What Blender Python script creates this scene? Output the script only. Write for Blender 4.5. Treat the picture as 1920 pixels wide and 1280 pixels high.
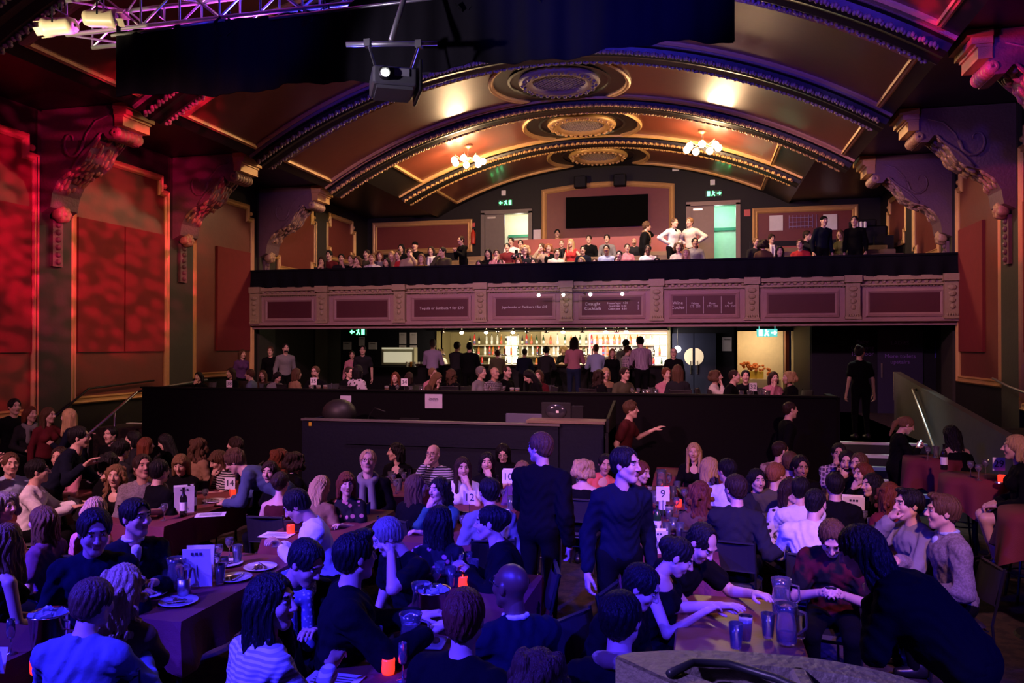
import bpy, math, random
import numpy as np
from mathutils import Matrix, Vector
for _o in list(bpy.data.objects): bpy.data.objects.remove(_o)
SC = bpy.context.scene; COL = SC.collection
PI = math.pi
def R(d): return math.radians(d)

# ---------------------------------------------------------------- camera
FPX, YAW, PITCH = 1460.0, R(13.5), R(0.39)
CAMZ = 2.55
cd = bpy.data.cameras.new('camera'); cam = bpy.data.objects.new('camera', cd); COL.objects.link(cam)
cam.location = (0, 0, CAMZ); cam.rotation_euler = (PI/2 + PITCH, 0, YAW)
cd.sensor_width = 36; cd.lens = FPX/1920*36; cd.clip_start = .05; cd.clip_end = 200
SC.camera = cam
SC.view_settings.view_transform = 'Standard'; SC.view_settings.look = 'None'
SC.view_settings.gamma = 1; SC.view_settings.use_curve_mapping = False
SC.view_settings.exposure = 0.0
_f = Vector((-math.sin(YAW)*math.cos(PITCH), math.cos(YAW)*math.cos(PITCH), math.sin(PITCH)))
_r = Vector((math.cos(YAW), math.sin(YAW), 0)); _u = _r.cross(_f)
def ray(px, py): return _f + _r*((px-960)/FPX) - _u*((py-640)/FPX)
def at(px, py, X=None, Y=None, Z=None):
    d = ray(px, py); c = Vector((0, 0, CAMZ))
    t = X/d.x if X is not None else Y/d.y if Y is not None else (Z-CAMZ)/d.z
    return c + d*t

# ---------------------------------------------------------------- world and lights
w = bpy.data.worlds.new('world'); SC.world = w; w.use_nodes = True
w.node_tree.nodes['Background'].inputs[0].default_value = (.35, .22, .5, 1)
w.node_tree.nodes['Background'].inputs[1].default_value = .008
def aim(o, tgt): o.rotation_euler = (Vector(tgt)-o.location).to_track_quat('-Z', 'Y').to_euler()
def spot(name, loc, tgt, col, power, ang=50, blend=.5, size=.12, gobo=None):
    l = bpy.data.lights.new(name, 'SPOT'); l.color = col; l.energy = power; l.spot_size = R(ang); l.spot_blend = blend
    l.shadow_soft_size = size; o = bpy.data.objects.new(name, l); o.location = loc; aim(o, tgt); COL.objects.link(o)
    if gobo:
        l.use_nodes = True; nt = l.node_tree; em = nt.nodes['Emission']
        tc = nt.nodes.new('ShaderNodeTexCoord'); mp = nt.nodes.new('ShaderNodeMapping'); vo = nt.nodes.new('ShaderNodeTexVoronoi')
        vo.feature = 'SMOOTH_F1'; vo.inputs['Scale'].default_value = gobo
        cr = nt.nodes.new('ShaderNodeValToRGB'); cr.color_ramp.elements[0].position = .3; cr.color_ramp.elements[1].position = .55
        cr.color_ramp.elements[0].color = (1, 1, 1, 1); cr.color_ramp.elements[1].color = (.12, .12, .12, 1)
        mp.inputs['Scale'].default_value = (1, 1.6, 1)
        nt.links.new(tc.outputs['Normal'], mp.inputs[0]); nt.links.new(mp.outputs[0], vo.inputs['Vector'])
        nt.links.new(vo.outputs['Distance'], cr.inputs[0]); nt.links.new(cr.outputs[0], em.inputs['Strength'])
    return o
def point(name, loc, col, power, size=.1):
    l = bpy.data.lights.new(name, 'POINT'); l.color = col; l.energy = power; l.shadow_soft_size = size
    o = bpy.data.objects.new(name, l); o.location = loc; COL.objects.link(o); return o
def area(name, loc, tgt, col, power, sx, sy):
    l = bpy.data.lights.new(name, 'AREA'); l.shape = 'RECTANGLE'; l.size = sx; l.size_y = sy; l.color = col; l.energy = power
    o = bpy.data.objects.new(name, l); o.location = loc; aim(o, tgt); COL.objects.link(o); return o
BLUE = (.035, .02, 1); WARM = (1, .55, .25); ROSE = (1, .38, .55); RED = (1, .012, .14)
spot('stage_blue_left', (-8.0, .5, 5.6), (-4.0, 4.6, 1), BLUE, 9800, 48, .9)
spot('stage_blue_centre', (-3.5, -1.0, 6.2), (-1.7, 4.6, .9), BLUE, 10500, 36, .9)
spot('stage_blue_right', (3.8, -.6, 6.2), (.3, 5.4, .9), BLUE, 6200, 34, .9)
spot('stage_blue_mid', (-6.0, 1.0, 6.6), (-.2, 8.2, .9), BLUE, 1700, 34, .9)
spot('stage_rose_wash_left', (-7.5, .8, 6.6), (-5.2, 9.6, .8), ROSE, 3200, 54, .8, .15)
spot('stage_rose_wash_right', (2.2, .5, 6.6), (.3, 9.8, .8), ROSE, 3000, 42, .8, .15)
spot('mauve_wash_left', (-5.0, 9.2, 6.5), (-7.6, 19, 3.6), (1, .45, .6), 1500, 52, .5, .2)
spot('mauve_wash_right', (-1.2, 9.2, 6.5), (1.6, 19, 3.6), (1, .42, .65), 1500, 52, .5, .2)
spot('rose_wash_platform', (-3.2, 9.1, 6.6), (-3.6, 15.2, 1.8), (1, .45, .62), 800, 84, .6, .2)
spot('stage_rose_far_left', (-7.5, .8, 6.6), (-9.8, 10.8, 1.2), ROSE, 1300, 34, .8, .15)
spot('stage_violet_near', (-2.2, .9, 3.6), (.1, 2.3, 1.5), (.42, .26, 1), 480, 34, .6, .1)
spot('red_gobo_left', (-3.2, 9.2, 6.0), (-11.9, 13.2, 5.3), RED, 3600, 38, .4, .02, 30)
spot('red_gobo_far_left', (-4.0, 8.9, 5.8), (-11.9, 10.6, 3.8), RED, 1900, 34, .4, .02, 30)
spot('red_gobo_right', (-1.6, 9.0, 6.1), (4.6, 11.7, 6.3), RED, 2400, 26, .35, .02, 22)
spot('violet_bracket_right', (-1.0, 8.9, 6.0), (4.8, 13.6, 5.8), (.35, .14, 1), 230, 60, .6, .1)
spot('red_far_right', (-1.0, 9.2, 6.0), (5.6, 15.9, 4.9), RED, 700, 12, .3, .02)
spot('house_warm_floor_right', (2.2, 12.4, 8.0), (.8, 8.4, .8), (1, .55, .32), 2100, 40, .7, .12)
spot('house_warm_floor_left', (-6.8, 12.4, 8.0), (-4.6, 8.3, .8), (1, .42, .35), 800, 46, .7, .12)
spot('warm_pool_bottles', (.9, 12.4, 8.0), (-.25, 8.6, .8), (1, .5, .22), 2200, 17, .6, .1)
spot('warm_pool_menu_table', (2.6, 12.6, 7.6), (1.5, 8.9, .8), (1, .52, .26), 1500, 18, .6, .1)
spot('warm_pool_near_table', (1.6, 9.4, 7.8), (.25, 4.9, .75), (1, .45, .22), 1500, 15, .6, .1)
spot('added_steps_fill', (2.6, 16.5, 6.0), (2.95, 13.4, .5), (.85, 1, .95), 520, 24, .5, .1)  # added pale spot in free air that brightens the right stairs
spot('wall_warm_left', (-6.5, 10.4, 7.2), (-11.9, 15.0, 3.4), (1, .5, .2), 520, 46, .6, .2)
spot('wall_warm_right', (1.0, 14.4, 7.0), (5.6, 17.4, 4.0), (1, .45, .25), 380, 52, .6, .2)
spot('truss_blue', (-4.6, 9.3, 5.4), (-4.4, 8.2, 6.7), (.07, .05, 1), 1500, 120, .6, .06)
spot('truss_blue_right', (-2.2, 9.2, 5.6), (-2.4, 8.2, 6.7), (.05, .04, 1), 1300, 120, .6, .06)
spot('drape_blue', (-.4, 4.2, 4.9), (-.9, 7.8, 6.3), (.03, .02, 1), 800, 44, .9, .1)
spot('drape_blue_left', (-4.0, 4.6, 5.2), (-4.9, 7.8, 6.2), (.04, .03, 1), 160, 34, .9, .1)
spot('added_projector_fill', (-4.4, 4.6, 4.7), (-2.9, 7.1, 5.4), (.85, .68, 1), 300, 38, .5, .05)  # added spot shining on the projector and its pole, not the projector's own beam
spot('truss_lilac', (-6.6, 9.2, 5.7), (-6.4, 8.2, 6.7), (.8, .07, .9), 900, 100, .6, .06)
spot('added_cream_lamp_fill', (-7.9, 7.0, 5.6), (-7.2, 8.0, 6.4), (1, .8, .5), 170, 60, .6, .06)  # added unseen spot that lights the cream lamp housings from below
spot('rib_blue', (-2.4, 9.4, 6.9), (-2.4, 13.6, 9.4), (.05, .03, 1), 1100, 110, .4, .1)
spot('rib_blue_right', (2.0, 8.6, 6.9), (2.6, 12.4, 8.2), (.1, .03, 1), 350, 80, .4, .1)
# ---------------------------------------------------------------- materials
MATS = {}
def mat(name, col=(.5, .5, .5), rough=.65, metal=0, bump=None, emit=None, pat=None, coat=0, spec=.5, alpha=None, trans=0, var=.12):
    if name in MATS: return MATS[name]
    m = bpy.data.materials.new(name); m.use_nodes = True; nt = m.node_tree; b = nt.nodes['Principled BSDF']
    N = nt.nodes.new; L = nt.links.new
    b.inputs['Roughness'].default_value = rough; b.inputs['Metallic'].default_value = metal
    b.inputs['Coat Weight'].default_value = coat; b.inputs['Coat Roughness'].default_value = .12
    b.inputs['Specular IOR Level'].default_value = spec
    if trans: b.inputs['Transmission Weight'].default_value = trans; b.inputs['IOR'].default_value = 1.3
    c4 = tuple(col)+(1,)
    b.inputs['Base Color'].default_value = c4
    tc = N('ShaderNodeTexCoord')
    if pat:
        kind, c2, sc = pat; c2 = tuple(c2)+(1,)
        mx = N('ShaderNodeMix'); mx.data_type = 'RGBA'; mx.inputs['A'].default_value = c4; mx.inputs['B'].default_value = c2
        cr = N('ShaderNodeValToRGB'); cr.color_ramp.elements[0].position = .45; cr.color_ramp.elements[1].position = .55
        if kind in ('stripe', 'vstripe'):
            t = N('ShaderNodeTexWave'); t.bands_direction = 'Z' if kind == 'stripe' else 'X'; t.inputs['Scale'].default_value = sc; t.inputs['Distortion'].default_value = .6
            L(tc.outputs['Object'], t.inputs[0]); L(t.outputs['Fac'], cr.inputs[0])
        elif kind == 'plaid':
            t = N('ShaderNodeTexWave'); t.bands_direction = 'Z'; t.inputs['Scale'].default_value = sc
            t2 = N('ShaderNodeTexWave'); t2.bands_direction = 'X'; t2.inputs['Scale'].default_value = sc
            L(tc.outputs['Object'], t.inputs[0]); L(tc.outputs['Object'], t2.inputs[0])
            mm = N('ShaderNodeMath'); mm.operation = 'MAXIMUM'; L(t.outputs['Fac'], mm.inputs[0]); L(t2.outputs['Fac'], mm.inputs[1]); L(mm.outputs[0], cr.inputs[0])
            cr.color_ramp.elements[0].position = .75; cr.color_ramp.elements[1].position = .85
        elif kind == 'noise':
            t = N('ShaderNodeTexNoise'); t.inputs['Scale'].default_value = sc; t.inputs['Detail'].default_value = 5
            L(tc.outputs['Object'], t.inputs[0]); L(t.outputs['Fac'], cr.inputs[0])
        else:
            t = N('ShaderNodeTexVoronoi'); t.inputs['Scale'].default_value = sc
            L(tc.outputs['Object'], t.inputs[0]); L(t.outputs['Distance'], cr.inputs[0])
            cr.color_ramp.elements[0].color = (1, 1, 1, 1); cr.color_ramp.elements[1].color = (0, 0, 0, 1)
            cr.color_ramp.elements[0].position = .28; cr.color_ramp.elements[1].position = .34
        L(cr.outputs[0], mx.inputs['Factor']); L(mx.outputs['Result'], b.inputs['Base Color'])
    elif var:
        t = N('ShaderNodeTexNoise'); t.inputs['Scale'].default_value = 7; t.inputs['Detail'].default_value = 4
        mx = N('ShaderNodeMix'); mx.data_type = 'RGBA'
        mx.inputs['A'].default_value = tuple(c*(1-var) for c in col)+(1,); mx.inputs['B'].default_value = tuple(min(1, c*(1+var)) for c in col)+(1,)
        L(tc.outputs['Object'], t.inputs[0]); L(t.outputs['Fac'], mx.inputs['Factor']); L(mx.outputs['Result'], b.inputs['Base Color'])
    if bump:
        n = N('ShaderNodeTexNoise'); n.inputs['Scale'].default_value = bump[0]; n.inputs['Detail'].default_value = 3
        if len(bump) > 2:
            mp = N('ShaderNodeMapping'); mp.inputs['Scale'].default_value = bump[2]
            L(tc.outputs['Object'], mp.inputs[0]); L(mp.outputs[0], n.inputs[0])
        else: L(tc.outputs['Object'], n.inputs[0])
        bp = N('ShaderNodeBump'); bp.inputs['Strength'].default_value = bump[1]; bp.inputs['Distance'].default_value = .02
        L(n.outputs['Fac'], bp.inputs['Height']); L(bp.outputs[0], b.inputs['Normal'])
    if emit:
        b.inputs['Emission Color'].default_value = tuple(emit[0])+(1,); b.inputs['Emission Strength'].default_value = emit[1]
    MATS[name] = m; return m
M_black = mat('black_paint', (.005, .0045, .006), .6, bump=(30, .1), spec=.25)
M_blackwall = mat('black_wall_paint', (.015, .013, .012), .6, bump=(18, .15), spec=.25)
M_pil = mat('pilaster_grey_paint', (.04, .035, .028), .6, bump=(14, .15))
M_red = mat('oxblood_wall_paint', (.17, .034, .024), .5, bump=(14, .12))
M_redb = mat('crimson_acoustic_fabric', (.21, .018, .022), .85, bump=(120, .3))
M_vault = mat('brown_gloss_vault_paint', (.15, .035, .018), .38, bump=(5, .06), coat=.3)
M_vdark = mat('black_gloss_vault_paint', (.012, .01, .009), .4, bump=(9, .1))
M_gold = mat('gold_paint', (.62, .37, .14), .42, metal=.25, bump=(60, .3))
M_plast = mat('painted_plaster_ornament', (.30, .21, .19), .5, bump=(45, .6))
M_fasc = mat('mauve_plaster', (.34, .20, .20), .6, bump=(50, .35))
M_board = mat('oxblood_board', (.075, .012, .02), .6)
M_chalk = mat('chalk', (.7, .66, .68), .9)
M_metal = mat('chrome', (.75, .75, .77), .18, 1)
M_steel = mat('brushed_steel', (.55, .55, .56), .35, 1)
M_blackmetal = mat('black_metal', (.02, .02, .022), .4, .4)
M_carpet = mat('dark_patterned_carpet', (.018, .012, .012), .95, pat=('noise', (.045, .027, .02), 9), bump=(80, .4))
M_wood = mat('brown_table_wood', (.22, .075, .035), .4, bump=(9, .1, (1, 8, 1)))
M_cloth = mat('brick_red_tablecloth', (.15, .022, .024), .8, bump=(160, .25))
M_cloth2 = mat('burgundy_tablecloth', (.14, .016, .024), .8, bump=(160, .25))
M_white = mat('white_paper', (.8, .78, .78), .7)
M_ink = mat('dark_ink', (.03, .03, .05), .7)
M_china = mat('white_china', (.8, .8, .8), .2, coat=.4)
M_glass = mat('clear_glass', (.85, .87, .9), .05, trans=.94, var=0, coat=1)
M_beer = mat('amber_beer', (.55, .2, .03), .2, trans=.5)
M_stout = mat('dark_beer', (.06, .02, .01), .15)
M_foam = mat('beer_foam', (.85, .78, .65), .8)
M_green = mat('green_bottle_glass', (.015, .05, .015), .08, coat=.5)
M_bglass = mat('dark_bottle_glass', (.012, .01, .012), .08, coat=.5)
M_skirt = mat('leatherette', (.02, .018, .02), .5)
# ---------------------------------------------------------------- mesh helpers
class MB:
    def __init__(s): s.v = []; s.f = []; s.m = []; s.k = 0
    def add(s, V, F):
        o = len(s.v); s.v += [tuple(p) for p in V]; s.f += [tuple(i+o for i in f) for f in F]; s.m += [s.k]*len(F); return s
    def box(s, c, d, rz=0, M=None):
        x, y, z = d[0]/2, d[1]/2, d[2]/2; V = [Vector((i*x, j*y, k*z)) for i in (-1, 1) for j in (-1, 1) for k in (-1, 1)]
        rm = M if M is not None else Matrix.Rotation(rz, 3, 'Z')
        return s.add([rm @ p + Vector(c) for p in V], [(0, 1, 3, 2), (4, 6, 7, 5), (0, 4, 5, 1), (2, 3, 7, 6), (0, 2, 6, 4), (1, 5, 7, 3)])
    def rbox(s, c, d, r=.02, rz=0, n=4):       # vertical-edge rounded box
        x, y, z = d[0]/2, d[1]/2, d[2]/2; pts = []
        for (sx, sy, a0) in ((1, 1, 0), (-1, 1, 90), (-1, -1, 180), (1, -1, 270)):
            for i in range(n+1):
                a = R(a0+90*i/n); pts.append((sx*(x-r)+r*math.cos(a), sy*(y-r)+r*math.sin(a)))
        rm = Matrix.Rotation(rz, 3, 'Z'); V = []
        lv = ((-z, r*.5), (-z+r*.5, 0), (z-r*.5, 0), (z, r*.5))
        for (h, ins) in lv:
            for p in pts: V.append(rm @ Vector((p[0]*(1-ins/x), p[1]*(1-ins/y), h)) + Vector(c))
        m = len(pts); F = [(l*m+i, l*m+(i+1) % m, (l+1)*m+(i+1) % m, (l+1)*m+i) for l in range(3) for i in range(m)]
        F += [tuple(range(m))[::-1], tuple(range(3*m, 4*m))]; return s.add(V, F)
    def tube(s, pts, r, n=8, cap=True):
        pts = [Vector(p) for p in pts]; rs = r if isinstance(r, (list, tuple)) else [r]*len(pts); V = []; F = []
        t0 = (pts[1]-pts[0]).normalized(); up = Vector((0, 0, 1)) if abs(t0.z) < .9 else Vector((1, 0, 0)); nx = t0.cross(up).normalized()
        for i, p in enumerate(pts):
            t = (pts[min(i+1, len(pts)-1)]-pts[max(i-1, 0)]).normalized(); nx = (nx-t*nx.dot(t)).normalized(); b = t.cross(nx)
            for j in range(n): a = 2*PI*j/n; V.append(p+(nx*math.cos(a)+b*math.sin(a))*rs[i])
        for i in range(len(pts)-1):
            for j in range(n): F.append((i*n+j, i*n+(j+1) % n, (i+1)*n+(j+1) % n, (i+1)*n+j))
        if cap: F += [tuple(range(n))[::-1], tuple(range((len(pts)-1)*n, len(pts)*n))]
        return s.add(V, F)
    def lathe(s, prof, n=16, c=(0, 0, 0), M=None):
        V = []; F = []; c = Vector(c)
        for (r, z) in prof:
            for j in range(n):
                a = 2*PI*j/n; p = Vector((max(r, 1e-4)*math.cos(a), max(r, 1e-4)*math.sin(a), z)); V.append((M @ p if M is not None else p)+c)
        for i in range(len(prof)-1):
            for j in range(n): F.append((i*n+j, i*n+(j+1) % n, (i+1)*n+(j+1) % n, (i+1)*n+j))
        return s.add(V, F)
    def sph(s, c, r, n=8, m=6):
        r = r if isinstance(r, (tuple, list)) else (r, r, r)
        V = [Vector(c)+Vector((0, 0, -r[2]))]; F = []
        for i in range(1, m):
            ph = -PI/2+PI*i/m
            for j in range(n): a = 2*PI*j/n; V.append(Vector(c)+Vector((r[0]*math.cos(ph)*math.cos(a), r[1]*math.cos(ph)*math.sin(a), r[2]*math.sin(ph))))
        V.append(Vector(c)+Vector((0, 0, r[2]))); t = len(V)-1
        for j in range(n): F.append((0, 1+(j+1) % n, 1+j)); F.append((t, t-n+j, t-n+(j+1) % n))
        for i in range(m-2):
            for j in range(n): F.append((1+i*n+j, 1+i*n+(j+1) % n, 1+(i+1)*n+(j+1) % n, 1+(i+1)*n+j))
        return s.add(V, F)
    def prism(s, poly, mapf, h0, h1):          # closed 2D polygon, mapf(a,b,h)
        n = len(poly); V = [mapf(a, b, h) for h in (h0, h1) for (a, b) in poly]
        return s.add(V, [tuple(range(n)), tuple(range(n, 2*n))[::-1]] + [(i, (i+1) % n, n+(i+1) % n, n+i) for i in range(n)])
    def mould(s, pts, prof, mapf, closed=True):  # sweep profile (offset,height) along 2D path with mitres
        n = len(pts); V = []; P = [Vector((a, b)) for a, b in pts]; k = len(prof)
        for i in range(n):
            a = P[i-1] if (closed or i > 0) else None; c = P[(i+1) % n] if (closed or i < n-1) else None
            d1 = (P[i]-a).normalized() if a is not None else None; d2 = (c-P[i]).normalized() if c is not None else None
            if d1 is None: d1 = d2
            if d2 is None: d2 = d1
            n1 = Vector((-d1.y, d1.x)); n2 = Vector((-d2.y, d2.x)); mm = (n1+n2); mm = mm/max(.3, mm.dot(n1)) if mm.length > 1e-6 else n1
            for (o, h) in prof: q = P[i]+mm*o; V.append(mapf(q.x, q.y, h))
        F = []
        for i in range(n if closed else n-1):
            for j in range(k-1): F.append((i*k+j, i*k+j+1, ((i+1) % n)*k+j+1, ((i+1) % n)*k+j))
        return s.add(V, F)
    def grid(s, fn, nu, nv):
        V = [fn(i/nu, j/nv) for i in range(nu+1) for j in range(nv+1)]
        return s.add(V, [(i*(nv+1)+j, (i+1)*(nv+1)+j, (i+1)*(nv+1)+j+1, i*(nv+1)+j+1) for i in range(nu) for j in range(nv)])
    def build(s, name, mats, parent=None, smooth=False, fix=True):
        me = bpy.data.meshes.new(name); me.from_pydata([tuple(p) for p in s.v], [], s.f)
        mats = mats if isinstance(mats, (list, tuple)) else [mats]
        for m in mats: me.materials.append(m)
        if len(mats) > 1: me.polygons.foreach_set('material_index', s.m)
        if fix:
            import bmesh
            bm = bmesh.new(); bm.from_mesh(me); bmesh.ops.recalc_face_normals(bm, faces=bm.faces); bm.to_mesh(me); bm.free()
        if smooth: me.polygons.foreach_set('use_smooth', [True]*len(me.polygons))
        me.update()
        o = bpy.data.objects.new(name, me); COL.objects.link(o)
        if parent is not None: o.parent = parent
        return o
def tag(o, label=None, cat=None, group=None, kind=None):
    if label: o['label'] = label
    if cat: o['category'] = cat
    if group: o['group'] = group
    if kind: o['kind'] = kind
    return o
def struct(o): o['kind'] = 'structure'; return o
def empty(name, loc=(0, 0, 0), rz=0):
    o = bpy.data.objects.new(name, None); o.location = loc; o.rotation_euler = (0, 0, rz); o.empty_display_size = .1; COL.objects.link(o); return o
def thing(name, label, cat, loc=(0, 0, 0), rz=0, group=None): return tag(empty(name, loc, rz), label, cat, group)
def dup(root, loc=None, rz=None, label=None, group=None):
    def cp(o, par):
        c = o.copy(); COL.objects.link(c); c.parent = par
        for ch in kids.get(o, []): cp(ch, c)
        return c
    kids = {}
    def walk(o):
        kids[o] = list(o.children)
        for ch in o.children: walk(ch)
    walk(root); r = cp(root, None)
    if loc is not None: r.location = loc
    if rz is not None: r.rotation_euler = (0, 0, rz)
    if label: r['label'] = label
    if group: r['group'] = group
    return r
def once(maker):
    st = {}
    def place(loc, rz=0, label=None, group=None, key=0):
        if key not in st: st[key] = o = maker(key) if key != 0 else maker(); o.location = loc; o.rotation_euler = (0, 0, rz)
        else: o = dup(st[key], loc, rz)
        if label: o['label'] = label
        if group: o['group'] = group
        return o
    return place
def text(name, s, size, loc, rot, m, parent=None, depth=.002, align='CENTER'):
    cu = bpy.data.curves.new(name, 'FONT'); cu.body = s; cu.size = size; cu.extrude = depth; cu.align_x = align; cu.align_y = 'CENTER'; cu.resolution_u = 2
    t = bpy.data.objects.new(name, cu); me = bpy.data.meshes.new_from_object(t); bpy.data.objects.remove(t); bpy.data.curves.remove(cu)
    me.materials.clear(); me.materials.append(m)
    o = bpy.data.objects.new(name, me); COL.objects.link(o); o.location = loc; o.rotation_euler = rot
    if parent is not None: o.parent = parent
    return o
FRONT = (PI/2, 0, 0)     # text that faces the stage (-Y)
_o1 = ('', 'first', 'second', 'third', 'fourth', 'fifth', 'sixth', 'seventh', 'eighth', 'ninth', 'tenth', 'eleventh', 'twelfth', 'thirteenth', 'fourteenth', 'fifteenth', 'sixteenth', 'seventeenth', 'eighteenth', 'nineteenth', 'twentieth')
def nth(i): return _o1[i] if i <= 20 else ('twenty ' if i < 30 else 'thirtieth' if i == 30 else 'thirty ')+(_o1[i % 10] if i != 30 else '') if i < 40 else 'fortieth '+(_o1[i-40] if i > 40 else '')
# ---------------------------------------------------------------- implicit surfaces
def surfnet(F, org, h):
    S = F < 0; sh = np.array(F.shape)-1
    cnt = np.zeros(sh, np.int8); pos = np.zeros(tuple(sh)+(3,), np.float32); ec = np.zeros(sh, np.float32)
    def sl(i, j, k): return (slice(i, i+sh[0]), slice(j, j+sh[1]), slice(k, k+sh[2]))
    for i in (0, 1):
        for j in (0, 1):
            for k in (0, 1): cnt += S[sl(i, j, k)]
    act = (cnt > 0) & (cnt < 8); ai = np.argwhere(act)
    if len(ai) == 0: return np.zeros((0, 3), np.float32), np.zeros((0, 4), np.int64)
    P = np.zeros((len(ai), 3), np.float32); C = np.zeros(len(ai), np.float32)
    for ax in range(3):
        o1, o2 = [a for a in range(3) if a != ax]
        for a in (0, 1):
            for b in (0, 1):
                c0 = [0, 0, 0]; c0[o1] = a; c0[o2] = b; c1 = list(c0); c1[ax] = 1
                i0 = ai+np.array(c0); i1 = ai+np.array(c1)
                f0 = F[i0[:, 0], i0[:, 1], i0[:, 2]]; f1 = F[i1[:, 0], i1[:, 1], i1[:, 2]]
                m = (f0 < 0) != (f1 < 0); t = np.where(m, f0/np.where(m, f0-f1, 1), 0)
                q = np.array(c0, np.float32)[None, :].repeat(len(ai), 0); q[:, ax] = t
                P += q*m[:, None]; C += m
    V = (ai+P/C[:, None])*h+np.array(org)
    idx = -np.ones(sh, np.int64); idx[ai[:, 0], ai[:, 1], ai[:, 2]] = np.arange(len(ai))
    Q = []
    for ax in range(3):
        o1, o2 = (ax+1) % 3, (ax+2) % 3
        a = [slice(1, -1)]*3; a[ax] = slice(0, -1); b = [slice(1, -1)]*3; b[ax] = slice(1, None)
        s0 = S[tuple(a)]; s1 = S[tuple(b)]
        for sgn, mk in ((1, s0 & ~s1), (-1, ~s0 & s1)):
            e = np.argwhere(mk); 
            if len(e) == 0: continue
            off = np.array([1, 1, 1]); off[ax] = 0; e = e+off
            c = []
            for (da, db) in ((-1, -1), (0, -1), (0, 0), (-1, 0)):
                q = e.copy(); q[:, o1] += da; q[:, o2] += db; c.append(idx[q[:, 0], q[:, 1], q[:, 2]])
            q4 = np.stack(c, 1); Q.append(q4 if sgn > 0 else q4[:, ::-1])
    return V.astype(np.float32), np.concatenate(Q)
class Field:
    def __init__(s): s.p = []
    def cap(s, a, b, ra, rb=None, k=.03, op='+'):
        rb = ra if rb is None else rb; a = np.array(a, float); b = np.array(b, float)
        r = max(ra, rb)+k+.01; s.p.append(('c', (a, b, ra, rb), np.minimum(a, b)-r, np.maximum(a, b)+r, k, op)); return s
    def ell(s, c, r, k=.03, rot=None, op='+'):
        c = np.array(c, float); r = np.array(r, float); R3 = np.eye(3) if rot is None else np.array(rot)[:3, :3]
        e = np.sqrt(((R3*r[None, :])**2).sum(1))+k+.012; s.p.append(('e', (c, r, R3), c-e, c+e, k, op)); return s
    def mesh(s, h, disp=None, lo=None, hi=None):
        ad = [q for q in s.p if q[5] == '+']
        L = np.min([q[2] for q in ad], 0)-h*2; H = np.max([q[3] for q in ad], 0)+h*2
        if lo is not None: L = np.maximum(L, lo)
        if hi is not None: H = np.minimum(H, hi)
        n = np.ceil((H-L)/h).astype(int)+1; ax = [L[i]+h*np.arange(n[i]) for i in range(3)]
        F = np.full(n, .2, np.float32)
        for kind, par, lo_, hi_, k, op in s.p:
            i0 = np.clip(((lo_-L)/h).astype(int), 0, n-1); i1 = np.clip(((hi_-L)/h).astype(int)+2, 1, n)
            if (i1 <= i0).any(): continue
            sl = tuple(slice(i0[i], i1[i]) for i in range(3))
            x = ax[0][sl[0]][:, None, None]; y = ax[1][sl[1]][None, :, None]; z = ax[2][sl[2]][None, None, :]
            if kind == 'c':
                a, b, ra, rb = par; d = b-a; bb = max(1e-9, (d*d).sum())
                t = np.clip(((x-a[0])*d[0]+(y-a[1])*d[1]+(z-a[2])*d[2])/bb, 0, 1)
                D = np.sqrt((x-a[0]-t*d[0])**2+(y-a[1]-t*d[1])**2+(z-a[2]-t*d[2])**2)-(ra+(rb-ra)*t)
            else:
                c, r, R3 = par; X, Y, Z = x-c[0], y-c[1], z-c[2]
                q = [(X*R3[0, i]+Y*R3[1, i]+Z*R3[2, i])/r[i] for i in range(3)]
                k0 = np.sqrt(q[0]**2+q[1]**2+q[2]**2)+1e-6; k1 = np.sqrt((q[0]/r[0])**2+(q[1]/r[1])**2+(q[2]/r[2])**2)+1e-6
                D = k0*(k0-1)/k1
            G = F[sl]
            if op == '+':
                hh = np.clip(.5+.5*(G-D)/k, 0, 1); F[sl] = G*(1-hh)+D*hh-k*hh*(1-hh)
            else:
                hh = np.clip(.5-.5*(G+D)/k, 0, 1); F[sl] = G*(1-hh)-D*hh+k*hh*(1-hh)
        if disp is not None: F = F+disp(ax[0][:, None, None], ax[1][None, :, None], ax[2][None, None, :])
        F[0] = F[-1] = .1; F[:, 0] = F[:, -1] = .1; F[:, :, 0] = F[:, :, -1] = .1
        return surfnet(F, L, h)
def cat(parts):       # parts: (V,Q,M)
    V = []; Q = []; Mi = []; o = 0
    for v, q, m in parts:
        V.append(v); Q.append(q+o); Mi.append(m if isinstance(m, np.ndarray) else np.full(len(q), m, np.int32)); o += len(v)
    return np.concatenate(V), np.concatenate(Q), np.concatenate(Mi)
def qmesh(name, V, Q, mi, mats, parent=None):
    me = bpy.data.meshes.new(name); me.vertices.add(len(V)); me.vertices.foreach_set('co', np.ascontiguousarray(V, np.float32).ravel())
    me.loops.add(len(Q)*4); me.loops.foreach_set('vertex_index', Q.ravel().astype(np.int32)); me.polygons.add(len(Q))
    me.polygons.foreach_set('loop_start', np.arange(0, len(Q)*4, 4, dtype=np.int32))
    for m in mats: me.materials.append(m)
    if mi is not None: me.polygons.foreach_set('material_index', mi.astype(np.int32))
    me.polygons.foreach_set('use_smooth', np.ones(len(Q), bool)); me.update(calc_edges=True)
    o = bpy.data.objects.new(name, me); COL.objects.link(o)
    if parent is not None: o.parent = parent
    return o
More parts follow.
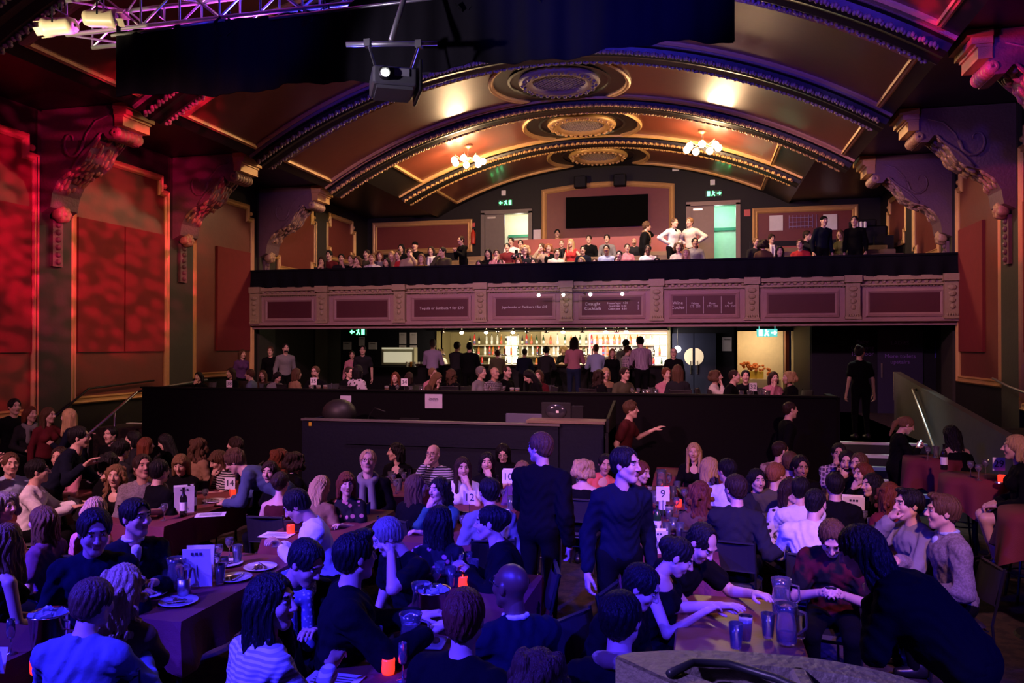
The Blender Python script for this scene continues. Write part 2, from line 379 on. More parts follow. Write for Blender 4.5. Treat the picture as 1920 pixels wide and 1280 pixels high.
# ---------------------------------------------------------------- the hall
CX, WL, WR, YB = -3.15, -11.9, 5.6, 26.7
PLY, FLZ = 13.2, .92
VR, VC = 12.4, 8.75
def vmap(s, Y, h): p = s/VR; return Vector((CX+(VR-h)*math.sin(p), Y, VC-VR+(VR-h)*math.cos(p)))
def lmap(a, b, h): return Vector((WL+h, a, b))
def rmap(a, b, h): return Vector((WR-h, a, b))
def bmap(a, b, h): return Vector((a, YB-h, b))
m = MB(); m.box((CX, 8.2, -.05), (WR-WL, 22.4, .1)); struct(m.build('floor', M_carpet))
m = MB(); m.box((-4.8, (PLY+26.7)/2+.06, FLZ/2), (14.2, 26.7-PLY-.12, FLZ)); m.box((4.0, 20.5, FLZ/2), (3.2, 12.4, FLZ)); m.box((3.0, 14.3+6, FLZ/2), (1.5, 12.0, FLZ))
struct(m.build('floor', M_carpet)).name = 'floor.001'
m = MB(); m.box((CX, -.1, .55), (WR-WL, 5.0, 1.1)); st = m.build('stage', M_black); tag(st, 'black stage deck along the front of the hall', 'stage', kind='structure')
wl = MB(); wl.box((WL-.1, 12, 3.6), (.2, 30, 7.4)); wl = struct(wl.build('wall_left', M_blackwall))
wr = MB(); wr.box((WR+.1, 12, 3.6), (.2, 30, 7.4)); wr = struct(wr.build('wall_right', M_blackwall))
# back wall with two door holes at the top level
def wall_holes(x0, x1, z0, z1, holes, y0, y1):
    m = MB(); x = x0
    for (a, b, c, d) in sorted(holes):
        m.box(((x+a)/2, (y0+y1)/2, (z0+z1)/2), (a-x, y1-y0, z1-z0))
        if c > z0: m.box(((a+b)/2, (y0+y1)/2, (z0+c)/2), (b-a, y1-y0, c-z0))
        m.box(((a+b)/2, (y0+y1)/2, (d+z1)/2), (b-a, y1-y0, z1-d)); x = b
    m.box(((x+x1)/2, (y0+y1)/2, (z0+z1)/2), (x1-x, y1-y0, z1-z0)); return m
wb = struct(wall_holes(WL, WR, 4.0, 9.4, [(-7.4, -5.8, 5.1, 7.25), (-.28, 1.2, 5.1, 7.25)], YB, YB+.2).build('wall_back', M_blackwall))
# ceiling
YR = [8.7, 12.3, 16.0, 19.6, 23.2]
m = MB()
m.grid(lambda a, b: vmap(-7.0+14*a, 3.5+16.1*b, 0), 48, 8); m.grid(lambda a, b: vmap(-6.25+12.5*a, 19.6+7.1*b, 0), 44, 4)
for sx in (-1, 1):
    x1 = WL if sx < 0 else WR
    m.grid(lambda a, b: Vector((CX+sx*6.6+(x1-CX-sx*6.6)*a, 3.5+16.1*b, 6.94)), 2, 4)
    m.grid(lambda a, b: Vector((CX+sx*5.9+(x1-CX-sx*5.9)*a, 19.6+7.1*b, 7.28)), 2, 4)
    m.grid(lambda a, b: Vector((CX+sx*5.9+(x1-CX-sx*5.9)*a, 19.6, 6.94+(.34)*b)), 2, 1)
ceil = struct(m.build('ceiling', M_vdark, smooth=True, fix=False))
MPROF = [(0, 0), (.0, .05), (.03, .085), (.06, .06), (.09, .06), (.12, .03), (.12, 0)]
def seg(a, b, n): return [(a[0]+(b[0]-a[0])*i/n, a[1]+(b[1]-a[1])*i/n) for i in range(n)]
for bi in range(6):
    y0 = ([5.1]+YR)[bi]+.62; y1 = (YR+[26.75])[bi]-.62; ym = (y0+y1)/2; so = 6.7 if bi < 4 else 5.3; hl = (y1-y0)/2
    for sg in (-1, 1):
        arc = []
        for i in range(13):
            y = hl-2*hl*i/12; arc.append((sg*math.sqrt(max(0, 1.6**2-y*y)), ym+y))
        n = 20; pts = seg((sg*so, y1), arc[0], n) + arc + seg(arc[-1], (sg*so, y0), n)[1:] + seg((sg*so, y0), (sg*so, y1), 2)
        if sg > 0: pts = pts[::-1]
        # panel sheet
        pm = MB(); hh = .015
        def fn(a, b):
            y = y0+(y1-y0)*b; si = math.sqrt(max(0, 1.6**2-(y-ym)**2)); return vmap(sg*(si+(so-si)*a), y, hh)
        pm.grid(fn, 24, 10); pm.build('vault_panel', M_vault, ceil, smooth=True)
        mm = MB(); mm.mould([(p[0], p[1]) for p in pts], [(-o if sg*0 else o-.06, h) for o, h in MPROF], vmap, True)
        # beaded edge
        mm.build('moulding', M_gold if bi >= 4 else M_gold, ceil, smooth=False)
# ribs with dentil rows and scalloped edges
for ri, yr in enumerate(YR):
    so = 7.0 if ri < 4 else 6.2; m = MB(); hw = .27; N = 44
    path = [(so-2*so*i/N, yr) for i in range(N+1)]
    m.mould(path, [(-hw-.12, 0), (-hw-.12, .05), (-hw-.04, .06), (-hw, .16), (-hw+.12, .2), (0, .17), (hw-.12, .2), (hw, .16), (hw+.04, .06), (hw+.12, .05), (hw+.12, 0)], vmap, False)
    rb = m.build('rib', M_vdark, ceil)
    for e in (-1, 1):
        m = MB(); s = -so+.1
        while s < so-.1:
            for k in range(3):
                c = vmap(s+(k-1)*.045, yr+e*(hw+.01+(.045 if k == 1 else 0)), .17); m.sph(c, (.034, .05, .045), 6, 4)
            s += .165
        m.build('scallop_trim', M_plast if ri < 3 else M_gold, rb, smooth=True)
        m = MB(); m.mould([(so-2*so*i/N, yr+e*(hw+.16)) for i in range(N+1)], [(-.03, 0), (-.02, .05), (.02, .05), (.03, 0)], vmap, False); m.build('bead_line', M_plast if ri < 3 else M_gold, rb)
# medallions
for k, ym in enumerate([10.5, 14.15, 17.8, 21.4, 25.0]):
    r0 = MB(); zc = VC-.02; n = 48
    r0.lathe([(.93, 0), (.95, -.05), (.9, -.1), (.84, -.12), (.8, -.09), (.76, -.12), (.68, -.12), (.63, -.07), (.6, -.02)], n, (CX, ym, zc))
    md = r0.build('medallion', M_plast if k < 3 else M_gold, ceil, smooth=True)
    m = MB()
    for i in range(36):
        a = 2*PI*i/36; r = .8+.05*(i % 2); m.sph((CX+r*math.cos(a), ym+r*math.sin(a), zc-.12), (.05, .05, .045), 6, 4)
    m.build('leaf_ring', M_plast if k < 3 else M_gold, md, smooth=True)
    m = MB()
    for i in range(-7, 8):
        x = i*.085; L = math.sqrt(max(0, .62**2-x*x))
        for q in (1, -1):
            d = Vector((1, q, 0)).normalized(); nn = Vector((-d.y, d.x, 0)); c = Vector((CX, ym, zc-.04))+nn*x
            m.tube([c-d*L, c+d*L], .014, 5)
    m.build('lattice', M_plast, md)
    m = MB(); m.lathe([(1.18, 0), (1.2, -.05), (1.14, -.06), (1.12, 0)], n, (CX, ym, zc+.0)); m.build('outer_ring', M_vdark, md)
# wall panels
WP = [(8.3, 11.86, 1.35, 6.35, 0), (12.76, 15.5, 1.5, 6.37, 0), (16.5, 19.0, 1.85, 6.32, 0), (20.2, 22.6, 4.85, 6.8, 1), (23.4, 25.5, 5.5, 6.9, 1)]
for wall, mp in ((wl, lmap), (wr, rmap)):
    for (y0, y1, zb, zt, both) in WP:
        n = .22; pts = [(y0, zb), (y1, zb), (y1, zt-.33), (y1-n, zt-.33), (y1-n, zt), (y0+n, zt), (y0+n, zt-.33), (y0, zt-.33)]
        if both: pts = [(y0+n, zb), (y1-n, zb), (y1-n, zb+.3), (y1, zb+.3)] + pts[2:] + [(y0, zb+.3), (y0+n, zb+.3)]
        m = MB(); m.prism(pts, mp, .0, .012); pn = m.build('panel', M_red, wall)
        m = MB(); m.mould(pts, [(-.08, .0), (-.08, .05), (-.05, .08), (-.02, .05), (.02, .05), (.04, .075), (.07, .04), (.07, 0)], mp, True); m.build('moulding', M_gold, pn)
        m = MB()
        for yy in (y0+.08, y1-.08): p = mp(yy, zt-.16, .04); m.sph(p, .06, 10, 8)
        m.build('corner_boss', M_gold, pn, smooth=True)
        if not both:
            ym = (y0+y1)/2
            for (a, b) in (((y0+.1, ym-.02), (ym+.02, y1-.12)) if zb < 1.7 else ((ym-.35, y1-.12),)):
                m = MB(); m.prism([(a, 2.45), (b, 2.45), (b, 5.1), (a, 5.1)], mp, .012, .07); m.build('acoustic_board', M_redb, pn)
    for yc in (12.3, 16.0, 19.75, 23.0):
        m = MB(); m.prism([(yc-.42, 0), (yc+.42, 0), (yc+.42, 6.9), (yc-.42, 6.9)], mp, 0, .06); m.build('pilaster', M_pil, wall)
# brackets
M_brk = mat('plum_plaster', (.16, .09, .11), .5, bump=(22, .5))
M_leaf = mat('worn_gilt_plaster', (.42, .26, .16), .42, bump=(40, .5), metal=.1)
def bracket(side, yc, label):
    x0 = WL if side < 0 else WR; zt = 6.93; q = -side
    def P(p, d, y): return Vector((x0+q*p, yc+y, zt-d))
    t = thing('wall_bracket', label, 'bracket', (x0+q*.06, yc, 5.0), 0, 'console brackets under the ceiling ribs'); t.location = (0, 0, 0)
    prof = [(0.06, 0), (1.72, 0), (1.70, .42), (1.62, .62), (1.5, .62), (1.40, .5), (1.28, .52), (1.14, .76), (1.02, .98), (.84, 1.1), (.6, 1.18), (.42, 1.32), (.3, 1.55), (.26, 1.8), (.06, 1.9)]
    b = MB(); b.prism([(a, d) for a, d in prof], lambda a, d, h: P(a, d, h), -.33, .33); body = b.build('body', M_brk, t)
    c = MB()
    for (p0, p1, d0, d1, w) in ((1.66, 2.0, 0, .1, .40), (1.66, 1.93, .1, .2, .38), (1.66, 1.87, .2, .24, .36), (1.66, 1.84, .24, .40, .35)):
        c.box(P((p0+p1)/2, (d0+d1)/2, 0), (p1-p0, w*2, d1-d0))
    c.build('cornice', M_gold, t)
    v = MB(); MY = Matrix.Rotation(PI/2, 3, 'X')
    v.lathe([(.02, -.34), (.05, -.355), (.07, -.335)]+[(.085+.025*abs(math.sin(i*PI/6)), -.33+.66*i/36) for i in range(37)]+[(.07, .335), (.05, .355), (.02, .34)], 16, P(1.64, .51, 0), MY); v.build('volute', M_leaf, t, smooth=True)
    # leaf work along the underside
    F = Field(); rnd = random.Random(int(yc*7)); path = [(1.36, .5), (1.22, .6), (1.12, .76), (1.02, .92), (.9, 1.04), (.74, 1.12), (.58, 1.17), (.44, 1.28), (.34, 1.45)]
    for i in range(len(path)-1):
        for k in range(7):
            a = path[i]; bb = path[i+1]; u = rnd.random(); y = (k-3)/3*.28; p = P(a[0]+(bb[0]-a[0])*u, a[1]+(bb[1]-a[1])*u+.02*rnd.random(), y)
            F.ell(p, (.075+.03*rnd.random(), .035, .04+.02*rnd.random()), .012, Matrix.Rotation((.9 if side > 0 else -.9)+rnd.uniform(-.3, .3), 3, 'Y'))
            if abs(k-3) == 3:
                pass
    V, Q = F.mesh(.028); qmesh('acanthus_leaves', V, Q, None, [M_leaf], t)
    # scroll relief on the faces
    for e in (-1, 1):
        m = MB(); pts = [P(.72+(.36-.028*i)*math.cos(i*.55)*.75, .62+(.36-.028*i)*math.sin(i*.55), e*.335) for i in range(12)]; m.tube(pts, [.036-.002*i for i in range(12)], 8); m.tube([P(1.36-.09*i, .50+.085*i+.02*math.sin(i*1.1), e*.335) for i in range(8)], [.02+.012*math.sin(i*.45) for i in range(8)], 8)
        m.tube([P(1.5, .2, e*.335), P(1.25, .28, e*.335), P(1.05, .5, e*.335), P(.95, .75, e*.335)], [.012, .02, .02, .012], 6)
        m.build('scroll_relief', M_brk, t, smooth=True)
    F = Field()
    for i in range(7): a = 2*PI*i/7; F.ell(P(.2, 1.88+.1*math.sin(a), .12*math.cos(a)), (.11, .07, .075), .02)
    F.ell(P(.27, 1.88, 0), (.07, .06, .07), .02); V, Q = F.mesh(.024); qmesh('rosette', V, Q, None, [M_leaf], t)
    m = MB(); m.box(P(.08, 2.42, 0), (.08, .24, .9))
    for i in range(6): m.sph(P(.13, 2.08+i*.14, 0), (.05, .06, .055), 8, 6)
    m.build('drop_ornament', M_brk, t)
    return t
for s_, nm in ((-1, 'left'), (1, 'right')):
    for yc, w_ in ((12.3, 'nearest the stage, standing out furthest down'), (16.0, 'second from the stage'), (19.65, 'above the balcony front')):
        bracket(s_, yc, 'ornate plaster console bracket on the %s wall, %s' % (nm, w_))
# back wall of the gallery
def frame_back(pts, parent, name='moulding', m_=M_gold, w_=.09):
    m = MB(); m.mould(pts, [(-w_, 0), (-w_, .05), (-w_*.4, .08), (w_*.2, .05), (w_*.6, .07), (w_, .03), (w_, 0)], bmap, True); return m.build(name, m_, parent)
def pan(pts, parent, m_=M_red, h=.012): m = MB(); m.prism(pts, bmap, 0, h); return m.build('panel', m_, parent)
arcp = [(-5.25, 5.2), (-.88, 5.2), (-.88, 7.95)] + [(-.88-4.37*i/12, 7.95+.17*math.sin(PI*i/12)) for i in range(1, 12)] + [(-5.25, 7.95)]
p_ = pan(arcp, wb); frame_back(arcp, p_)
m = MB(); m.box((CX+.08, YB-.06, 7.18), (2.8, .1, 1.06)); m.build('black_screen_board', mat('matt_black_screen', (.003, .003, .003), .9, spec=.05), p_)
for (a, b, c, d) in ((-11.6, -7.95, 6.02, 7.02), (1.8, 4.85, 5.9, 7.0)):
    q = [(a, c), (b, c), (b, d), (a, d)]; p_ = pan(q, wb); frame_back(q, p_)
for x, nm in ((-3.95, 'l'), (-2.6, 'r')):
    m = MB(); m.rbox((x, YB-.16, 8.2), (.42, .3, .4), .05); o = m.build('ceiling_speaker', M_black); tag(o, 'black box speaker above the arched red panel, %s of the two' % ('left' if nm == 'l' else 'right'), 'speaker')
# gallery doors
M_dgrey = mat('grey_door_paint', (.16, .14, .12), .5); M_dbrown = mat('taupe_door_paint', (.28, .2, .15), .5)
M_lit = mat('lit_corridor_wall', (.75, .72, .6), .8); M_mint = mat('mint_corridor_wall', (.45, .7, .55), .8)
for i, (x0, x1, xs, dm, cm, lp, lcol) in enumerate(((-7.4, -5.8, -6.68, M_dgrey, M_lit, 60, (1, .95, .7)), (-.28, 1.2, .5, M_dbrown, M_mint, 55, (.75, 1, .85)))):
    z0, z1 = 5.1, 7.25
    d = MB(); d.box((x0-.06, YB-.03, (z0+z1)/2), (.14, .12, z1-z0+.1)); d.box((x1+.06, YB-.03, (z0+z1)/2), (.14, .12, z1-z0+.1)); d.box(((x0+x1)/2, YB-.03, z1+.06), (x1-x0+.26, .12, .14))
    dr = struct(d.build('door_%d' % (i+1), dm)); m = MB(); m.box(((x0+xs)/2, YB+.02, (z0+z1)/2), (xs-x0, .05, z1-z0)); lf = m.build('door_leaf', dm, dr)
    m = MB(); m.box((x0+.25, YB-.02, z1-.12), (.3, .06, .06)); m.build('door_closer', M_steel, lf)
    m = MB(); m.box(((x0+x1)/2, YB+2.2, 6.2), (3.4, .1, 3)); m.box(((x0+x1)/2, YB+1.2, 7.6), (3.4, 2.2, .1)); m.box((x0-.9, YB+1.2, 6.2), (.1, 2.2, 3)); m.box((x1+.9, YB+1.2, 6.2), (.1, 2.2, 3))
    m.box(((x0+x1)/2, YB+1.2, 5.05), (3.4, 2.2, .1)); cr = struct(m.build('wall_corridor', cm)); cr.name = 'wall_corridor_%s' % ('left', 'right')[i]
    m = MB(); m.box(((x0+x1)/2+.35, YB+2.1, 6.75), (1.6, .1, .1)); m.build('green_rail', mat('green_paint', (.02, .2, .12)), cr)
    point('corridor_lamp', ((x0+x1)/2+.2, YB+1.1, 7.2), lcol, lp, .15)
# ---------------------------------------------------------------- balcony
bal = thing('balcony', 'wide balcony with black draped rail and panelled mauve front over the bar', 'balcony', (0, 0, 0))
ROWS = [(19.95+.9*i, 3.72+.22*i) for i in range(6)]
m = MB(); m.box((CX, 22.95, 3.24), (WR-WL-.04, 7.3, .2))
for i, (y, z) in enumerate(ROWS):
    yn = y+.45 if i < 5 else 26.68; y0_ = 19.14 if i == 0 else y-.45; m.box((CX, (y0_+yn)/2, (3.34+z)/2), (WR-WL-.04, yn-y0_, z-3.34))
m.box((CX, 26.1, 4.9), (WR-WL-.04, 1.1, .34)); struct(m.build('floor', M_carpet)).name = 'floor.004'
m = MB(); m.box((CX, 19.06, 3.78), (WR-WL-.04, .16, 1.5)); m.box((CX, 19.0, 3.16), (WR-WL-.04, .3, .08)); m.build('front', M_fasc, bal)
def drp(a, b): return Vector((WL+.03+(WR-WL-.06)*a, 18.9-.05*math.sin(a*240)*b-.02*b, 4.6-.46*b))
m = MB(); m.grid(drp, 400, 3); m.box((CX, 19.02, 4.6), (WR-WL-.06, .3, .05)); m.build('rail_drape', mat('black_drape', (.006, .006, .01), .95, spec=.1), bal)
m = MB(); m.box((CX, 18.95, 4.1), (WR-WL-.04, .14, .1)); m.box((CX, 18.94, 3.95), (WR-WL-.04, .09, .04))
n_ = 120
for i in range(n_):
    x = WL+.1+(WR-WL-.2)*i/(n_-1); m.sph((x, 18.96, 4.02), (.055, .03, .045), 6, 4)
for i in range(260): m.box((WL+.06+(WR-WL-.12)*i/259, 18.96, 3.915), (.034, .03, .03))
m.build('frieze', mat('gilded_frieze', (.36, .27, .17), .5, bump=(40, .6)), bal)
PX = [WL+.02+2.18*i for i in range(9)]
for i, x in enumerate(PX):
    xx = min(max(x, WL+.2), WR-.2); m = MB(); m.box((xx, 18.92, 3.62), (.3, .16, .86)); m.box((xx, 18.88, 4.08), (.36, .2, .16)); m.box((xx, 18.9, 3.2), (.34, .18, .06))
    for k in range(4): m.sph((xx, 18.83, 3.86-.14*k), (.1-.015*k, .04, .06), 8, 6)
    for k in range(5): m.sph((xx-.1+.05*k, 18.82, 3.26), (.02, .02, .035), 6, 4)
    m.build('pilaster', mat('gilded_frieze'), bal)
for i in range(8):
    a = PX[i]+.3; b = PX[i+1]-.3
    if i == 0: a += .15
    m = MB(); q = [(a+.05, 3.3), (b-.05, 3.3), (b-.05, 3.78), (a+.05, 3.78)]
    m.prism(q, lambda u, v, h: Vector((u, 18.975-h, v)), 0, .02); m.build('inset_board', M_board, bal)
    m = MB(); m.mould(q, [(-.07, 0), (-.07, .03), (-.02, .05), (.02, .02), (.02, 0)], lambda u, v, h: Vector((u, 18.975-h, v)), True); m.build('board_frame', M_fasc, bal)
def chalk(s, x, z, sz): text('chalk_writing', s, sz, (x, 18.948, z), FRONT, M_chalk, bal, .001)
bx = lambda i: (PX[i]+PX[i+1])/2
chalk('Tequila or Sambuca 4 for £10', bx(2)+.02, 3.54, .098); chalk('Jagerbombs or Flatliners 4 for £10', bx(3)+.02, 3.54, .083)
chalk('Draught\nCocktails', bx(4)-.45, 3.54, .11); chalk('House lager  4.20\nGuest ale  4.40\nCider pint  4.30', bx(4)+.15, 3.54, .07); chalk('4\n5\n5', bx(4)+.65, 3.54, .07)
chalk('Wine\nCooler', bx(5)-.6, 3.54, .11); chalk('White\n175  250', bx(5)-.2, 3.54, .07); chalk('Rose\n175  250', bx(5)+.2, 3.54, .07); chalk('Red\n175  250', bx(5)+.6, 3.54, .07)
m = MB()
for dx in (-.4, 0, .4): m.box((bx(5)+dx, 18.95, 3.54), (.008, .004, .4))
m.build('chalk_lines', M_chalk, bal)
m = MB(); m.box((-3.0, 25.05, 5.55), (6.0, .12, 1.05)); m.box((-6.35, 24.7, 5.3), (.75, .12, .6), rz=.0); rp = m.build('seat_barrier', mat('rose_red_barrier', (.3, .06, .045), .5)); tag(rp, 'low red barrier wall behind the top seats, between the two gallery doors', 'barrier')
m = MB(); m.box((3.5, 24.6, 5.62), (4.0, .1, .2)); m.box((3.5, 24.62, 5.25), (3.9, .06, .7)); m.box((1.55, 24.6, 5.3), (.08, .12, .9)); cb = m.build('console_barrier', M_black)
tag(cb, 'black rail and barrier before the gold framed panel at the right of the gallery', 'barrier')
m = MB(); m.box((3.2, 24.5, 5.3), (2.9, .06, .5)); m.build('red_panel', mat('rose_red_barrier'), cb)
# bench rows in the gallery
M_bench = mat('tan_bench_fabric', (.2, .13, .08), .8, bump=(60, .3))
for i, (y, z) in enumerate(ROWS[:5]):
    for k, (a, b) in enumerate(((-11.2, -7.9), (-7.5, -.6), (1.5, 5.2))):
        t = thing('bench', 'long tan seating bench in gallery row %s, %s block' % (('nearest the rail', 'second from the rail', 'third from the rail', 'fourth from the rail', 'highest up')[i], ('left', 'middle', 'right')[k]), 'bench', ((a+b)/2, y+.1, z), 0, 'gallery benches')
        L_ = b-a; s = MB(); s.rbox((0, 0, .4), (L_, .42, .1), .04); s.build('seat', M_bench, t); s = MB(); s.rbox((0, .22, .62), (L_, .07, .42), .03); s.build('backrest', M_bench, t)
        s = MB(); s.box((0, 0, .175), (L_-.1, .3, .35)); s.build('base', M_black, t)
# ---------------------------------------------------------------- under the balcony
M_navy = mat('navy_black_paint', (.008, .008, .016), .6, bump=(16, .1), spec=.25)
YU = 24.5
m = wall_holes(WL, WR, FLZ, 3.14, [(-8.3, -.95, FLZ+.0, 3.12), (1.13, 3.0, FLZ+.0, 3.02)], YU, YU+.15); struct(m.build('wall_under', M_navy)).name = 'wall_rear'
# bar recess
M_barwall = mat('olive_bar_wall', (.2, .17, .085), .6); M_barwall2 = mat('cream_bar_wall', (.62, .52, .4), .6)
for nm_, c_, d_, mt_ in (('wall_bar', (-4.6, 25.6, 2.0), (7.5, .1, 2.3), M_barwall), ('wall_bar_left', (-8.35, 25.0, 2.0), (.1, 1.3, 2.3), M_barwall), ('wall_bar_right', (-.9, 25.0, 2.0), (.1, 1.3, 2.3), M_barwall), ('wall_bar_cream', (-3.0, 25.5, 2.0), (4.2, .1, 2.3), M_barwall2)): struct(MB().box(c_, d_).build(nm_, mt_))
m = MB(); m.box((4.2, 20.86, 2.03), (2.9, .12, 2.22)); m.box((2.78, 22.65, 2.03), (.1, 3.5, 2.22)); struct(m.build('wall_rear_right', M_navy))
m = MB(); m.box((-4.6, 24.55, 3.08), (7.4, 3.0, .05)); struct(m.build('ceiling_bar', M_black))
# room seen through the right opening
m = MB(); m.box((1.75, 26.1, 2.0), (1.7, .08, 2.3)); m.box((3.3, 26.1, 2.0), (.9, .08, 2.3)); m.box((1.08, 25.3, 2.0), (.08, 1.6, 2.3)); struct(m.build('wall_lobby', mat('cream_lobby_wall', (.72, .58, .38), .7)))
m = MB(); m.box((2.62, 25.3, 2.0), (.1, .5, 2.3)); struct(m.build('trim_1', mat('mahogany', (.12, .02, .01), .4)))
m = MB(); m.lathe([(.24, FLZ), (.24, 3.1)], 20, (2.98, 24.9, 0)); m.build('column', mat('ochre_column', (.33, .24, .12), .6), None, True); tag(bpy.data.objects['column'], 'ochre round column beside the lit lobby opening', 'column', kind='structure')
area('lobby_lamp', (1.9, 25.0, 3.0), (1.8, 26.0, 1.8), (1, .75, .45), 22, .8, .4)
# platform front wall, its end posts, stairs
M_pw = mat('black_platform_wall', (.0035, .003, .004), .75, bump=(20, .15), spec=.08)
m = MB(); m.box((-4.25, PLY, .875), (12.7, .12, 1.75)); m.box((-4.25, PLY, 1.755), (12.75, .18, .03)); m.box((2.12, 13.7, .875), (.1, 1.0, 1.75)); m.box((-10.55, 14.0, .875), (.1, 1.7, 1.75))
pw = m.build('platform_wall', M_pw); tag(pw, 'long low black wall across the hall holding up the raised bar floor', 'wall', kind='structure')
M_nose = mat('steel_stair_nosing', (.8, .82, .8), .4, .1); M_tread = mat('black_stair', (.02, .02, .022), .7)
for sd, (x0, x1) in enumerate(((2.2, 3.7), (-11.85, -10.62))):
    t = thing('staircase', ('short black stairs with pale metal nosings, by the slanting grey wall', 'short stairs up to the bar floor along the left wall')[sd], 'stairs', ((x0+x1)/2, 13.5, 0))
    t.location = (0, 0, 0)
    for i in range(5):
        z = .753-.167*i+.167*0; y = 13.95-.25*i
        m = MB(); m.box(((x0+x1)/2, y+.125+0, z/2), (x1-x0, .25, z)); st_ = m.build('step', M_tread, t)
        m = MB(); m.box(((x0+x1)/2, y+.03, z+.006), (x1-x0-.02, .09, .014)); m.box(((x0+x1)/2, y-.004, z-.02), (x1-x0-.02, .012, .05)); m.build('nosing', M_nose, st_)
    m = MB(); m.box(((x0+x1)/2, 14.25, .926), (x1-x0-.02, .12, .014)); m.box(((x0+x1)/2, 14.19, .9), (x1-x0-.02, .012, .05)); m.build('nosing', M_nose, t)
m = MB(); m.box((2.95, 14.16, .45), (1.5, .06, .9)); m.box((-11.2, 14.16, .45), (1.2, .06, .9)); struct(m.build('trim_2', M_tread))
m = MB(); m.box((-11.25, 20, .46), (1.28, 11.6, .92)); struct(m.build('floor', M_carpet)).name = 'floor.002'
# ramp wall and rails
M_ramp = mat('grey_green_ramp_wall', (.085, .09, .075), .55, bump=(12, .15))
m = MB(); m.prism([(16.6, .0), (16.6, 2.06), (8.2, 1.14), (8.2, 0)], lambda a, b, h: Vector((3.72+h, a, b)), 0, .12)
rw = m.build('ramp_wall', M_ramp); tag(rw, 'slanting grey green wall of the side ramp beside the right stairs', 'wall', kind='structure')
m = MB(); m.box((3.78, 16.62, 1.78), (.14, .04, .55)); m.build('edge_strip', M_metal, rw)
hr = MB(); hr.tube([(3.73, 15.0, 1.8), (3.64, 14.9, 1.8), (3.64, 13.55, .9), (3.64, 13.45, .75), (3.73, 13.45, .75)], .024, 8); o = hr.build('handrail', M_steel, None, True); tag(o, 'short steel handrail slanting down the grey green ramp wall', 'handrail')
hr = MB(); hr.tube([(5.45, 16.6, 1.95), (4.9, 14.2, 1.9), (4.9, 8, 1.35)], .022, 8); o = hr.build('handrail', M_steel, None, True); tag(o, 'long ramp handrail along the right wall behind the slanting wall', 'handrail')
m = MB(); m.prism([(14.6, 0), (14.6, 1.2), (8, .7), (8, 0)], lambda a, b, h: Vector((3.86+h, a, b)), 0, 1.7); struct(m.build('floor', M_carpet)).name = 'floor.003'
hr = MB(); hr.tube([(-10.6, 11.75, .2), (-10.6, 11.75, .98), (-10.6, 13.0, 1.68), (-10.6, 15.2, 1.82)], .026, 8); hr.tube([(-10.6, 12.4, .3), (-10.6, 12.4, 1.33)], .02, 6); o = hr.build('handrail', M_steel, None, True); tag(o, 'grey steel handrail climbing the left stairs to the bar floor', 'handrail')
hr = MB(); hr.tube([(-11.8, 11.9, 1.02), (-11.8, 13.1, 1.72), (-11.8, 15, 1.8)], .022, 8); o = hr.build('handrail', M_blackmetal, None, True); tag(o, 'dark handrail fixed to the left wall beside the stairs', 'handrail')
# ---------------------------------------------------------------- people
SKINS = [mat('skin_pale', (.62, .38, .28), .5, var=.06), mat('skin_warm', (.5, .28, .19), .5, var=.06), mat('skin_tan', (.36, .19, .12), .5, var=.06), mat('skin_deep', (.12, .055, .035), .42, var=.06)]
M_lip = mat('lips', (.34, .13, .11), .45, var=0); M_eye = mat('eye_white', (.42, .38, .36), .2, var=0); M_iris = mat('iris', (.03, .02, .015), .15, var=0)
HC = dict(bk=(.007, .0055, .006), db=(.028, .014, .009), br=(.09, .045, .022), lb=(.2, .11, .05), bl=(.5, .33, .15), gr=(.2, .17, .15), au=(.13, .035, .015), gi=(.24, .09, .03))
def hairmat(c): return mat('hair_'+c, HC[c], .5, bump=(85, 1.0, (1, 1, .1)), var=.4, spec=.22)
TC = dict(black=(.0026, .0026, .0034), navy=(.005, .007, .017), white=(.72, .7, .7), grey=(.2, .19, .19), charcoal=(.018, .018, .02), denim=(.07, .1, .17), maroon=(.12, .015, .02), red=(.5, .04, .04),
          pink=(.5, .2, .24), olive=(.08, .075, .04), beige=(.4, .3, .2), lilac=(.3, .24, .36), brown=(.1, .055, .03), purple=(.1, .04, .14), teal=(.03, .1, .12), bluegrey=(.12, .15, .22), cream=(.62, .55, .45), coral=(.6, .12, .08),
          lblue=(.35, .42, .6), tan=(.28, .17, .09), yellow=(.5, .33, .05), darkred=(.07, .012, .012))
TP = dict(stripe=((.02, .02, .025), ('stripe', (.5, .48, .48), 11)), plaid=((.1, .05, .1), ('plaid', (.5, .4, .42), 7)), check=((.3, .28, .3), ('plaid', (.06, .04, .05), 9)), floral=((.012, .012, .015), ('spots', (.5, .2, .22), 13)),
          mono=((.6, .55, .58), ('spots', (.02, .02, .02), 16)), knit=((.16, .16, .3), ('spots', (.6, .58, .62), 42)), tweed=((.22, .19, .2), ('noise', (.16, .135, .14), 70)), pstripe=((.12, .05, .13), ('vstripe', (.45, .36, .42), 16)), bstripe=((.3, .3, .33), ('stripe', (.6, .6, .63), 14)),
          sprint=((.007, .007, .009), ('noise', (.07, .006, .014), 6)), camo=((.42, .3, .2), ('noise', (.16, .09, .06), 14)))
def topmat(n):
    if n in TP: return mat('cloth_'+n, TP[n][0], .9, pat=TP[n][1], bump=(14, .35), spec=.15)
    return mat('cloth_'+n, TC[n], .9, bump=(14, .5), spec=.12)
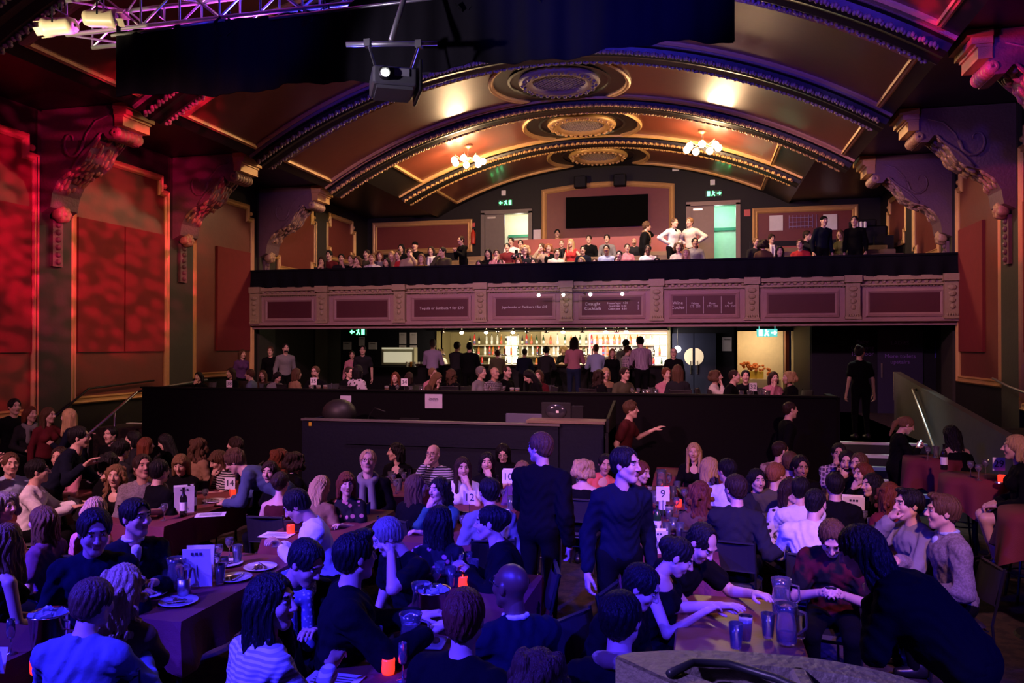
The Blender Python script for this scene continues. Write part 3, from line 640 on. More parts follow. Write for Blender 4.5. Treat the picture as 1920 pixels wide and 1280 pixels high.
# head prototypes (origin at the skull centre, face towards -Y, 0.23 tall)
_H = {}
def head_arrays(kind, lod):
    key = (kind, lod)
    if key in _H: return _H[key]
    f = Field(); m = kind == 'm'
    f.ell((0, .015, .03), (.076, .096, .086), .03); f.ell((0, -.028, -.025), (.061 if m else .058, .062, .08), .03)
    f.cap((0, -.058, -.098), (0, -.05, -.088), .024 if m else .019, None, .02)
    for s in (-1, 1):
        f.cap((s*.052, .0, -.055), (s*.012, -.056, -.096), .02 if m else .015, None, .03)
        f.ell((s*.038, -.062, -.022), (.024, .024, .026), .02); f.ell((s*.079, .012, -.002), (.009, .02, .032), .008)
    f.cap((-.034, -.08, .034), (.034, -.08, .034), .012 if m else .007, None, .02)
    f.cap((0, .02, -.04), (0, .034, -.17), .05 if m else .043, .056 if m else .05, .03)
    for s in (-1, 1): f.ell((s*.031, -.1, .015), (.019, .016, .013), .012, op='-')
    f.cap((0, -.09, .018), (0, -.112, -.022), .0075, .0125, .012)
    for s in (-1, 1): f.ell((s*.012, -.098, -.027), (.009, .011, .008), .006)
    f.cap((-.017, -.087, -.052), (.017, -.087, -.052), .0075, None, .006); f.cap((-.014, -.086, -.064), (.014, -.086, -.064), .008, None, .006)
    f.cap((-.02, -.1, -.0575), (.02, -.1, -.0575), .0022, None, .004, '-')
    h = (.0055, .0078, .012)[lod]; V, Q = f.mesh(h); C = V[Q].mean(1); M = np.zeros(len(Q), np.int32)
    M[(np.abs(C[:, 0]) < .021) & (C[:, 1] < -.086) & (C[:, 2] < -.045) & (C[:, 2] > -.071)] = 1
    M[(np.abs(C[:, 0]) < .05) & (np.abs(C[:, 0]) > .014) & (C[:, 1] < -.068) & (np.abs(C[:, 2]-.036-.04*(.03-np.abs(np.abs(C[:, 0])-.03))) < .0055)] = 2
    parts = [(V, Q, M)]
    for s in (-1, 1):
        e = Field().ell((s*.031, -.078, .014), (.0135, .0125, .0068 if m else .0078), .002); v, q = e.mesh(.003 if lod == 0 else .0045); c = v[q].mean(1)
        mi = np.where((np.hypot(c[:, 0]-s*.031, c[:, 2]-.014) < .0062) & (c[:, 1] < -.082), 4, 3).astype(np.int32); parts.append((v, q, mi))
    _H[key] = cat(parts); return _H[key]
_HR = {}
def hair_arrays(style, lod):
    key = (style, lod)
    if key in _HR: return _HR[key]
    f = Field(); cut = True; amp = .0026; nz = 19
    if style in ('short', 'crop', 'quiff', 'messy', 'ring', 'recede'):
        t = {'short': .014, 'crop': .005, 'quiff': .012, 'messy': .02, 'ring': .006, 'recede': .008}[style]
        f.ell((0, .02, .034), (.077+t, .097+t, .087+t), .02); f.ell((0, .06, -.02), (.06+t*.5, .05+t*.5, .055), .02)
        if style == 'quiff': f.ell((0, -.05, .115), (.055, .045, .025), .025)
        if style == 'messy':
            rnd = random.Random(3)
            for i in range(26): a = rnd.uniform(0, 6.28); e = rnd.uniform(.1, 1.4); f.ell((.088*math.cos(a)*math.cos(e), .02+.1*math.sin(a)*math.cos(e), .04+.095*math.sin(e)), (.022, .022, .02), .015)
        if style == 'ring': f.ell((0, -.035, .12), (.1, .14, .105), .01, op='-')
        if style == 'recede': f.ell((0, -.1, .1), (.075, .09, .06), .01, op='-')
    elif style in ('long', 'bob', 'wavy', 'curly', 'fringe', 'curlyshort', 'longdown'):
        L = {'long': .30, 'bob': .13, 'wavy': .28, 'curly': .22, 'fringe': .16, 'curlyshort': .07, 'longdown': .34}[style]
        f.ell((0, .018, .036), (.09, .108, .1), .02)
        for s in (-1, 1):
            f.cap((s*.078, .015, .02), (s*.09, .02, -L*.85), .026, .024, .03); f.cap((s*.06, .07, 0), (s*.065, .085, -L), .045, .03, .03)
            if style in ('longdown',): f.cap((s*.075, -.02, -.02), (s*.08, -.05, -L*.8), .02, .022, .03)
        f.cap((0, .09, .02), (0, .105, -L), .05, .04, .03)
        if style == 'fringe': f.cap((-.045, -.082, .062), (.045, -.082, .062), .018, None, .02)
        if style in ('curly', 'wavy', 'curlyshort'):
            rnd = random.Random(5); n = 60 if style != 'wavy' else 34; q = .03 if style != 'wavy' else .02
            for i in range(n):
                a = rnd.uniform(-.5, 3.64); z = rnd.uniform(-L, .09); rr = .1+(.02 if z < 0 else 0); sc = math.sqrt(max(.15, 1-(max(0, z-.03)/.1)**2))
                f.ell((rr*math.cos(a)*sc, .02+(rr+.015)*math.sin(a)*sc, z), (q, q, q*1.3), .015)
        amp = .0034
    elif style in ('bun', 'pony', 'updo'):
        f.ell((0, .018, .034), (.086, .103, .095), .02); f.ell((0, .06, -.02), (.06, .05, .05), .02)
        if style == 'bun': f.ell((0, .1, .1), (.042, .042, .042), .01)
        if style == 'updo': f.ell((0, .11, .03), (.06, .05, .06), .02)
        if style == 'pony': f.cap((0, .115, .04), (0, .15, -.05), .03, .032, .02); f.cap((0, .15, -.05), (0, .14, -.24), .032, .014, .02)
    elif style == 'beard':
        f.ell((0, -.04, -.075), (.054, .058, .045), .02); f.cap((-.025, -.09, -.042), (.025, -.09, -.042), .007, None, .01)
        f.ell((0, -.1, -.055), (.022, .02, .008), .004, op='-'); f.ell((0, -.02, -.01), (.09, .1, .035), .01, op='-'); amp = .001
    elif style == 'cap': f.ell((0, .018, .05), (.088, .106, .082), .02); f.cap((-.03, -.1, .055), (.03, -.1, .055), .012, None, .03); f.cap((-.02, -.13, .05), (.02, -.13, .05), .008, None, .03)
    if style not in ('beard',):
        f.ell((0, -.115, -.04), (.066 if style not in ('fringe',) else .06, .077 if style in ('fringe', 'cap') else (.095 if style in ('short', 'crop', 'quiff', 'recede') else .088), .155 if style in ('short', 'crop', 'quiff', 'recede', 'ring', 'bun', 'updo', 'pony') else .135 if style not in ('fringe', 'cap') else .1), .012, op='-')
        if style in ('short', 'crop', 'quiff', 'messy', 'ring', 'recede', 'bun', 'pony', 'updo', 'cap'):
            for s in (-1, 1): f.ell((s*.085, -.03, -.06), (.03, .06, .06), .01, op='-')
    h = (.0065, .009, .013)[lod]
    def disp(x, y, z): return amp*np.sin(nz*np.arctan2(x, y-.02)+4*np.sin(z*22))+amp*.5*np.sin(41*np.arctan2(x, y-.02)+6*np.sin(z*31))
    _HR[key] = f.mesh(h, disp if lod < 2 and style != 'cap' else None); return _HR[key]
_HD = {}
def hand_arrays(curl, lod):
    key = (curl, lod)
    if key in _HD: return _HD[key]
    f = Field(); f.cap((0, 0, -.03), (0, 0, .02), .026, .026, .02)
    for x in (-.028, -.01, .01, .028): f.cap((x*.8, 0, .02), (x, -.002, .088), .0145, .0125, .012)
    for i, (x, L) in enumerate(((.03, .068), (.0105, .078), (-.0105, .072), (-.03, .056))):
        p = np.array((x, -.002, .09)); a = 0; r = .0098-.0004*i
        for j, fr in enumerate((.45, .31, .26)):
            a += R(curl)*(1 if j < 2 else .7)+R(2*i); q = p+L*fr*np.array((x*.8, -math.sin(a), math.cos(a))); f.cap(p, q, r-.0007*j, r-.0007*(j+1), .004); p = q
    c = R(min(curl, 40)); p0 = (.026, -.004, .012); p1 = (.05, -.018-.01*c, .046); p2 = (.056-.02*c, -.03-.02*c, .075); p3 = (.056-.04*c, -.036-.03*c, .098)
    f.cap(p0, p1, .0165, .0125, .012); f.cap(p1, p2, .0118, .0105, .004); f.cap(p2, p3, .0105, .0085, .004)
    _HD[key] = f.mesh((.0055, .007, .011)[lod]); return _HD[key]
def rx(a): return np.array(Matrix.Rotation(a, 3, 'X'))
def ry(a): return np.array(Matrix.Rotation(a, 3, 'Y'))
def rz(a): return np.array(Matrix.Rotation(a, 3, 'Z'))
def ik(S, W, pole, l1, l2):
    S, W, pole = map(lambda q: np.array(q, float), (S, W, pole)); d = W-S; L = np.linalg.norm(d); mx = (l1+l2)*.985
    if L > mx: W = S+d/L*mx; d = W-S; L = mx
    L = max(L, .12); u = d/np.linalg.norm(d); a = (l1*l1-l2*l2+L*L)/(2*L); hh = math.sqrt(max(0, l1*l1-a*a)); pv = pole-u*np.dot(pole, u); pv = pv/(np.linalg.norm(pv)+1e-9)
    return S+u*a+pv*hh, W
PEOPLE = []
M_leatherblack = mat('black_shoe_leather', (.01, .01, .01), .35)
M_trs = {k: mat('trousers_'+k, c, .9, bump=(16, .3), spec=.12) for k, c in dict(black=(.0026, .0026, .0034), denim=(.02, .03, .07), grey=(.08, .08, .09)).items()}
seed_ = [0]
def person(px, py, a=0, pose='sit', ha=0, hp=0, lean=8, side=0, rh='lap', lh='lap', hair='short', hc='db', top='shirt', tm='black', tr='black', skin=0, sex='m', Y=None, d=None, base=0, s=1.0, label='', beard=False, glasses=False, scarf=None, collar=None, chair=None, zfit=False, bulk=1.0, hold=None):
    """px, py: where the photograph shows the crown of the head; the place on the floor follows from the body's own height."""
    seed_[0] += 1; rnd = random.Random(seed_[0]*13)
    fem = sex == 'f'
    if fem: s *= .95
    hipz = {'sit': .53, 'stand': .93, 'bend': .9, 'stool': .84, 'crouch': .62}[pose]
    TL = rx(-0) if False else np.array(Matrix.Rotation(R(side), 3, 'Y')) @ np.array(Matrix.Rotation(R(lean), 3, 'X'))
    # leaning forward: rotate about X so that +Z tips towards -Y
    hip = np.array((0, 0, hipz)); T = lambda p: hip + TL @ np.array(p, float)
    if lean > 25: hip = np.array((0, .06, hipz))
    sw = .150 if fem else .170*bulk
    nb = T((0, .012, .50)); neck_dir = TL @ np.array((0, -.05, 1)); 
    HR_ = TL*0; yaw = R(ha)
    hl = np.array(Matrix.Rotation(R(side*.4), 3, 'Y')) @ rz(yaw) @ rx(R(hp)) 
    hc_ = nb + (TL @ np.array((0, -.012, .05))) + hl @ np.array((0, -.03, .122))
    topz = hc_ + np.array((0, 0, .122))
    Rz = rz(R(a))
    # place
    if Y is not None:
        w_ = at(px, py, Y=Y); hz = base+topz[2]*s
        if zfit: s2 = (w_.z-base)/topz[2]; s = min(max(s2, s*.90), s*1.07)
        hz = base+topz[2]*s; wp = Vector((w_.x, Y, hz))
    else:
        hz = base+topz[2]*s; dz = ray(px, py); wp = at(px, py, Z=hz)
    root = np.array((wp.x, wp.y, base)) - (Rz @ (topz*s))*np.array((1, 1, 0)); root[2] = base
    dist = math.hypot(root[0], root[1]); lod = 0 if dist < 7.5 else 1 if dist < 12 else 2
    hb = (.011, .016, .026)[lod]
    t = thing('person', label, 'person', tuple(root), R(a)); t.scale = (s, s, s)
    sk = Field(); tp = Field(); bt = Field()
    th = .012 if top != 'jacket' else .02
    # torso
    def E(F, c, r, k=.05, g=0): F.ell(T(c), (r[0]+g, r[1]+g, r[2]+g), k, TL)
    hipw = .158 if not fem else .165
    tor = [((0, 0, .03), (hipw*bulk, .115, .12)), ((0, -.005, .17), ((.13 if fem else .142)*bulk, .1*bulk, .13)), ((0, .0, .33), ((.142 if fem else .158)*bulk, .105*bulk, .16)), ((0, .01, .41), (sw-.004, .078, .085))]
    for c, r in tor:
        E(tp, c, r, .05, th)
        if lod < 2 and top in ('scoop', 'straps', 'vneck', 'offshoulder'): E(sk, c, r, .05, -.002)
    if top in ('scoop', 'straps', 'vneck', 'offshoulder'):
        if fem: pass
    if fem:
        for q in (-1, 1):
            for F_, g in ((tp, th), (sk, 0)):
                if F_ is tp or top in ('scoop', 'straps', 'offshoulder', 'vneck'): F_.ell(T((q*.07, -.09, .33)), (.06+g, .055+g, .06+g), .03)
    else: E(tp, (0, -.06, .37), (.12, .06, .08), .05, th)
    if top in ('scoop', 'straps', 'vneck', 'offshoulder') and lod == 2: E(sk, (0, 0, .40), (sw, .1, .12), .05, -.002)
    sk.cap(hip, T((0, .02, .40)), .07, .07, .03); sk.cap(T((0, .02, .40)), nb, .055, .052, .03); sk.cap(nb, hc_+hl @ np.array((0, .03, -.08)), .054 if not fem else .046, .048 if not fem else .041, .02)
    # arms
    l1, l2 = (.275, .25) if fem else (.29, .262)
    hands = []
    shr = .048 if fem else .056
    for q, mode in ((-1, rh), (1, lh)):
        S_ = T((q*sw, .012, .425)); sk.cap(T((q*.03, .015, .49)), S_, .036, .034, .03); pole = np.array((q*.5, .35, -.6)); curl = 28; pn = np.array((0, 0, -1.)); free = False
        chin = hc_+hl @ np.array((q*.03, -.075, -.125))
        if mode == 'lap': W = hip+np.array((q*.1, -.26, .10)); 
        elif mode == 'table': W = np.array((q*.14, -.46, .80)); curl = 18
        elif mode == 'tablein': W = np.array((q*.05, -.40, .81)); curl = 30
        elif mode == 'chin': W = chin+np.array((q*.02, -.03, -.06)); pn = np.array((0, 1., .2)); curl = 60; pole = np.array((q*.4, -.4, -1))
        elif mode == 'mouth': W = hc_+hl @ np.array((q*.05, -.13, -.13)); pn = np.array((-q*.5, 1., 0)); curl = 45; pole = np.array((q*.5, -.3, -1))
        elif mode == 'ear': W = hc_+hl @ np.array((q*.11, -.04, -.1)); pn = np.array((-q*1., 0, 0)); curl = 20; pole = np.array((q*.8, -.2, -.8))
        elif mode == 'down': W = hip+np.array((q*.25, -.03, -.1)); pn = np.array((-q*1., 0, 0)); pole = np.array((q*.3, 1, 0))
        elif mode == 'hip': W = hip+np.array((q*.185, -.03, .12)); pole = np.array((q*1, .4, .1)); pn = np.array((-q*1., .2, 0)); curl = 40
        elif mode == 'front': W = np.array((q*.08, -.36, hipz+.24)); pn = np.array((-q*.6, .2, -.6)); curl = 45
        elif mode == 'phone': W = np.array((q*.04, -.30, hipz+.30)); pn = np.array((-q*.3, .7, .7)); curl = 50
        elif mode == 'cross': W = T((-q*.1, -.17, .25)); pn = np.array((0, 1., 0)); pole = np.array((q*1, -.1, -.8))
        elif mode == 'out': W = np.array((q*.42, -.38, hipz+.32)); pn = np.array((0, .3, -1.)); curl = 18; pole = np.array((q*.4, .3, -1))
        elif mode == 'reach': W = np.array((q*.12, -.58, hipz-.10)); curl = 25
        elif mode == 'rtable': W = np.array((q*.2, -.55, .79)); curl = 10
        elif mode == 'side': W = np.array((q*.46, -.1, .76)); curl = 20; pole = np.array((q*.2, .6, -1))
        elif mode == 'up': W = hc_+np.array((q*.25, -.2, .05)); pn = np.array((0, -1., 0)); curl = 15
        elif mode == 'drink': W = T((q*.1, -.3, .42)); pn = np.array((-q*1, .3, 0)); curl = 50
        elif mode == 'rail': W = np.array((q*.2, -.5, hipz+.1)); curl = 30
        else: W = np.array(mode, float)
        El, W = ik(S_, W, pole, l1, l2); mid = El*.5+W*.5; fd = (W-El)/np.linalg.norm(W-El)
        r1, r2, r3 = (.042, .034, .024) if fem else (.05, .041, .029)
        sk.cap(S_, El, r1, r2, .02); sk.cap(El, W, r2, r3, .015)
        if top not in ('straps', 'offshoulder', 'sleeveless'):
            tp.cap(T((q*.045, .018, .475)), S_, .058, shr+.008, .04)
        sl = {'shirt': 1, 'jacket': 1, 'vneck': 1, 'scoop': 1, 'tee': .55, 'rolled': 1.4, 'long': 1}.get(top, 0)
        if sl:
            g = th+.004
            if sl == .55: tp.cap(S_, S_+(El-S_)*.62, r1+g+.006, r1+g+.008, .035)
            elif sl == 1.4: tp.cap(S_, El, r1+g, r2+g, .035); tp.cap(El, El+(W-El)*.3, r2+g, r2+g, .02)
            else:
                tp.cap(S_, El, r1+g, r2+g+.002, .035); tp.cap(El, El+(W-El)*.9, r2+g+.002, r3+g+.004, .02)
                if lod < 2:      # gathered creases at the elbow
                    for e in (-.05, 0.0, .05): cpt = El+((W-El)/l2 if e > 0 else (S_-El)/l1)*abs(e); tp.ell(cpt, (r2+g+.006,)*3, .012)
        elif top == 'offshoulder': tp.cap(S_+(El-S_)*.25, El, r1+th, r2+th, .03); tp.cap(El, W*.9+El*.1, r2+th, r3+th, .02)
        elif top == 'straps':
            tp.cap(T((q*.1, -.075, .40)), T((q*.11, .0, .485)), .014, None, .01); tp.cap(T((q*.11, .0, .485)), T((q*.09, .07, .40)), .014, None, .01)
        zc = fd; xc = np.cross(pn, -zc)*1.0; pnn = pn-zc*np.dot(pn, zc); pnn = pnn/(np.linalg.norm(pnn)+1e-9); yc = -pnn; xc = np.cross(yc, zc)
        Mh = np.stack([xc, yc, zc], 1); cu = curl if abs(curl) < 80 else 60; cu = min((12, 28, 45, 60), key=lambda q_: abs(q_-cu))
        V, Q = hand_arrays(cu, lod); V = V.copy(); sgn = 1
        # the thumb sits on the inner/upper side
        if np.dot(Mh @ np.array((1, 0, 0)), np.array((-q, -.2, .6))) < 0: V[:, 0] *= -1; Q = Q[:, ::-1]
        V = (V*(.93 if fem else 1.02)) @ Mh.T + W + fd*.028; hands.append((V, Q)); 
        if q < 0: t['_rw'] = list((W+fd*.09-pnn*-.03))
        else: t['_lw'] = list((W+fd*.09-pnn*-.03))
    if top in ('straps', 'offshoulder', 'sleeveless'):
        tp.ell(T((0, .0, .53)), (.3, .2, .10 if top != 'offshoulder' else .13), .015, TL, '-')
        if top == 'sleeveless':
            for q in (-1, 1): tp.cap(T((q*.09, .0, .46)), T((q*.13, .01, .45)), .055, .06, .03)
    if top == 'scoop': tp.ell(T((0, -.13, .47)), (.085, .09, .09), .012, TL, '-')
    if top == 'vneck': tp.cap(T((0, -.16, .36)), T((0, -.1, .52)), .012, .07, .008, '-')
    if top in ('shirt', 'jacket', 'rolled'):
        for i in range(8):
            a0 = 2*PI*i/8; a1 = 2*PI*(i+1)/8; rr = .06 if not fem else .053
            if i in (5,) and True: continue
            tp.cap(T((rr*math.cos(a0), .01+rr*math.sin(a0), .505)), T((rr*math.cos(a1), .01+rr*math.sin(a1), .505)), .015, None, .01)
    # legs
    for q in (-1, 1):
        Hj = hip+np.array((q*.09, 0, 0)); seat = pose in ('sit', 'stool')
        if pose == 'sit': K = np.array((q*.13, -.42, .50)); A = np.array((q*.12, -.36+.1*rnd.random(), .09))
        elif pose == 'stool': K = np.array((q*.11, -.38, .80)); A = np.array((q*.08, -.28, .40))
        elif pose == 'crouch': K = np.array((q*.14, -.3, .45)); A = np.array((q*.13, -.05, .09))
        else: K = np.array((q*.10, -.03, .5)); A = np.array((q*.11, .02, .09))
        if tr == 'bare': bt.cap(Hj, Hj*.35+K*.65, .095, .085, .04)
        else: bt.cap(Hj, K, .088, .062, .04); bt.cap(K, A, .06, .045, .03)
        if tr == 'bare': sk.cap(Hj, K, .08, .054, .04); sk.cap(K, A, .052, .032, .03)
        else: sk.cap(Hj, K, .06, .04, .03); sk.cap(K, A, .04, .03, .03)
        sk.cap(A, A+np.array((0, 0, -.03)), .03); sk.cap(A+np.array((0, .0, -.03)), A+np.array((0, -.1, -.045)), .028, .022, .02)
    bt.ell(hip, (.165*bulk, .125, .11), .05)
    parts = []
    V, Q = sk.mesh(hb*.8 if lod < 2 else .017); parts.append((V, Q, 0))
    hv, hq, hm = head_arrays('f' if fem else 'm', lod); parts.append(((hv @ hl.T)+hc_, hq, hm))
    for v, q in hands: parts.append((v, q, 0))
    V, Q, Mi = cat(parts); hmx = hairmat(hc)
    qmesh('body', V, Q, Mi, [SKINS[skin], M_lip, hmx, M_eye, M_iris], t)
    def wr_(x, y, z): return (.0035*np.sin(70*z+6*np.sin(16*x+rnd.random()*6)+4*np.sin(19*y))+.002*np.sin(95*x+40*z))
    V, Q = tp.mesh(hb, wr_ if lod < 2 else None); qmesh('jacket' if top == 'jacket' else 'top', V, Q, None, [topmat(tm)], t)
    V, Q = bt.mesh(hb*1.25); qmesh('skirt' if tr == 'bare' else 'trousers', V, Q, None, [M_trs['black'] if tr == 'bare' else M_trs[tr]], t)
    for q in (-1, 1):
        if base == 0 or pose in ('stand', 'bend'):
            A = {'sit': (q*.12, -.31, 0), 'stool': (q*.08, -.28, .31), 'crouch': (q*.13, -.05, 0)}.get(pose, (q*.11, .02, 0))
            sh = Field().cap((A[0], A[1]+.03, A[2]+.05), (A[0], A[1]-.15, A[2]+.038), .048, .036, .02).cap((A[0], A[1]+.02, A[2]+.06), (A[0], A[1], A[2]+.1), .045, .042, .02)
            V, Q = sh.mesh(.02); V[:, 2] = np.maximum(V[:, 2], A[2]+.004); qmesh('shoe', V, Q, None, [M_leatherblack], t)
    if hair != 'bald':
        if hair == 'cap': V, Q = hair_arrays('cap', lod); qmesh('cap', (V @ hl.T)+hc_, Q, None, [topmat('black')], t)
        else:
            V, Q = hair_arrays(hair, lod); k = np.array((rnd.uniform(.98, 1.04), rnd.uniform(.98, 1.04), rnd.uniform(.98, 1.05)))
            # long hair hangs straight down whatever the tilt of the head
            Vh = (V*k) @ hl.T
            qmesh('hair', Vh+hc_, Q, None, [hmx], t)
    if beard: V, Q = hair_arrays('beard', lod); qmesh('beard', (V @ hl.T)+hc_, Q, None, [hmx], t)
    if glasses:
        g = MB(); Hh = lambda p: Vector(tuple(hl @ np.array(p)+hc_))
        for q in (-1, 1):
            g.tube([Hh((q*.031+.023*math.cos(2*PI*i/12), -.103, .012+.018*math.sin(2*PI*i/12))) for i in range(13)], .0022, 5, False)
            g.tube([Hh((q*.054, -.1, .018)), Hh((q*.08, -.03, .015)), Hh((q*.083, .02, .01))], .0022, 5)
        g.tube([Hh((-.01, -.105, .016)), Hh((.01, -.105, .016))], .0022, 5); g.build('glasses', M_blackmetal, t)
    if scarf:
        F = Field()
        for i in range(12):
            a0 = 2*PI*i/12; a1 = 2*PI*(i+1)/12; f_ = lambda u: T((.085*math.cos(u), -.01+.09*math.sin(u), .495-.025*math.sin(-u))); F.cap(f_(a0), f_(a1), .034, None, .02)
        F.cap(T((.04, -.11, .47)), T((.06, -.16, .2)), .036, .045, .02); F.cap(T((-.05, -.11, .46)), T((-.05, -.155, .26)), .034, .04, .02)
        V, Q = F.mesh(hb); qmesh('scarf', V, Q, None, [topmat(scarf)], t)
    if collar:
        F = Field()
        for i in range(10):
            if i in (7,): continue
            a0 = 2*PI*i/10; a1 = 2*PI*(i+1)/10; f_ = lambda u: T((.062*math.cos(u), .01+.062*math.sin(u), .525)); F.cap(f_(a0), f_(a1), .014, None, .01)
        F.cap(T((0, -.108, .37)), T((0, -.08, .47)), .018, .036, .02)
        V, Q = F.mesh(max(hb*.7, .011)); qmesh('shirt_collar', V, Q, None, [topmat(collar)], t)
    if hold == 'phone':
        p = (np.array(t['_rw'])+np.array(t['_lw']))/2 if rh == 'phone' and lh == 'phone' else np.array(t['_rw']); g = MB(); g.rbox((0, 0, 0), (.072, .009, .145), .008)
        o = g.build('phone', M_blackmetal, None); g = MB(); g.box((0, .006, 0), (.062, .002, .125)); g.build('screen', mat('lit_phone_screen', (.1, .1, .12), .2, emit=((.6, .7, 1), 2)), o)
        wp_ = Rz @ (p*s)+root; o.location = tuple(wp_); o.rotation_euler = (R(25), 0, R(a)); tag(o, 'dark phone held by the ' + ' '.join(label.split(',')[0].split()[:10]), 'phone')
    del t['_rw']; del t['_lw']
    PEOPLE.append((t, px, py, dist, pose)); 
    if chair is None: chair = pose == 'sit' and base < 1.5
    if chair:
        c_ = Rz @ (np.array((0, -.05, 0))*s)+root
        sh_ = label.replace('person in ', '').replace('person ', '').split(','); sh_ = sh_[0] if len(sh_[0].split()) > 3 else ' '.join(sh_[:2]); ww = sh_.split()[:9]
        put_chair((c_[0], c_[1], base), R(a), 'black padded chair under the person in ' + ' '.join(ww))
    if pose == 'stool':
        c_ = root; sh_ = label.replace('person in ', '').split(',')[0].split()[:7]
        put_stool((c_[0], c_[1], base), 0, 'tall black bar stool under the person in ' + ' '.join(sh_))
    return t
def make_chair():
    t = thing('dining_chair', 'x', 'chair', (0, 0, 0), 0, 'black padded chairs at the tables')
    m = MB(); m.rbox((0, -.02, .435), (.42, .42, .05), .05); m.build('seat', M_skirt, t)
    m = MB(); m.grid(lambda u, v: Vector(((u-.5)*.38, .235-.03*(1-(2*u-1)**2)+.06*v, .60+.26*v)), 6, 4); m.grid(lambda u, v: Vector(((u-.5)*.38, .265-.03*(1-(2*u-1)**2)+.06*v, .60+.26*v)), 6, 4)
    m.box((0, .25, .6), (.38, .03, .01)); m.box((0, .31, .86), (.38, .03, .012)); m.build('backrest', M_skirt, t)
    for sx in (-1, 1):
        m = MB(); m.tube([(sx*.19, -.19, .42), (sx*.2, -.22, .0)], .011, 6); m.build('leg', M_blackmetal, t)
        m = MB(); m.tube([(sx*.19, .31, .88), (sx*.19, .22, .45), (sx*.2, .26, 0)], .011, 6); m.build('leg', M_blackmetal, t)
    m = MB(); m.tube([(-.2, -.21, .2), (.2, -.21, .2)], .008, 6); m.tube([(-.19, -.19, .405), (.19, -.19, .405), (.19, .19, .405), (-.19, .19, .405), (-.19, -.19, .405)], .009, 6); m.build('frame', M_blackmetal, t)
    return t
def make_stool():
    t = thing('bar_stool', 'x', 'stool', (0, 0, 0), 0, 'bar stools by the ramp')
    m = MB(); m.lathe([(0, .70), (.17, .70), (.185, .72), (.18, .75), (.0, .76)], 18); m.build('seat', M_skirt, t, smooth=True)
    for k in range(4):
        a = R(45+90*k); m = MB(); m.tube([(.1*math.cos(a), .1*math.sin(a), .71), (.22*math.cos(a), .22*math.sin(a), 0)], .013, 6); m.build('leg', M_blackmetal, t)
    m = MB(); m.tube([(.175*math.cos(2*PI*i/16), .175*math.sin(2*PI*i/16), .28) for i in range(17)], .009, 6, False); m.build('foot_ring', M_blackmetal, t); return t
_pc = once(make_chair); _ps = once(make_stool)
def put_chair(loc, a, label): return _pc(loc, a, label)
def put_stool(loc, a, label): return _ps(loc, a, label)
# ---------------------------------------------------------------- lighting rig, drape, projector
M_alu = mat('aluminium_truss', (.62, .62, .64), .35, .8); M_can = mat('cream_lamp_housing', (.7, .6, .42), .4)
tr_ = thing('lighting_truss', 'long aluminium lattice truss of stage lights across the ceiling', 'truss')
TX0, TX1, TY, TZ = -7.55, 2.0, 8.0, 6.38
for (dy, dz) in ((0, 0), (.42, 0), (0, .42), (.42, .42)):
    m = MB(); m.tube([(TX0, TY+dy, TZ+dz), (TX1, TY+dy, TZ+dz)], .027, 10); m.build('chord', M_alu, tr_, True)
N_ = 18; st_ = (TX1-TX0)/N_
for i in range(N_):
    a = TX0+i*st_; b = a+st_; m = MB(); u = i % 2
    for (p, q) in (((a, 0, u*.42), (b, 0, .42-u*.42)), ((a, .42, u*.42), (b, .42, .42-u*.42)), ((a, u*.42, 0), (b, .42-u*.42, 0)), ((a, u*.42, .42), (b, .42-u*.42, .42))):
        m.tube([(p[0], TY+p[1], TZ+p[2]), (q[0], TY+q[1], TZ+q[2])], .013, 6)
    m.tube([(a, TY, TZ), (a, TY, TZ+.42)], .013, 6); m.tube([(a, TY+.42, TZ), (a, TY+.42, TZ+.42)], .013, 6); m.build('brace', M_alu, tr_)
def par(key=0):
    t = thing('stage_lantern', 'x', 'stage light', (0, 0, 0), 0, 'lanterns on the lighting truss'); MY = Matrix.Rotation(PI/2, 3, 'Y')
    m = MB(); m.lathe([(.02, -.2), (.08, -.2), (.1, -.14), (.1, .12), (.115, .14), (.115, .2), (.1, .2)], 20, (0, 0, -.2), MY); m.build('housing', M_can if key == 0 else M_blackmetal, t, True)
    m = MB(); m.lathe([(.001, .17), (.1, .17)], 20, (0, 0, -.2), MY); m.build('lens', M_glass if key == 2 else mat('dull_lens', (.1, .1, .12), .1), t)
    m = MB(); m.tube([(0, -.13, -.2), (0, -.13, -.02), (0, .13, -.02), (0, .13, -.2)], .011, 6); m.tube([(0, 0, -.02), (0, 0, .08)], .02, 6); m.build('yoke', M_blackmetal, t)
    m = MB()
    for k in range(4): a = R(45+90*k); m.box((.24, .1*math.cos(a), -.2+.1*math.sin(a)), (.09, .1, .006), M=Matrix.Rotation(a+PI/2, 3, 'X'))
    m.build('barn_doors', M_can if key == 0 else M_blackmetal, t); return t
pp = once(par)
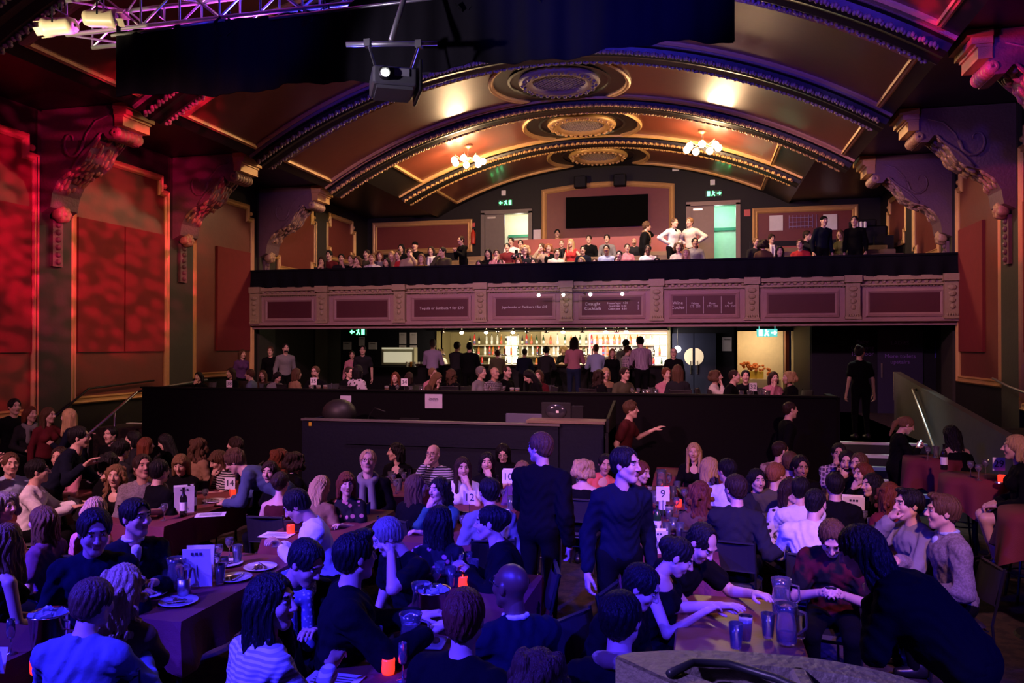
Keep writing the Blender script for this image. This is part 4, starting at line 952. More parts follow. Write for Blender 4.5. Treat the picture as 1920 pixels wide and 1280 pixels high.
for i, (x, dy, dz, rz_, k, lb) in enumerate(((-7.5, -.15, .24, 3.2, 0, 'cream lamp housing hung off the left end of the truss'), (-6.95, -.1, .3, .3, 0, 'cream lamp high on the truss near its left end'), (-6.55, .1, -.05, 2.9, 0, 'cream lamp under the truss, second row from left'),
        (-6.45, .3, .25, .2, 0, 'small cream lamp inside the truss lattice'), (-3.0, -.2, .45, .6, 0, 'cream lamp right above the projector pole'), (-5.3, 0, -.02, -1.2, 1, 'black lamp under the truss over the left of the drape'), (-4.7, .2, -.02, -1.7, 1, 'black lamp pointing down beside the left drape lamp'),
        (-4.1, 0, -.02, -2.2, 1, 'black lamp left of the projector pole'), (-2.4, 0, -.02, -1.4, 1, 'black lamp just right of the projector pole'), (-1.7, 0, -.02, -.9, 1, 'black lamp under the truss above the ceiling medallion'), (-1.1, 0, -.02, -1.6, 1, 'black lamp right of the medallion'), (-.4, 0, -.02, -2, 1, 'rightmost black lamp near the drape edge'))):
    pp((x, TY+dy, TZ+dz), rz_, lb, None, k)
m = MB(); nu = 150
def dpf(u, v, o=0):
    x = -6.62+u*6.95; zt = 6.24+.75*max(0, min(1, (u-.42)*5)); zb = 5.47-.05*math.sin(u*5)+.03*math.sin(u*23); return Vector((x, TY-.22+.035*math.sin(x*9)*(.4+v)+.02*math.sin(x*23)+o, zt+(zb-zt)*v))
m.grid(lambda u, v: dpf(u, v), nu, 6); m.grid(lambda u, v: dpf(u, v, .012), nu, 6)
m.box((-6.62, TY-.215, 5.9), (.02, .05, .82)); m.box((.33, TY-.215, 6.2), (.02, .05, 1.4))
dr = m.build('stage_drape', mat('black_serge', (.011, .01, .013), .95, bump=(3, .4), spec=.15), None, True, fix=False); tag(dr, 'wide black drape hanging from the lighting truss, wavy lower edge', 'drape')
m = MB(); m.tube([(-6.7, TY-.23, 6.2), (-5.2, TY-.23, 6.24)], .018, 8); m.tube([(-4.6, TY-.3, 6.17), (-1.9, TY-.3, 6.2)], .018, 8); m.tube([(-1.5, TY-.3, 6.2), (-.6, TY-.3, 6.25)], .014, 8); o = m.build('drape_bar', M_alu, None, True); tag(o, 'thin metal bar along the top of the black drape', 'bar')
# projector
pj = thing('projector', 'black ceiling projector with a bright lens on its pole frame', 'projector', (-2.88, 7.05, 5.1), R(28))
m = MB(); m.rbox((0, 0, 0), (.42, .48, .17), .03); m.box((0, 0, -.1), (.34, .4, .03)); m.build('body', mat('projector_grey', (.09, .09, .1), .4), pj)
m = MB(); m.rbox((.24, 0, .02), (.03, .5, .3), .01); m.build('side_bracket', M_blackmetal, pj)
MX = Matrix.Rotation(PI/2, 3, 'X')
m = MB(); m.lathe([(.03, 0), (.055, 0), (.06, .06), (.045, .07)], 18, (-.1, -.235, 0), MX); m.build('lens_barrel', M_blackmetal, pj)
m = MB(); m.sph((-.1, -.30, 0), (.032, .012, .032), 14, 8); m.build('lens', mat('glowing_lens', (1, 1, 1), .3, emit=((1, .97, .9), 60)), pj, True)
m = MB(); m.box((.06, -.245, .03), (.14, .01, .07)); m.build('vent_panel', mat('glossy_grey', (.3, .3, .33), .2), pj)
pf = thing('projector_pole', 'bare metal pole and cross bar holding the projector under the truss', 'pole', (-2.88, 7.05, 5.1))
m = MB(); m.tube([(-.02, .0, .42), (.02, .75, 1.75)], .026, 10); m.build('pole', M_alu, pf, True)
m = MB(); m.tube([(-.42, -.15, .36), (.42, .1, .39)], .024, 10); m.build('cross_bar', M_alu, pf, True)
for (x, y) in ((-.22, -.09), (.25, .05)): m = MB(); m.tube([(x, y, .38), (x*.6, y, .1)], .012, 6); m.box((x, y, .375), (.06, .07, .07)); m.build('clamp', M_steel, pf)
# loops of cable and a hanging sensor
m = MB(); m.tube([(.55+.13*math.sin(i*.4), TY+.1, 6.2-.18*math.cos(i*.4)+.1) for i in range(17)], .008, 6); m.tube([(.28+.15*math.sin(i*.4), TY+.1, 6.42-.2*math.cos(i*.4)+.1) for i in range(17)], .008, 6)
o = m.build('cable_loop', M_alu, None, True); tag(o, 'pale looped cables hanging at the right end of the truss', 'cable')
for (px_, py_, nm) in ((1386, 28, 'nearer the stage'), (1378, 160, 'further from the stage')):
    p = at(px_, py_, Z=8.35); m = MB(); m.tube([p+Vector((0, 0, .18)), p+Vector((0, 0, .0)), p+Vector((.02, 0, -.14))], [.02, .05, .045], 10); o = m.build('ceiling_fitting', M_blackmetal, None, True); tag(o, 'small dark cylinder hanging from the vault right of centre, the one %s' % nm, 'fitting')
# chandeliers
M_globe = mat('lit_opal_globe', (1, .95, .85), .3, emit=((1, .74, .42), 22)); M_brass = mat('aged_brass', (.5, .35, .2), .35, .7)
for sg, nm in ((-1, 'left'), (1, 'right')):
    x = CX+sg*3.25; z = 8.30; t = thing('chandelier', 'brass chandelier with seven lit opal globes, the %s one of two' % nm, 'chandelier', (x, 21.3, z))
    m = MB(); m.lathe([(.0, .02), (.12, .02), (.13, -.04), (.05, -.08), (.03, -.1), (.03, -.26), (.07, -.3), (.08, -.36), (.03, -.42), (.0, -.43)], 16); m.build('stem', M_brass, t, True)
    for k in range(7):
        a = 2*PI*k/7+.2; r = .42; m = MB(); m.tube([(.05*math.cos(a), .05*math.sin(a), -.33), (.22*math.cos(a), .22*math.sin(a), -.40), (r*math.cos(a), r*math.sin(a), -.30), (r*math.cos(a), r*math.sin(a), -.36)], .014, 6); ar = m.build('arm', M_brass, t)
        m = MB(); m.sph((r*math.cos(a), r*math.sin(a), -.46), .095, 14, 10); m.build('globe', M_globe, ar, True)
    point('chandelier_lamp', (x, 21.3, z-.75), (1, .62, .32), 420, .3)
spot('gallery_fill', (-3.0, 19.7, 8.3), (-2.8, 22.0, 4.6), (1, .72, .58), 1400, 92, .35, .15)
# exit signs
M_exit = mat('lit_green_pictogram', (.1, .8, .3), .5, emit=((.12, 1, .35), 5)); M_exitw = mat('lit_white_pictogram', (.8, 1, .9), .5, emit=((.75, 1, .9), 4)); M_sign = mat('exit_sign_green', (.005, .09, .04), .5)
def exit_sign(x, y, z, label, flip=1, m_=None, s=1, plate=None):
    t = thing('exit_sign', label, 'sign', (x, y, z)); m = MB(); m.box((0, 0, 0), (.52*s, .04, .2*s)); z < 4 and [m.tube([(q, 0, .09), (q, 0, 3.135-z)], .01, 6) for q in (-.2, .2)]; m.build('plate', plate or M_sign, t); m_ = m_ or M_exit
    g = MB(); f = flip*s; b = lambda x_, z_, w_, h_, r_=0: g.box((f*x_, -.024, z_*s), (w_*s, .01, h_*s), M=Matrix.Rotation(R(r_*flip), 3, 'Y'))
    b(-.17, 0, .12, .035); b(-.21, .02, .08, .03, -45); b(-.21, -.02, .08, .03, 45); g.build('arrow', m_, t)
    g = MB(); g.sph((f*.02, -.024, .065*s), (.02*s, .01, .02*s), 8, 6); b(.01, .015, .035, .08, 10); b(-.02, -.045, .03, .08, 30); b(.04, -.045, .03, .08, -25); b(-.015, .03, .07, .02, 25); g.build('running_figure', m_, t)
    g = MB(); b(.16, 0, .09, .16); g.build('doorway', m_, t); return t
exit_sign(-6.62, YB-.06, 7.63, 'green running figure exit sign above the left gallery door'); exit_sign(.48, YB-.06, 7.63, 'green running figure exit sign above the right gallery door', -1)
exit_sign(-9.6, 20.9, 2.98, 'green exit sign under the left end of the balcony'); exit_sign(1.75, 21.6, 2.92, 'bright white and green exit sign hung before the lit lobby opening', -1, M_exitw, 1.0, mat('lit_sign_plate', (.1, .5, .4), .5, emit=((.2, .9, .8), .8)))
for (x, z) in ((-6.7, 7.98), (.45, 8.0)):
    m = MB(); m.rbox((x, YB-.05, z), (.16, .08, .18), .02); o = m.build('alarm_box', M_white); tag(o, 'small square alarm box above the %s gallery exit sign' % ('left' if x < -3 else 'right'), 'alarm')
for (x, z, w_, h_, lb) in ((-5.5, 6.45, .26, .38, 'white notice on the wall right of the left gallery door'), (-7.85, 6.9, .18, .14, 'small red and white fire notice left of the left gallery door'), (1.55, 6.95, .2, .22, 'small red fire notice right of the right gallery door'), (-.75, 8.55, .22, .2, 'small white box high on the gallery wall right of the arch')):
    m = MB(); m.box((x, YB-.03, z), (w_, .03, h_)); o = m.build('wall_notice', M_white if 'white notice' in lb or 'box' in lb else mat('fire_notice_red', (.6, .1, .08), .5)); tag(o, lb, 'notice')
def ext(x, y, z, lb):
    t = thing('fire_extinguisher', lb, 'fire extinguisher', (x, y, z), 0); m = MB(); m.lathe([(.0, 0), (.08, 0), (.085, .03), (.085, .4), (.05, .47), (.02, .5), (.02, .54)], 14); m.build('cylinder', mat('extinguisher_red', (.55, .04, .02), .3), t, True)
    m = MB(); m.box((0, 0, .55), (.1, .03, .03)); m.tube([(.02, 0, .52), (.1, 0, .45), (.1, 0, .2)], .01, 6); m.build('valve', M_blackmetal, t)
ext(-7.8, YB-.12, 6.2, 'red fire extinguisher on the gallery wall left of the grey door'); ext(-7.72, 22.2, 4.45, 'red extinguisher at the aisle, left of a pair'); ext(-7.45, 22.2, 4.45, 'red extinguisher at the aisle, right of a pair')
# notices in the gold frame on the right
for (x, z, w_, h_, lb) in ((2.45, 6.58, .42, .5, 'white framed plan in the right gold framed panel'), (4.1, 6.55, .42, .5, 'pale plain poster in the right gold framed panel')):
    m = MB(); m.box((x, YB-.045, z), (w_, .03, h_)); o = m.build('poster', M_white); tag(o, lb, 'poster')
m = MB()
for i in range(8): m.box((2.85+.12*i, YB-.06, 6.6), (.012, .012, .42))
for i in range(3): m.box((3.2, YB-.06, 6.45+.14*i), (.7, .012, .012))
o = m.build('wire_rack', M_steel); tag(o, 'wire rack of bars between the two pale posters in the gallery', 'rack')
m = MB(); m.rbox((4.75, 24.3, 5.75), (1.0, .5, .55), .08); m.rbox((4.6, 24.2, 6.1), (.7, .4, .2), .06); m.box((5.1, 24.1, 5.3), (.5, .5, .8)); o = m.build('control_desk', M_black); tag(o, 'black hooded equipment box at the right end of the gallery', 'equipment')
for i in range(3): 
    m = MB(); m.lathe([(0, 0), (.04, 0), (.04, .16), (.02, .18)], 10, (4.4+.11*i, 23.95, 5.95)); o = m.build('cup', M_white); tag(o, 'small white cup on the black equipment box in the gallery, %s from left' % nth(i+1), 'cup', 'white cups on the gallery equipment')
m = MB(); m.box((.0, 22.9, 4.45), (.24, .24, .62)); o = m.build('bin', mat('blue_bin', (.05, .12, .4), .5)); tag(o, 'small blue box beside the aisle at the right gallery door', 'box'); o.location = (1.0, -1.2, -.3)
# ---------------------------------------------------------------- the bar
bc = thing('bar_counter', 'long black bar counter under the spotlights', 'bar counter', (-4.6, 22.3, FLZ))
m = MB(); m.box((0, 0, .53), (7.2, .5, 1.06)); m.build('body', M_black, bc); m = MB(); m.box((0, 0, 1.09), (7.3, .66, .05)); m.build('worktop', mat('dark_bar_top', (.06, .03, .02), .25, coat=.5), bc)
bb = thing('back_bar', 'back bar shelves packed with bottles behind the counter', 'shelves', (-4.3, 25.2, FLZ))
M_shelf = mat('pale_shelf', (.28, .25, .2), .4)
for k, z in enumerate((.95, 1.33, 1.68)): m = MB(); m.box((0, 0, z), (6.6, .34, .03)); m.build('shelf', M_shelf, bb)
m = MB(); m.box((0, .0, .45), (6.6, .4, .9)); m.build('cabinet', M_black, bb)
m = MB(); m.box((2.05, .19, 1.4), (2.5, .02, .95)); m.build('mirror_panel', mat('bright_bar_mirror', (.8, .8, .85), .15, .6), bb)
def btl(key=1):
    c = {1: M_bglass, 2: M_green, 3: M_beer, 4: mat('clear_spirit', (.75, .78, .8), .1, trans=.4), 5: mat('red_liqueur', (.4, .03, .03), .12)}[key]
    t = thing('bottle', 'x', 'bottle', (0, 0, 0)); m = MB(); h = .2+.02*key; m.lathe([(0, 0), (.036, 0), (.038, .01), (.038, h-.05), (.03, h-.02), (.013, h+.02), (.013, h+.07), (0, h+.07)], 10); m.build('glass', c, t, True)
    m = MB(); m.lathe([(.039, .04), (.039, .12)], 10); m.build('label', mat('bottle_label_%d' % key, ((.7, .65, .5), (.6, .6, .6), (.7, .1, .1), (.8, .8, .8), (.1, .1, .3))[key-1], .7), t)
    m = MB(); m.lathe([(.015, h+.05), (.015, h+.085), (0, h+.085)], 8); m.build('cap', M_blackmetal if key != 3 else M_brass, t); return t
pb = once(btl); rnd = random.Random(11); BN = ('', 'dark', 'green', 'amber', 'clear', 'red')
for k, z in enumerate((.97, 1.35, 1.70)):
    x = -3.2; bi_ = 0
    while x < 3.2:
        ky = rnd.choice((1, 2, 3, 4, 5, 4, 3)); pb((-4.3+x, 25.16+rnd.uniform(-.06, .06), FLZ+z), 0, '%s bottle on the %s back bar shelf, %s from the left' % (BN[ky], ('lowest', 'middle', 'top')[k], nth(bi_+1)), 'bottles on the %s back bar shelf' % ('lowest', 'middle', 'top')[k], ky); x += rnd.uniform(.13, .26); bi_ += 1
m = MB(); m.box((-2.15, 24.98, 2.98), (2.5, .05, .05)); m.box((-3.42, 24.98, 2.5), (.05, .05, .95)); o = m.build('red_led_strip', mat('lit_red_strip', (1, .2, .2), .5, emit=((1, .12, .12), 5))); tag(o, 'glowing red strip light framing the right end of the back bar', 'strip light')
m = MB(); m.box((-2.1, 25.42, 2.35), (2.3, .03, .55)); o = m.build('bar_display', mat('lit_violet_display', (.3, .1, 1), .5, emit=((.55, .4, 1), 1.6))); tag(o, 'glowing violet backlit panel behind the right of the bar', 'display')
for (x, lb) in ((-6.1, 'bright upright light panel on the olive bar wall'), (-1.2, 'bright white panel at the right end of the bar wall')):
    m = MB(); m.box((x, 25.38, 2.45), (.42, .06, .9)); o = m.build('light_panel', mat('lit_panel', (1, .9, .7), .5, emit=((1, .86, .62), 3.2))); tag(o, lb, 'light panel')
# beer taps
M_tapglow = mat('lit_tap_badge', (1, .9, .8), .4, emit=((1, .85, .6), 2.5))
for i, x in enumerate((-7.6, -6.55, -5.7, -4.4, -3.1, -2.0)):
    t = thing('beer_tap', 'chrome beer font with pump handles, number %s from the left on the bar' % ('one', 'two', 'three', 'four', 'five', 'six')[i], 'beer tap', (x, 22.25, FLZ+1.115), 0, 'beer fonts along the bar counter')
    m = MB(); m.lathe([(.06, 0), (.05, .03), (.03, .05), (.03, .26)], 12); m.tube([(-.2, 0, .28), (.2, 0, .28)], .03, 10); m.build('font', M_metal, t, True)
    for k in range(3): m = MB(); m.tube([(-.14+.14*k, -.02, .28), (-.14+.14*k, -.05, .46)], [.012, .02], 8); m.build('handle', M_blackmetal if k % 2 else M_metal, t)
    m = MB(); m.sph((0, -.05, .22), (.05, .02, .05), 10, 8); m.build('badge', M_tapglow if i % 2 else M_white, t, True)
# spotlights under the balcony edge over the bar
def bspot(key=0):
    t = thing('spotlight', 'x', 'spotlight', (0, 0, 0), 0, 'small lit spotlights over the bar'); m = MB(); m.tube([(0, 0, .1), (0, 0, .03)], .015, 8); m.lathe([(.03, .04), (.05, .0), (.055, -.06)], 12); m.build('housing', M_steel, t, True)
    m = MB(); m.sph((0, -.02, -.06), (.06, .06, .04), 12, 6); m.build('bulb', mat('lit_bulb', (1, .9, .7), .4, emit=((1, .78, .42), 55)), t, True); return t
bs = once(bspot)
for i, px_ in enumerate((866, 912, 962, 1056, 1136, 1174)):
    p = at(px_, 622, Y=21.7); bs((p.x, 21.7, 3.02), 0, 'lit warm spotlight under the balcony edge, %s from the left over the bar' % ('first', 'second', 'third', 'fourth', 'fifth', 'sixth')[i])
for i, px_ in enumerate((826, 930, 985, 1022, 1090, 1155)):
    p = at(px_, 626, Y=21.7); m = MB(); m.lathe([(.02, 3.1), (.04, 3.06), (.07, 2.96), (.06, 2.95)], 12, (p.x, 21.9, 0)); m.tube([(p.x-.1, 21.9, 3.08), (p.x+.1, 21.9, 3.08)], .012, 6); o = m.build('unlit_spotlight', M_metal, None, True); tag(o, 'small unlit chrome spotlight between the lit ones over the bar, at %s' % ('the bar end', 'the olive wall', 'the bright panel', 'the taps', 'the long haired drinker', 'the far right')[i], 'spotlight')
area('bar_lamp', (-5.4, 23.4, 3.0), (-5.4, 24.9, 1.8), (1, .78, .45), 230, 5.0, .5); area('bar_lamp', (-2.4, 23.6, 3.0), (-2.4, 25.2, 1.8), (1, .82, .68), 210, 2.5, .5); area('bar_lamp', (-4.8, 22.2, 2.98), (-4.8, 22.2, 1.5), (1, .72, .45), 45, 6.0, .2)
# track lights in front of the balcony front
tl = thing('track_light', 'black track with lit spot bulbs hanging before the balcony chalk boards', 'track light', (-2.7, 18.4, 3.79))
m = MB(); m.box((0, 0, .05), (2.2, .03, .03)); m.box((0, .28, .05), (.03, .55, .02)); m.build('track', M_blackmetal, tl)
for x in (-1.05, -.45, .2, .95): m = MB(); m.sph((x, -.03, 0), .038, 12, 8); m.build('bulb', mat('lit_bulb_white', (1, .95, .9), .4, emit=((1, .8, .7), 40)), tl, True)
# left serving station
ss = thing('serving_station', 'lit serving counter with a bright glass cabinet left of the bar', 'counter', (-9.2, 23.2, FLZ))
m = MB(); m.box((0, 0, .5), (2.0, .6, 1.0)); m.build('body', M_black, ss); m = MB(); m.box((-.1, .15, 1.33), (1.1, .3, .56)); m.build('cabinet', mat('pale_cabinet', (.5, .5, .4), .4), ss); m = MB(); m.box((-.1, -.02, 1.58), (1.05, .04, .05)); m.box((-.1, -.01, 1.3), (.95, .02, .34)); m.build('light_strip', mat('lit_strip', (1, 1, .8), .5, emit=((1, .9, .6), .45)), ss)
for i in range(5):
    m = MB(); m.lathe([(0, 0), (.04, 0), (.045, .16), (.04, .16)], 10, (-8.9+.13*i, 22.98, FLZ+1.0)); o = m.build('glass', (M_beer if i == 1 else M_china)); tag(o, 'glass on the serving counter by the bright cabinet, %s from the left' % nth(i+1), 'glass', 'glasses on the left serving counter') if i != 1 else tag(o, 'glass of orange drink on the serving counter', 'glass')
M_paper = mat('lilac_lit_paper', (.55, .5, .62), .7)  # lilac tint of the lighting put into the paper colour
for (px_, py_, w_, h_, lb) in ((651, 648, .3, .26, 'pale notice left over the serving station'), (678, 640, .2, .3, 'pale tall notice over the serving station'), (699, 648, .3, .24, 'pale notice right over the serving station'),
        (755, 634, .24, .38, 'framed menu, upper left of four left of the bar'), (775, 634, .24, .38, 'framed menu, upper right of four left of the bar'), (755, 657, .24, .36, 'framed menu, lower left of four left of the bar'), (775, 658, .24, .38, 'framed menu, lower right of four left of the bar')):
    p = at(px_, py_, Y=24.49); m = MB(); m.box((p.x, 24.49, p.z), (w_, .02, h_)); o = m.build('notice', M_paper); tag(o, lb, 'notice')
    text('print', 'MENU' if 'menu' in lb else 'NOTICE', .05, (p.x, 24.477, p.z+h_*.3), FRONT, M_ink, o)
# swing doors with half round windows
ds = thing('swing_doors', 'navy double swing doors with a round window split down the middle', 'door', (-.15, 24.42, FLZ))
M_dn = mat('navy_door_paint', (.03, .035, .08), .4)
for sg in (-1, 1):
    m = MB(); m.box((sg*.33, 0, 1.02), (.64, .05, 2.04)); lf = m.build('door_leaf', M_dn, ds)
    m = MB(); pts = [(sg*.04, -.26)]+[(sg*(.05+.24*math.cos(R(-90+180*i/14))), .26*math.sin(R(-90+180*i/14))) for i in range(15)]+[(sg*.04, .26)]
    m.prism(pts, lambda a, b, h: Vector((a, -.035+h, 1.33+b)), 0, .01); m.build('window', mat('lit_door_window', (.8, .68, .5), .4, emit=((1, .75, .5), .55)), lf)
    m = MB(); m.box((sg*.1, -.04, 1.0), (.03, .03, .4)); m.build('handle', M_steel, lf)
m = MB(); m.sph((-.62, 23.9, 2.48), .1, 14, 10); o = m.build('globe_lamp', mat('lit_white_globe', (1, 1, 1), .4, emit=((.9, .88, 1), 5)), None, True); tag(o, 'small white glowing globe lamp left of the round door window', 'lamp'); m = MB(); m.tube([(-.62, 23.9, 2.56), (-.62, 23.9, 3.14)], .01, 6); m.build('rod', M_blackmetal, o)
# notices and painted words on the dark wall at the right
for (px_, py_, w_, h_, lb, s_) in ((1363, 645, .28, .42, 'pale framed notice left of the lit lobby opening', 'NOTICE'), (1335, 668, .22, .3, 'small notice with a round red no smoking mark', '')):
    p = at(px_, py_, Y=24.49); m = MB(); m.box((p.x, 24.49, p.z), (w_, .02, h_)); o = m.build('notice', M_paper if 'blue' not in lb else mat('blue_poster', (.05, .04, .4), .5)); tag(o, lb, 'notice')
    if 'smoking' in lb:
        m = MB(); m.tube([(p.x+.07*math.cos(2*PI*i/16), 24.475, p.z+.04+.07*math.sin(2*PI*i/16)) for i in range(17)], .009, 5, False); m.tube([(p.x-.05, 24.475, p.z-.01), (p.x+.05, 24.475, p.z+.09)], .009, 5); m.build('no_smoking_mark', mat('notice_red', (.5, .02, .02), .6), o)
    elif s_: text('print', s_, .05, (p.x, 24.477, p.z+.14), FRONT, M_ink, o)
M_vin = mat('violet_vinyl_lettering', (.22, .12, .5), .6)
p = at(1748, 655, X=WR-.02); m = MB(); m.box((WR-.015, p.y, p.z), (.02, .5, .4)); o = m.build('poster', mat('blue_poster', (.05, .04, .4), .5)); tag(o, 'blue poster on the right wall below the balcony', 'poster')
p = at(1617, 652, Y=20.79); w1 = text('wall_lettering', 'Baby\nChanging\n1st Floor', .145, (p.x, 20.796, p.z), FRONT, M_vin); tag(w1, 'violet words Baby Changing on the dark wall', 'sign')
ld = thing('toilet_door', 'dark violet ladies toilet door with lettering, right of the waitress', 'door', (at(1687, 650, Y=20.76).x, 20.76, FLZ)); m = MB(); m.box((0, 0, 1.03), (1.02, .06, 2.06)); m.build('leaf', mat('violet_door_paint', (.022, .018, .06), .5), ld)
text('lettering', 'LADIES', .13, (0, -.035, 1.72), FRONT, M_vin, ld); text('lettering', 'More toilets\nupstairs', .14, (0, -.035, 1.33), FRONT, M_vin, ld)
m = MB(); m.box((-.42, -.05, 1.05), (.03, .04, .35)); m.build('handle', M_steel, ld)
# flowers on a ledge in the lobby
fl = thing('flower_arrangement', 'orange dried flowers in a yellow box in the lit lobby', 'flowers', (1.75, 25.4, FLZ+.64)); m = MB(); m.rbox((-.1, 0, .12), (.6, .2, .24), .02); m.build('planter', mat('yellow_planter', (.6, .4, .05), .5), fl)
m = MB(); rnd = random.Random(4)
for i in range(70): u = rnd.random(); m.sph((-.4+1.0*u+rnd.uniform(-.1, .1), rnd.uniform(-.12, .12), .38-.35*u*u+rnd.uniform(-.1, .12)), rnd.uniform(.03, .055), 6, 5)
m.build('blooms', mat('orange_blooms', (.5, .12, .02), .7), fl)['kind'] = 'stuff'; m = MB(); m.box((1.7, 25.4, FLZ+.31), (1.5, .4, .63)); o = m.build('trim_3', mat('cream_lobby_wall')); struct(o)
# items on the platform wall
for (px_, py_, w_, h_, lb) in ((648, 757, .21, .3, 'framed pale notice fixed to the black platform wall, left one'), (813, 752, .32, .25, 'wide pale notice fixed to the black platform wall, right one')):
    p = at(px_, py_, Y=PLY-.09); o = MB().box((p.x, PLY-.08, p.z), (w_, .02, h_)).build('notice', M_paper); tag(o, lb, 'notice')
    text('print', 'Please order food\nand drinks at the bar\nbefore the show', .022, (p.x, PLY-.095, p.z+.03), FRONT, M_ink, o)
# ---------------------------------------------------------------- sound desk
sd = thing('sound_desk', 'wide navy black mixing booth before the platform wall', 'mixing desk', (0, 0, 0)); M_sd = mat('navy_booth_paint', (.008, .009, .026), .6, bump=(20, .15), spec=.15)
m = MB(); m.box((-4.15, 11.55, .68), (4.2, .08, 1.36)); m.box((-6.25, 12.1, .68), (.08, 1.1, 1.36)); m.build('front_panel', M_sd, sd)
m = MB(); m.box((-3.9, 11.5, 1.02), (3.2, .04, .04)); m.build('ledge', M_sd, sd)
m = MB(); m.box((-4.15, 11.55, 1.375), (4.25, .14, .03)); m.build('rail', M_steel if False else mat('worn_booth_edge', (.12, .1, .11), .5), sd)
m = MB(); m.box((-1.95, 11.6, .70), (1.15, .1, 1.40)); m.build('side_panel', M_sd, sd); m = MB(); m.box((-1.95, 11.75, 1.42), (1.2, .45, .04)); m.build('side_top', mat('scuffed_brown_top', (.2, .14, .1), .6, bump=(30, .4)), sd)
m = MB(); m.prism([(11.4, .9), (12.4, .9), (12.4, 1.7), (11.4, 1.5)], lambda a, b, h: Vector((-1.32+h, a, b)), 0, .04); m.prism([(11.3, 0), (12.4, 0), (12.4, 1.3), (11.3, 1.3)], lambda a, b, h: Vector((-1.32+h, a, b)), 0, .04); m.build('end_screen', M_black, sd)
m = MB(); m.box((-3.8, 12.2, 1.12), (4.8, .9, .05)); m.build('desktop', M_black, sd)
def screen(name, px_, py_, w_, h_, lb, txt=None, mt=M_black, z=None, y=12.0, col=None):
    p = at(px_, py_, Y=y); t = thing(name, lb, 'monitor', (p.x, y, p.z)); m = MB(); m.rbox((0, 0, 0), (w_, .05, h_), .02); m.build('screen', mt, t); m = MB(); m.box((0, .05, -h_/2-.08), (.1, .06, .2)); m.box((0, .08, -h_/2-.19), (.26, .2, .02)); m.build('stand', M_blackmetal, t)
    if txt: text('badge', txt, .05, (0, -.03, -.01), FRONT, M_white, t)
    return t
screen('monitor', 1043, 771, .48, .28, 'black monitor with a glossy rounded back on the mixing booth', None, M_blackmetal)
m = MB(); m.sph((0, -.03, .0), (.17, .04, .12), 16, 8); o = m.build('glossy_back', mat('gloss_black', (.03, .03, .04), .1, coat=.6), bpy.data.objects['monitor'], True); o = MB().box((.03, -.072, -.0), (.045, .01, .035)).build('maker_badge', M_white, bpy.data.objects['monitor'])
screen('laptop_screen', 983, 787, .6, .2, 'wide dark laptop screen left of the glossy monitor', None, mat('grey_laptop', (.1, .1, .16), .4))
screen('computer_monitor', 768, 789, .34, .1, 'low black computer screen with a white maker word', 'DELL')
screen('computer_monitor', 1083, 775, .2, .24, 'small black screen right of the glossy monitor')
m = MB(); m.sph((-6.0, 12.3, 1.42), (.3, .25, .24), 14, 8); o = m.build('desk_chair_back', M_skirt, None, True); tag(o, 'rounded dark chair back at the left end of the mixing booth', 'chair')
o = MB().box((-6.12, 11.5, 1.3), (.05, .01, .06)).build('warning_sticker', mat('sticker_yellow', (.7, .45, .02), .5)); tag(o, 'tiny yellow sticker at the left corner of the mixing booth', 'sticker')
m = MB(); m.tube([(-5.3, 11.9, 1.15), (-5.28, 11.9, 1.4), (-5.15, 11.85, 1.55), (-4.95, 11.8, 1.5)], .008, 6); o = m.build('gooseneck_lamp', M_blackmetal, None, True); tag(o, 'thin gooseneck lamp curving over the mixing booth', 'lamp')
# ---------------------------------------------------------------- tables on the floor
def table(x0, x1, y0, y1, label, cl=M_cloth, zt=.745, drop=.3):
    t = thing('dining_table', label, 'table', ((x0+x1)/2, (y0+y1)/2, 0), 0, 'tables on the main floor'); w_, d_ = x1-x0, y1-y0
    m = MB(); m.rbox((0, 0, zt-.015), (w_, d_, .03), .02); m.build('tabletop', M_wood, t)
    for sx in (-1, 1):
        for sy in (-1, 1): m = MB(); m.tube([(sx*(w_/2-.08), sy*(d_/2-.1), zt-.03), (sx*(w_/2-.06), sy*(d_/2-.08), 0)], .016, 6); m.build('leg', M_blackmetal, t)
    if cl is None: return
    m = MB(); P = []; n = 0; rnd = random.Random(int(abs(x0*37+y0*11))); g = .012
    for (ax, ay, bx_, by_) in ((x0, y0, x1, y0), (x1, y0, x1, y1), (x1, y1, x0, y1), (x0, y1, x0, y0)):
        L = math.hypot(bx_-ax, by_-ay); k = max(6, int(L/.055))
        for i in range(k): P.append((ax+(bx_-ax)*i/k, ay+(by_-ay)*i/k, i/k, (by_-ay)/L, -(bx_-ax)/L))
    n = len(P); V = [((p[0]+p[3]*g), (p[1]+p[4]*g), zt+.012) for p in P]; lv = 5; ph = rnd.random()*6
    for l in range(1, lv+1):
        for i, p in enumerate(P):
            f = l/lv; e = abs(p[2]-.0) if p[2] < .5 else 1-p[2]; cf = max(0, 1-e*8); o = g+f*(.02+.022*math.sin(i*.9+ph)*f+.05*cf); cx_, cy_ = (x0+x1)/2, (y0+y1)/2
            dx_, dy_ = p[3], p[4]
            if cf > .9: dx_, dy_ = (1 if p[0] > cx_ else -1)*.8, (1 if p[1] > cy_ else -1)*.8
            V.append((p[0]+dx_*o, p[1]+dy_*o, zt+.012-drop*f*(1+.12*cf)))
    F_ = [tuple(range(n))]+[(l*n+i, l*n+(i+1) % n, (l+1)*n+(i+1) % n, (l+1)*n+i) for l in range(lv) for i in range(n)]
    m.add(V, F_); o = m.build('tablecloth', cl, None, False); tag(o, 'red cloth draped over the '+label, 'tablecloth', 'red tablecloths')
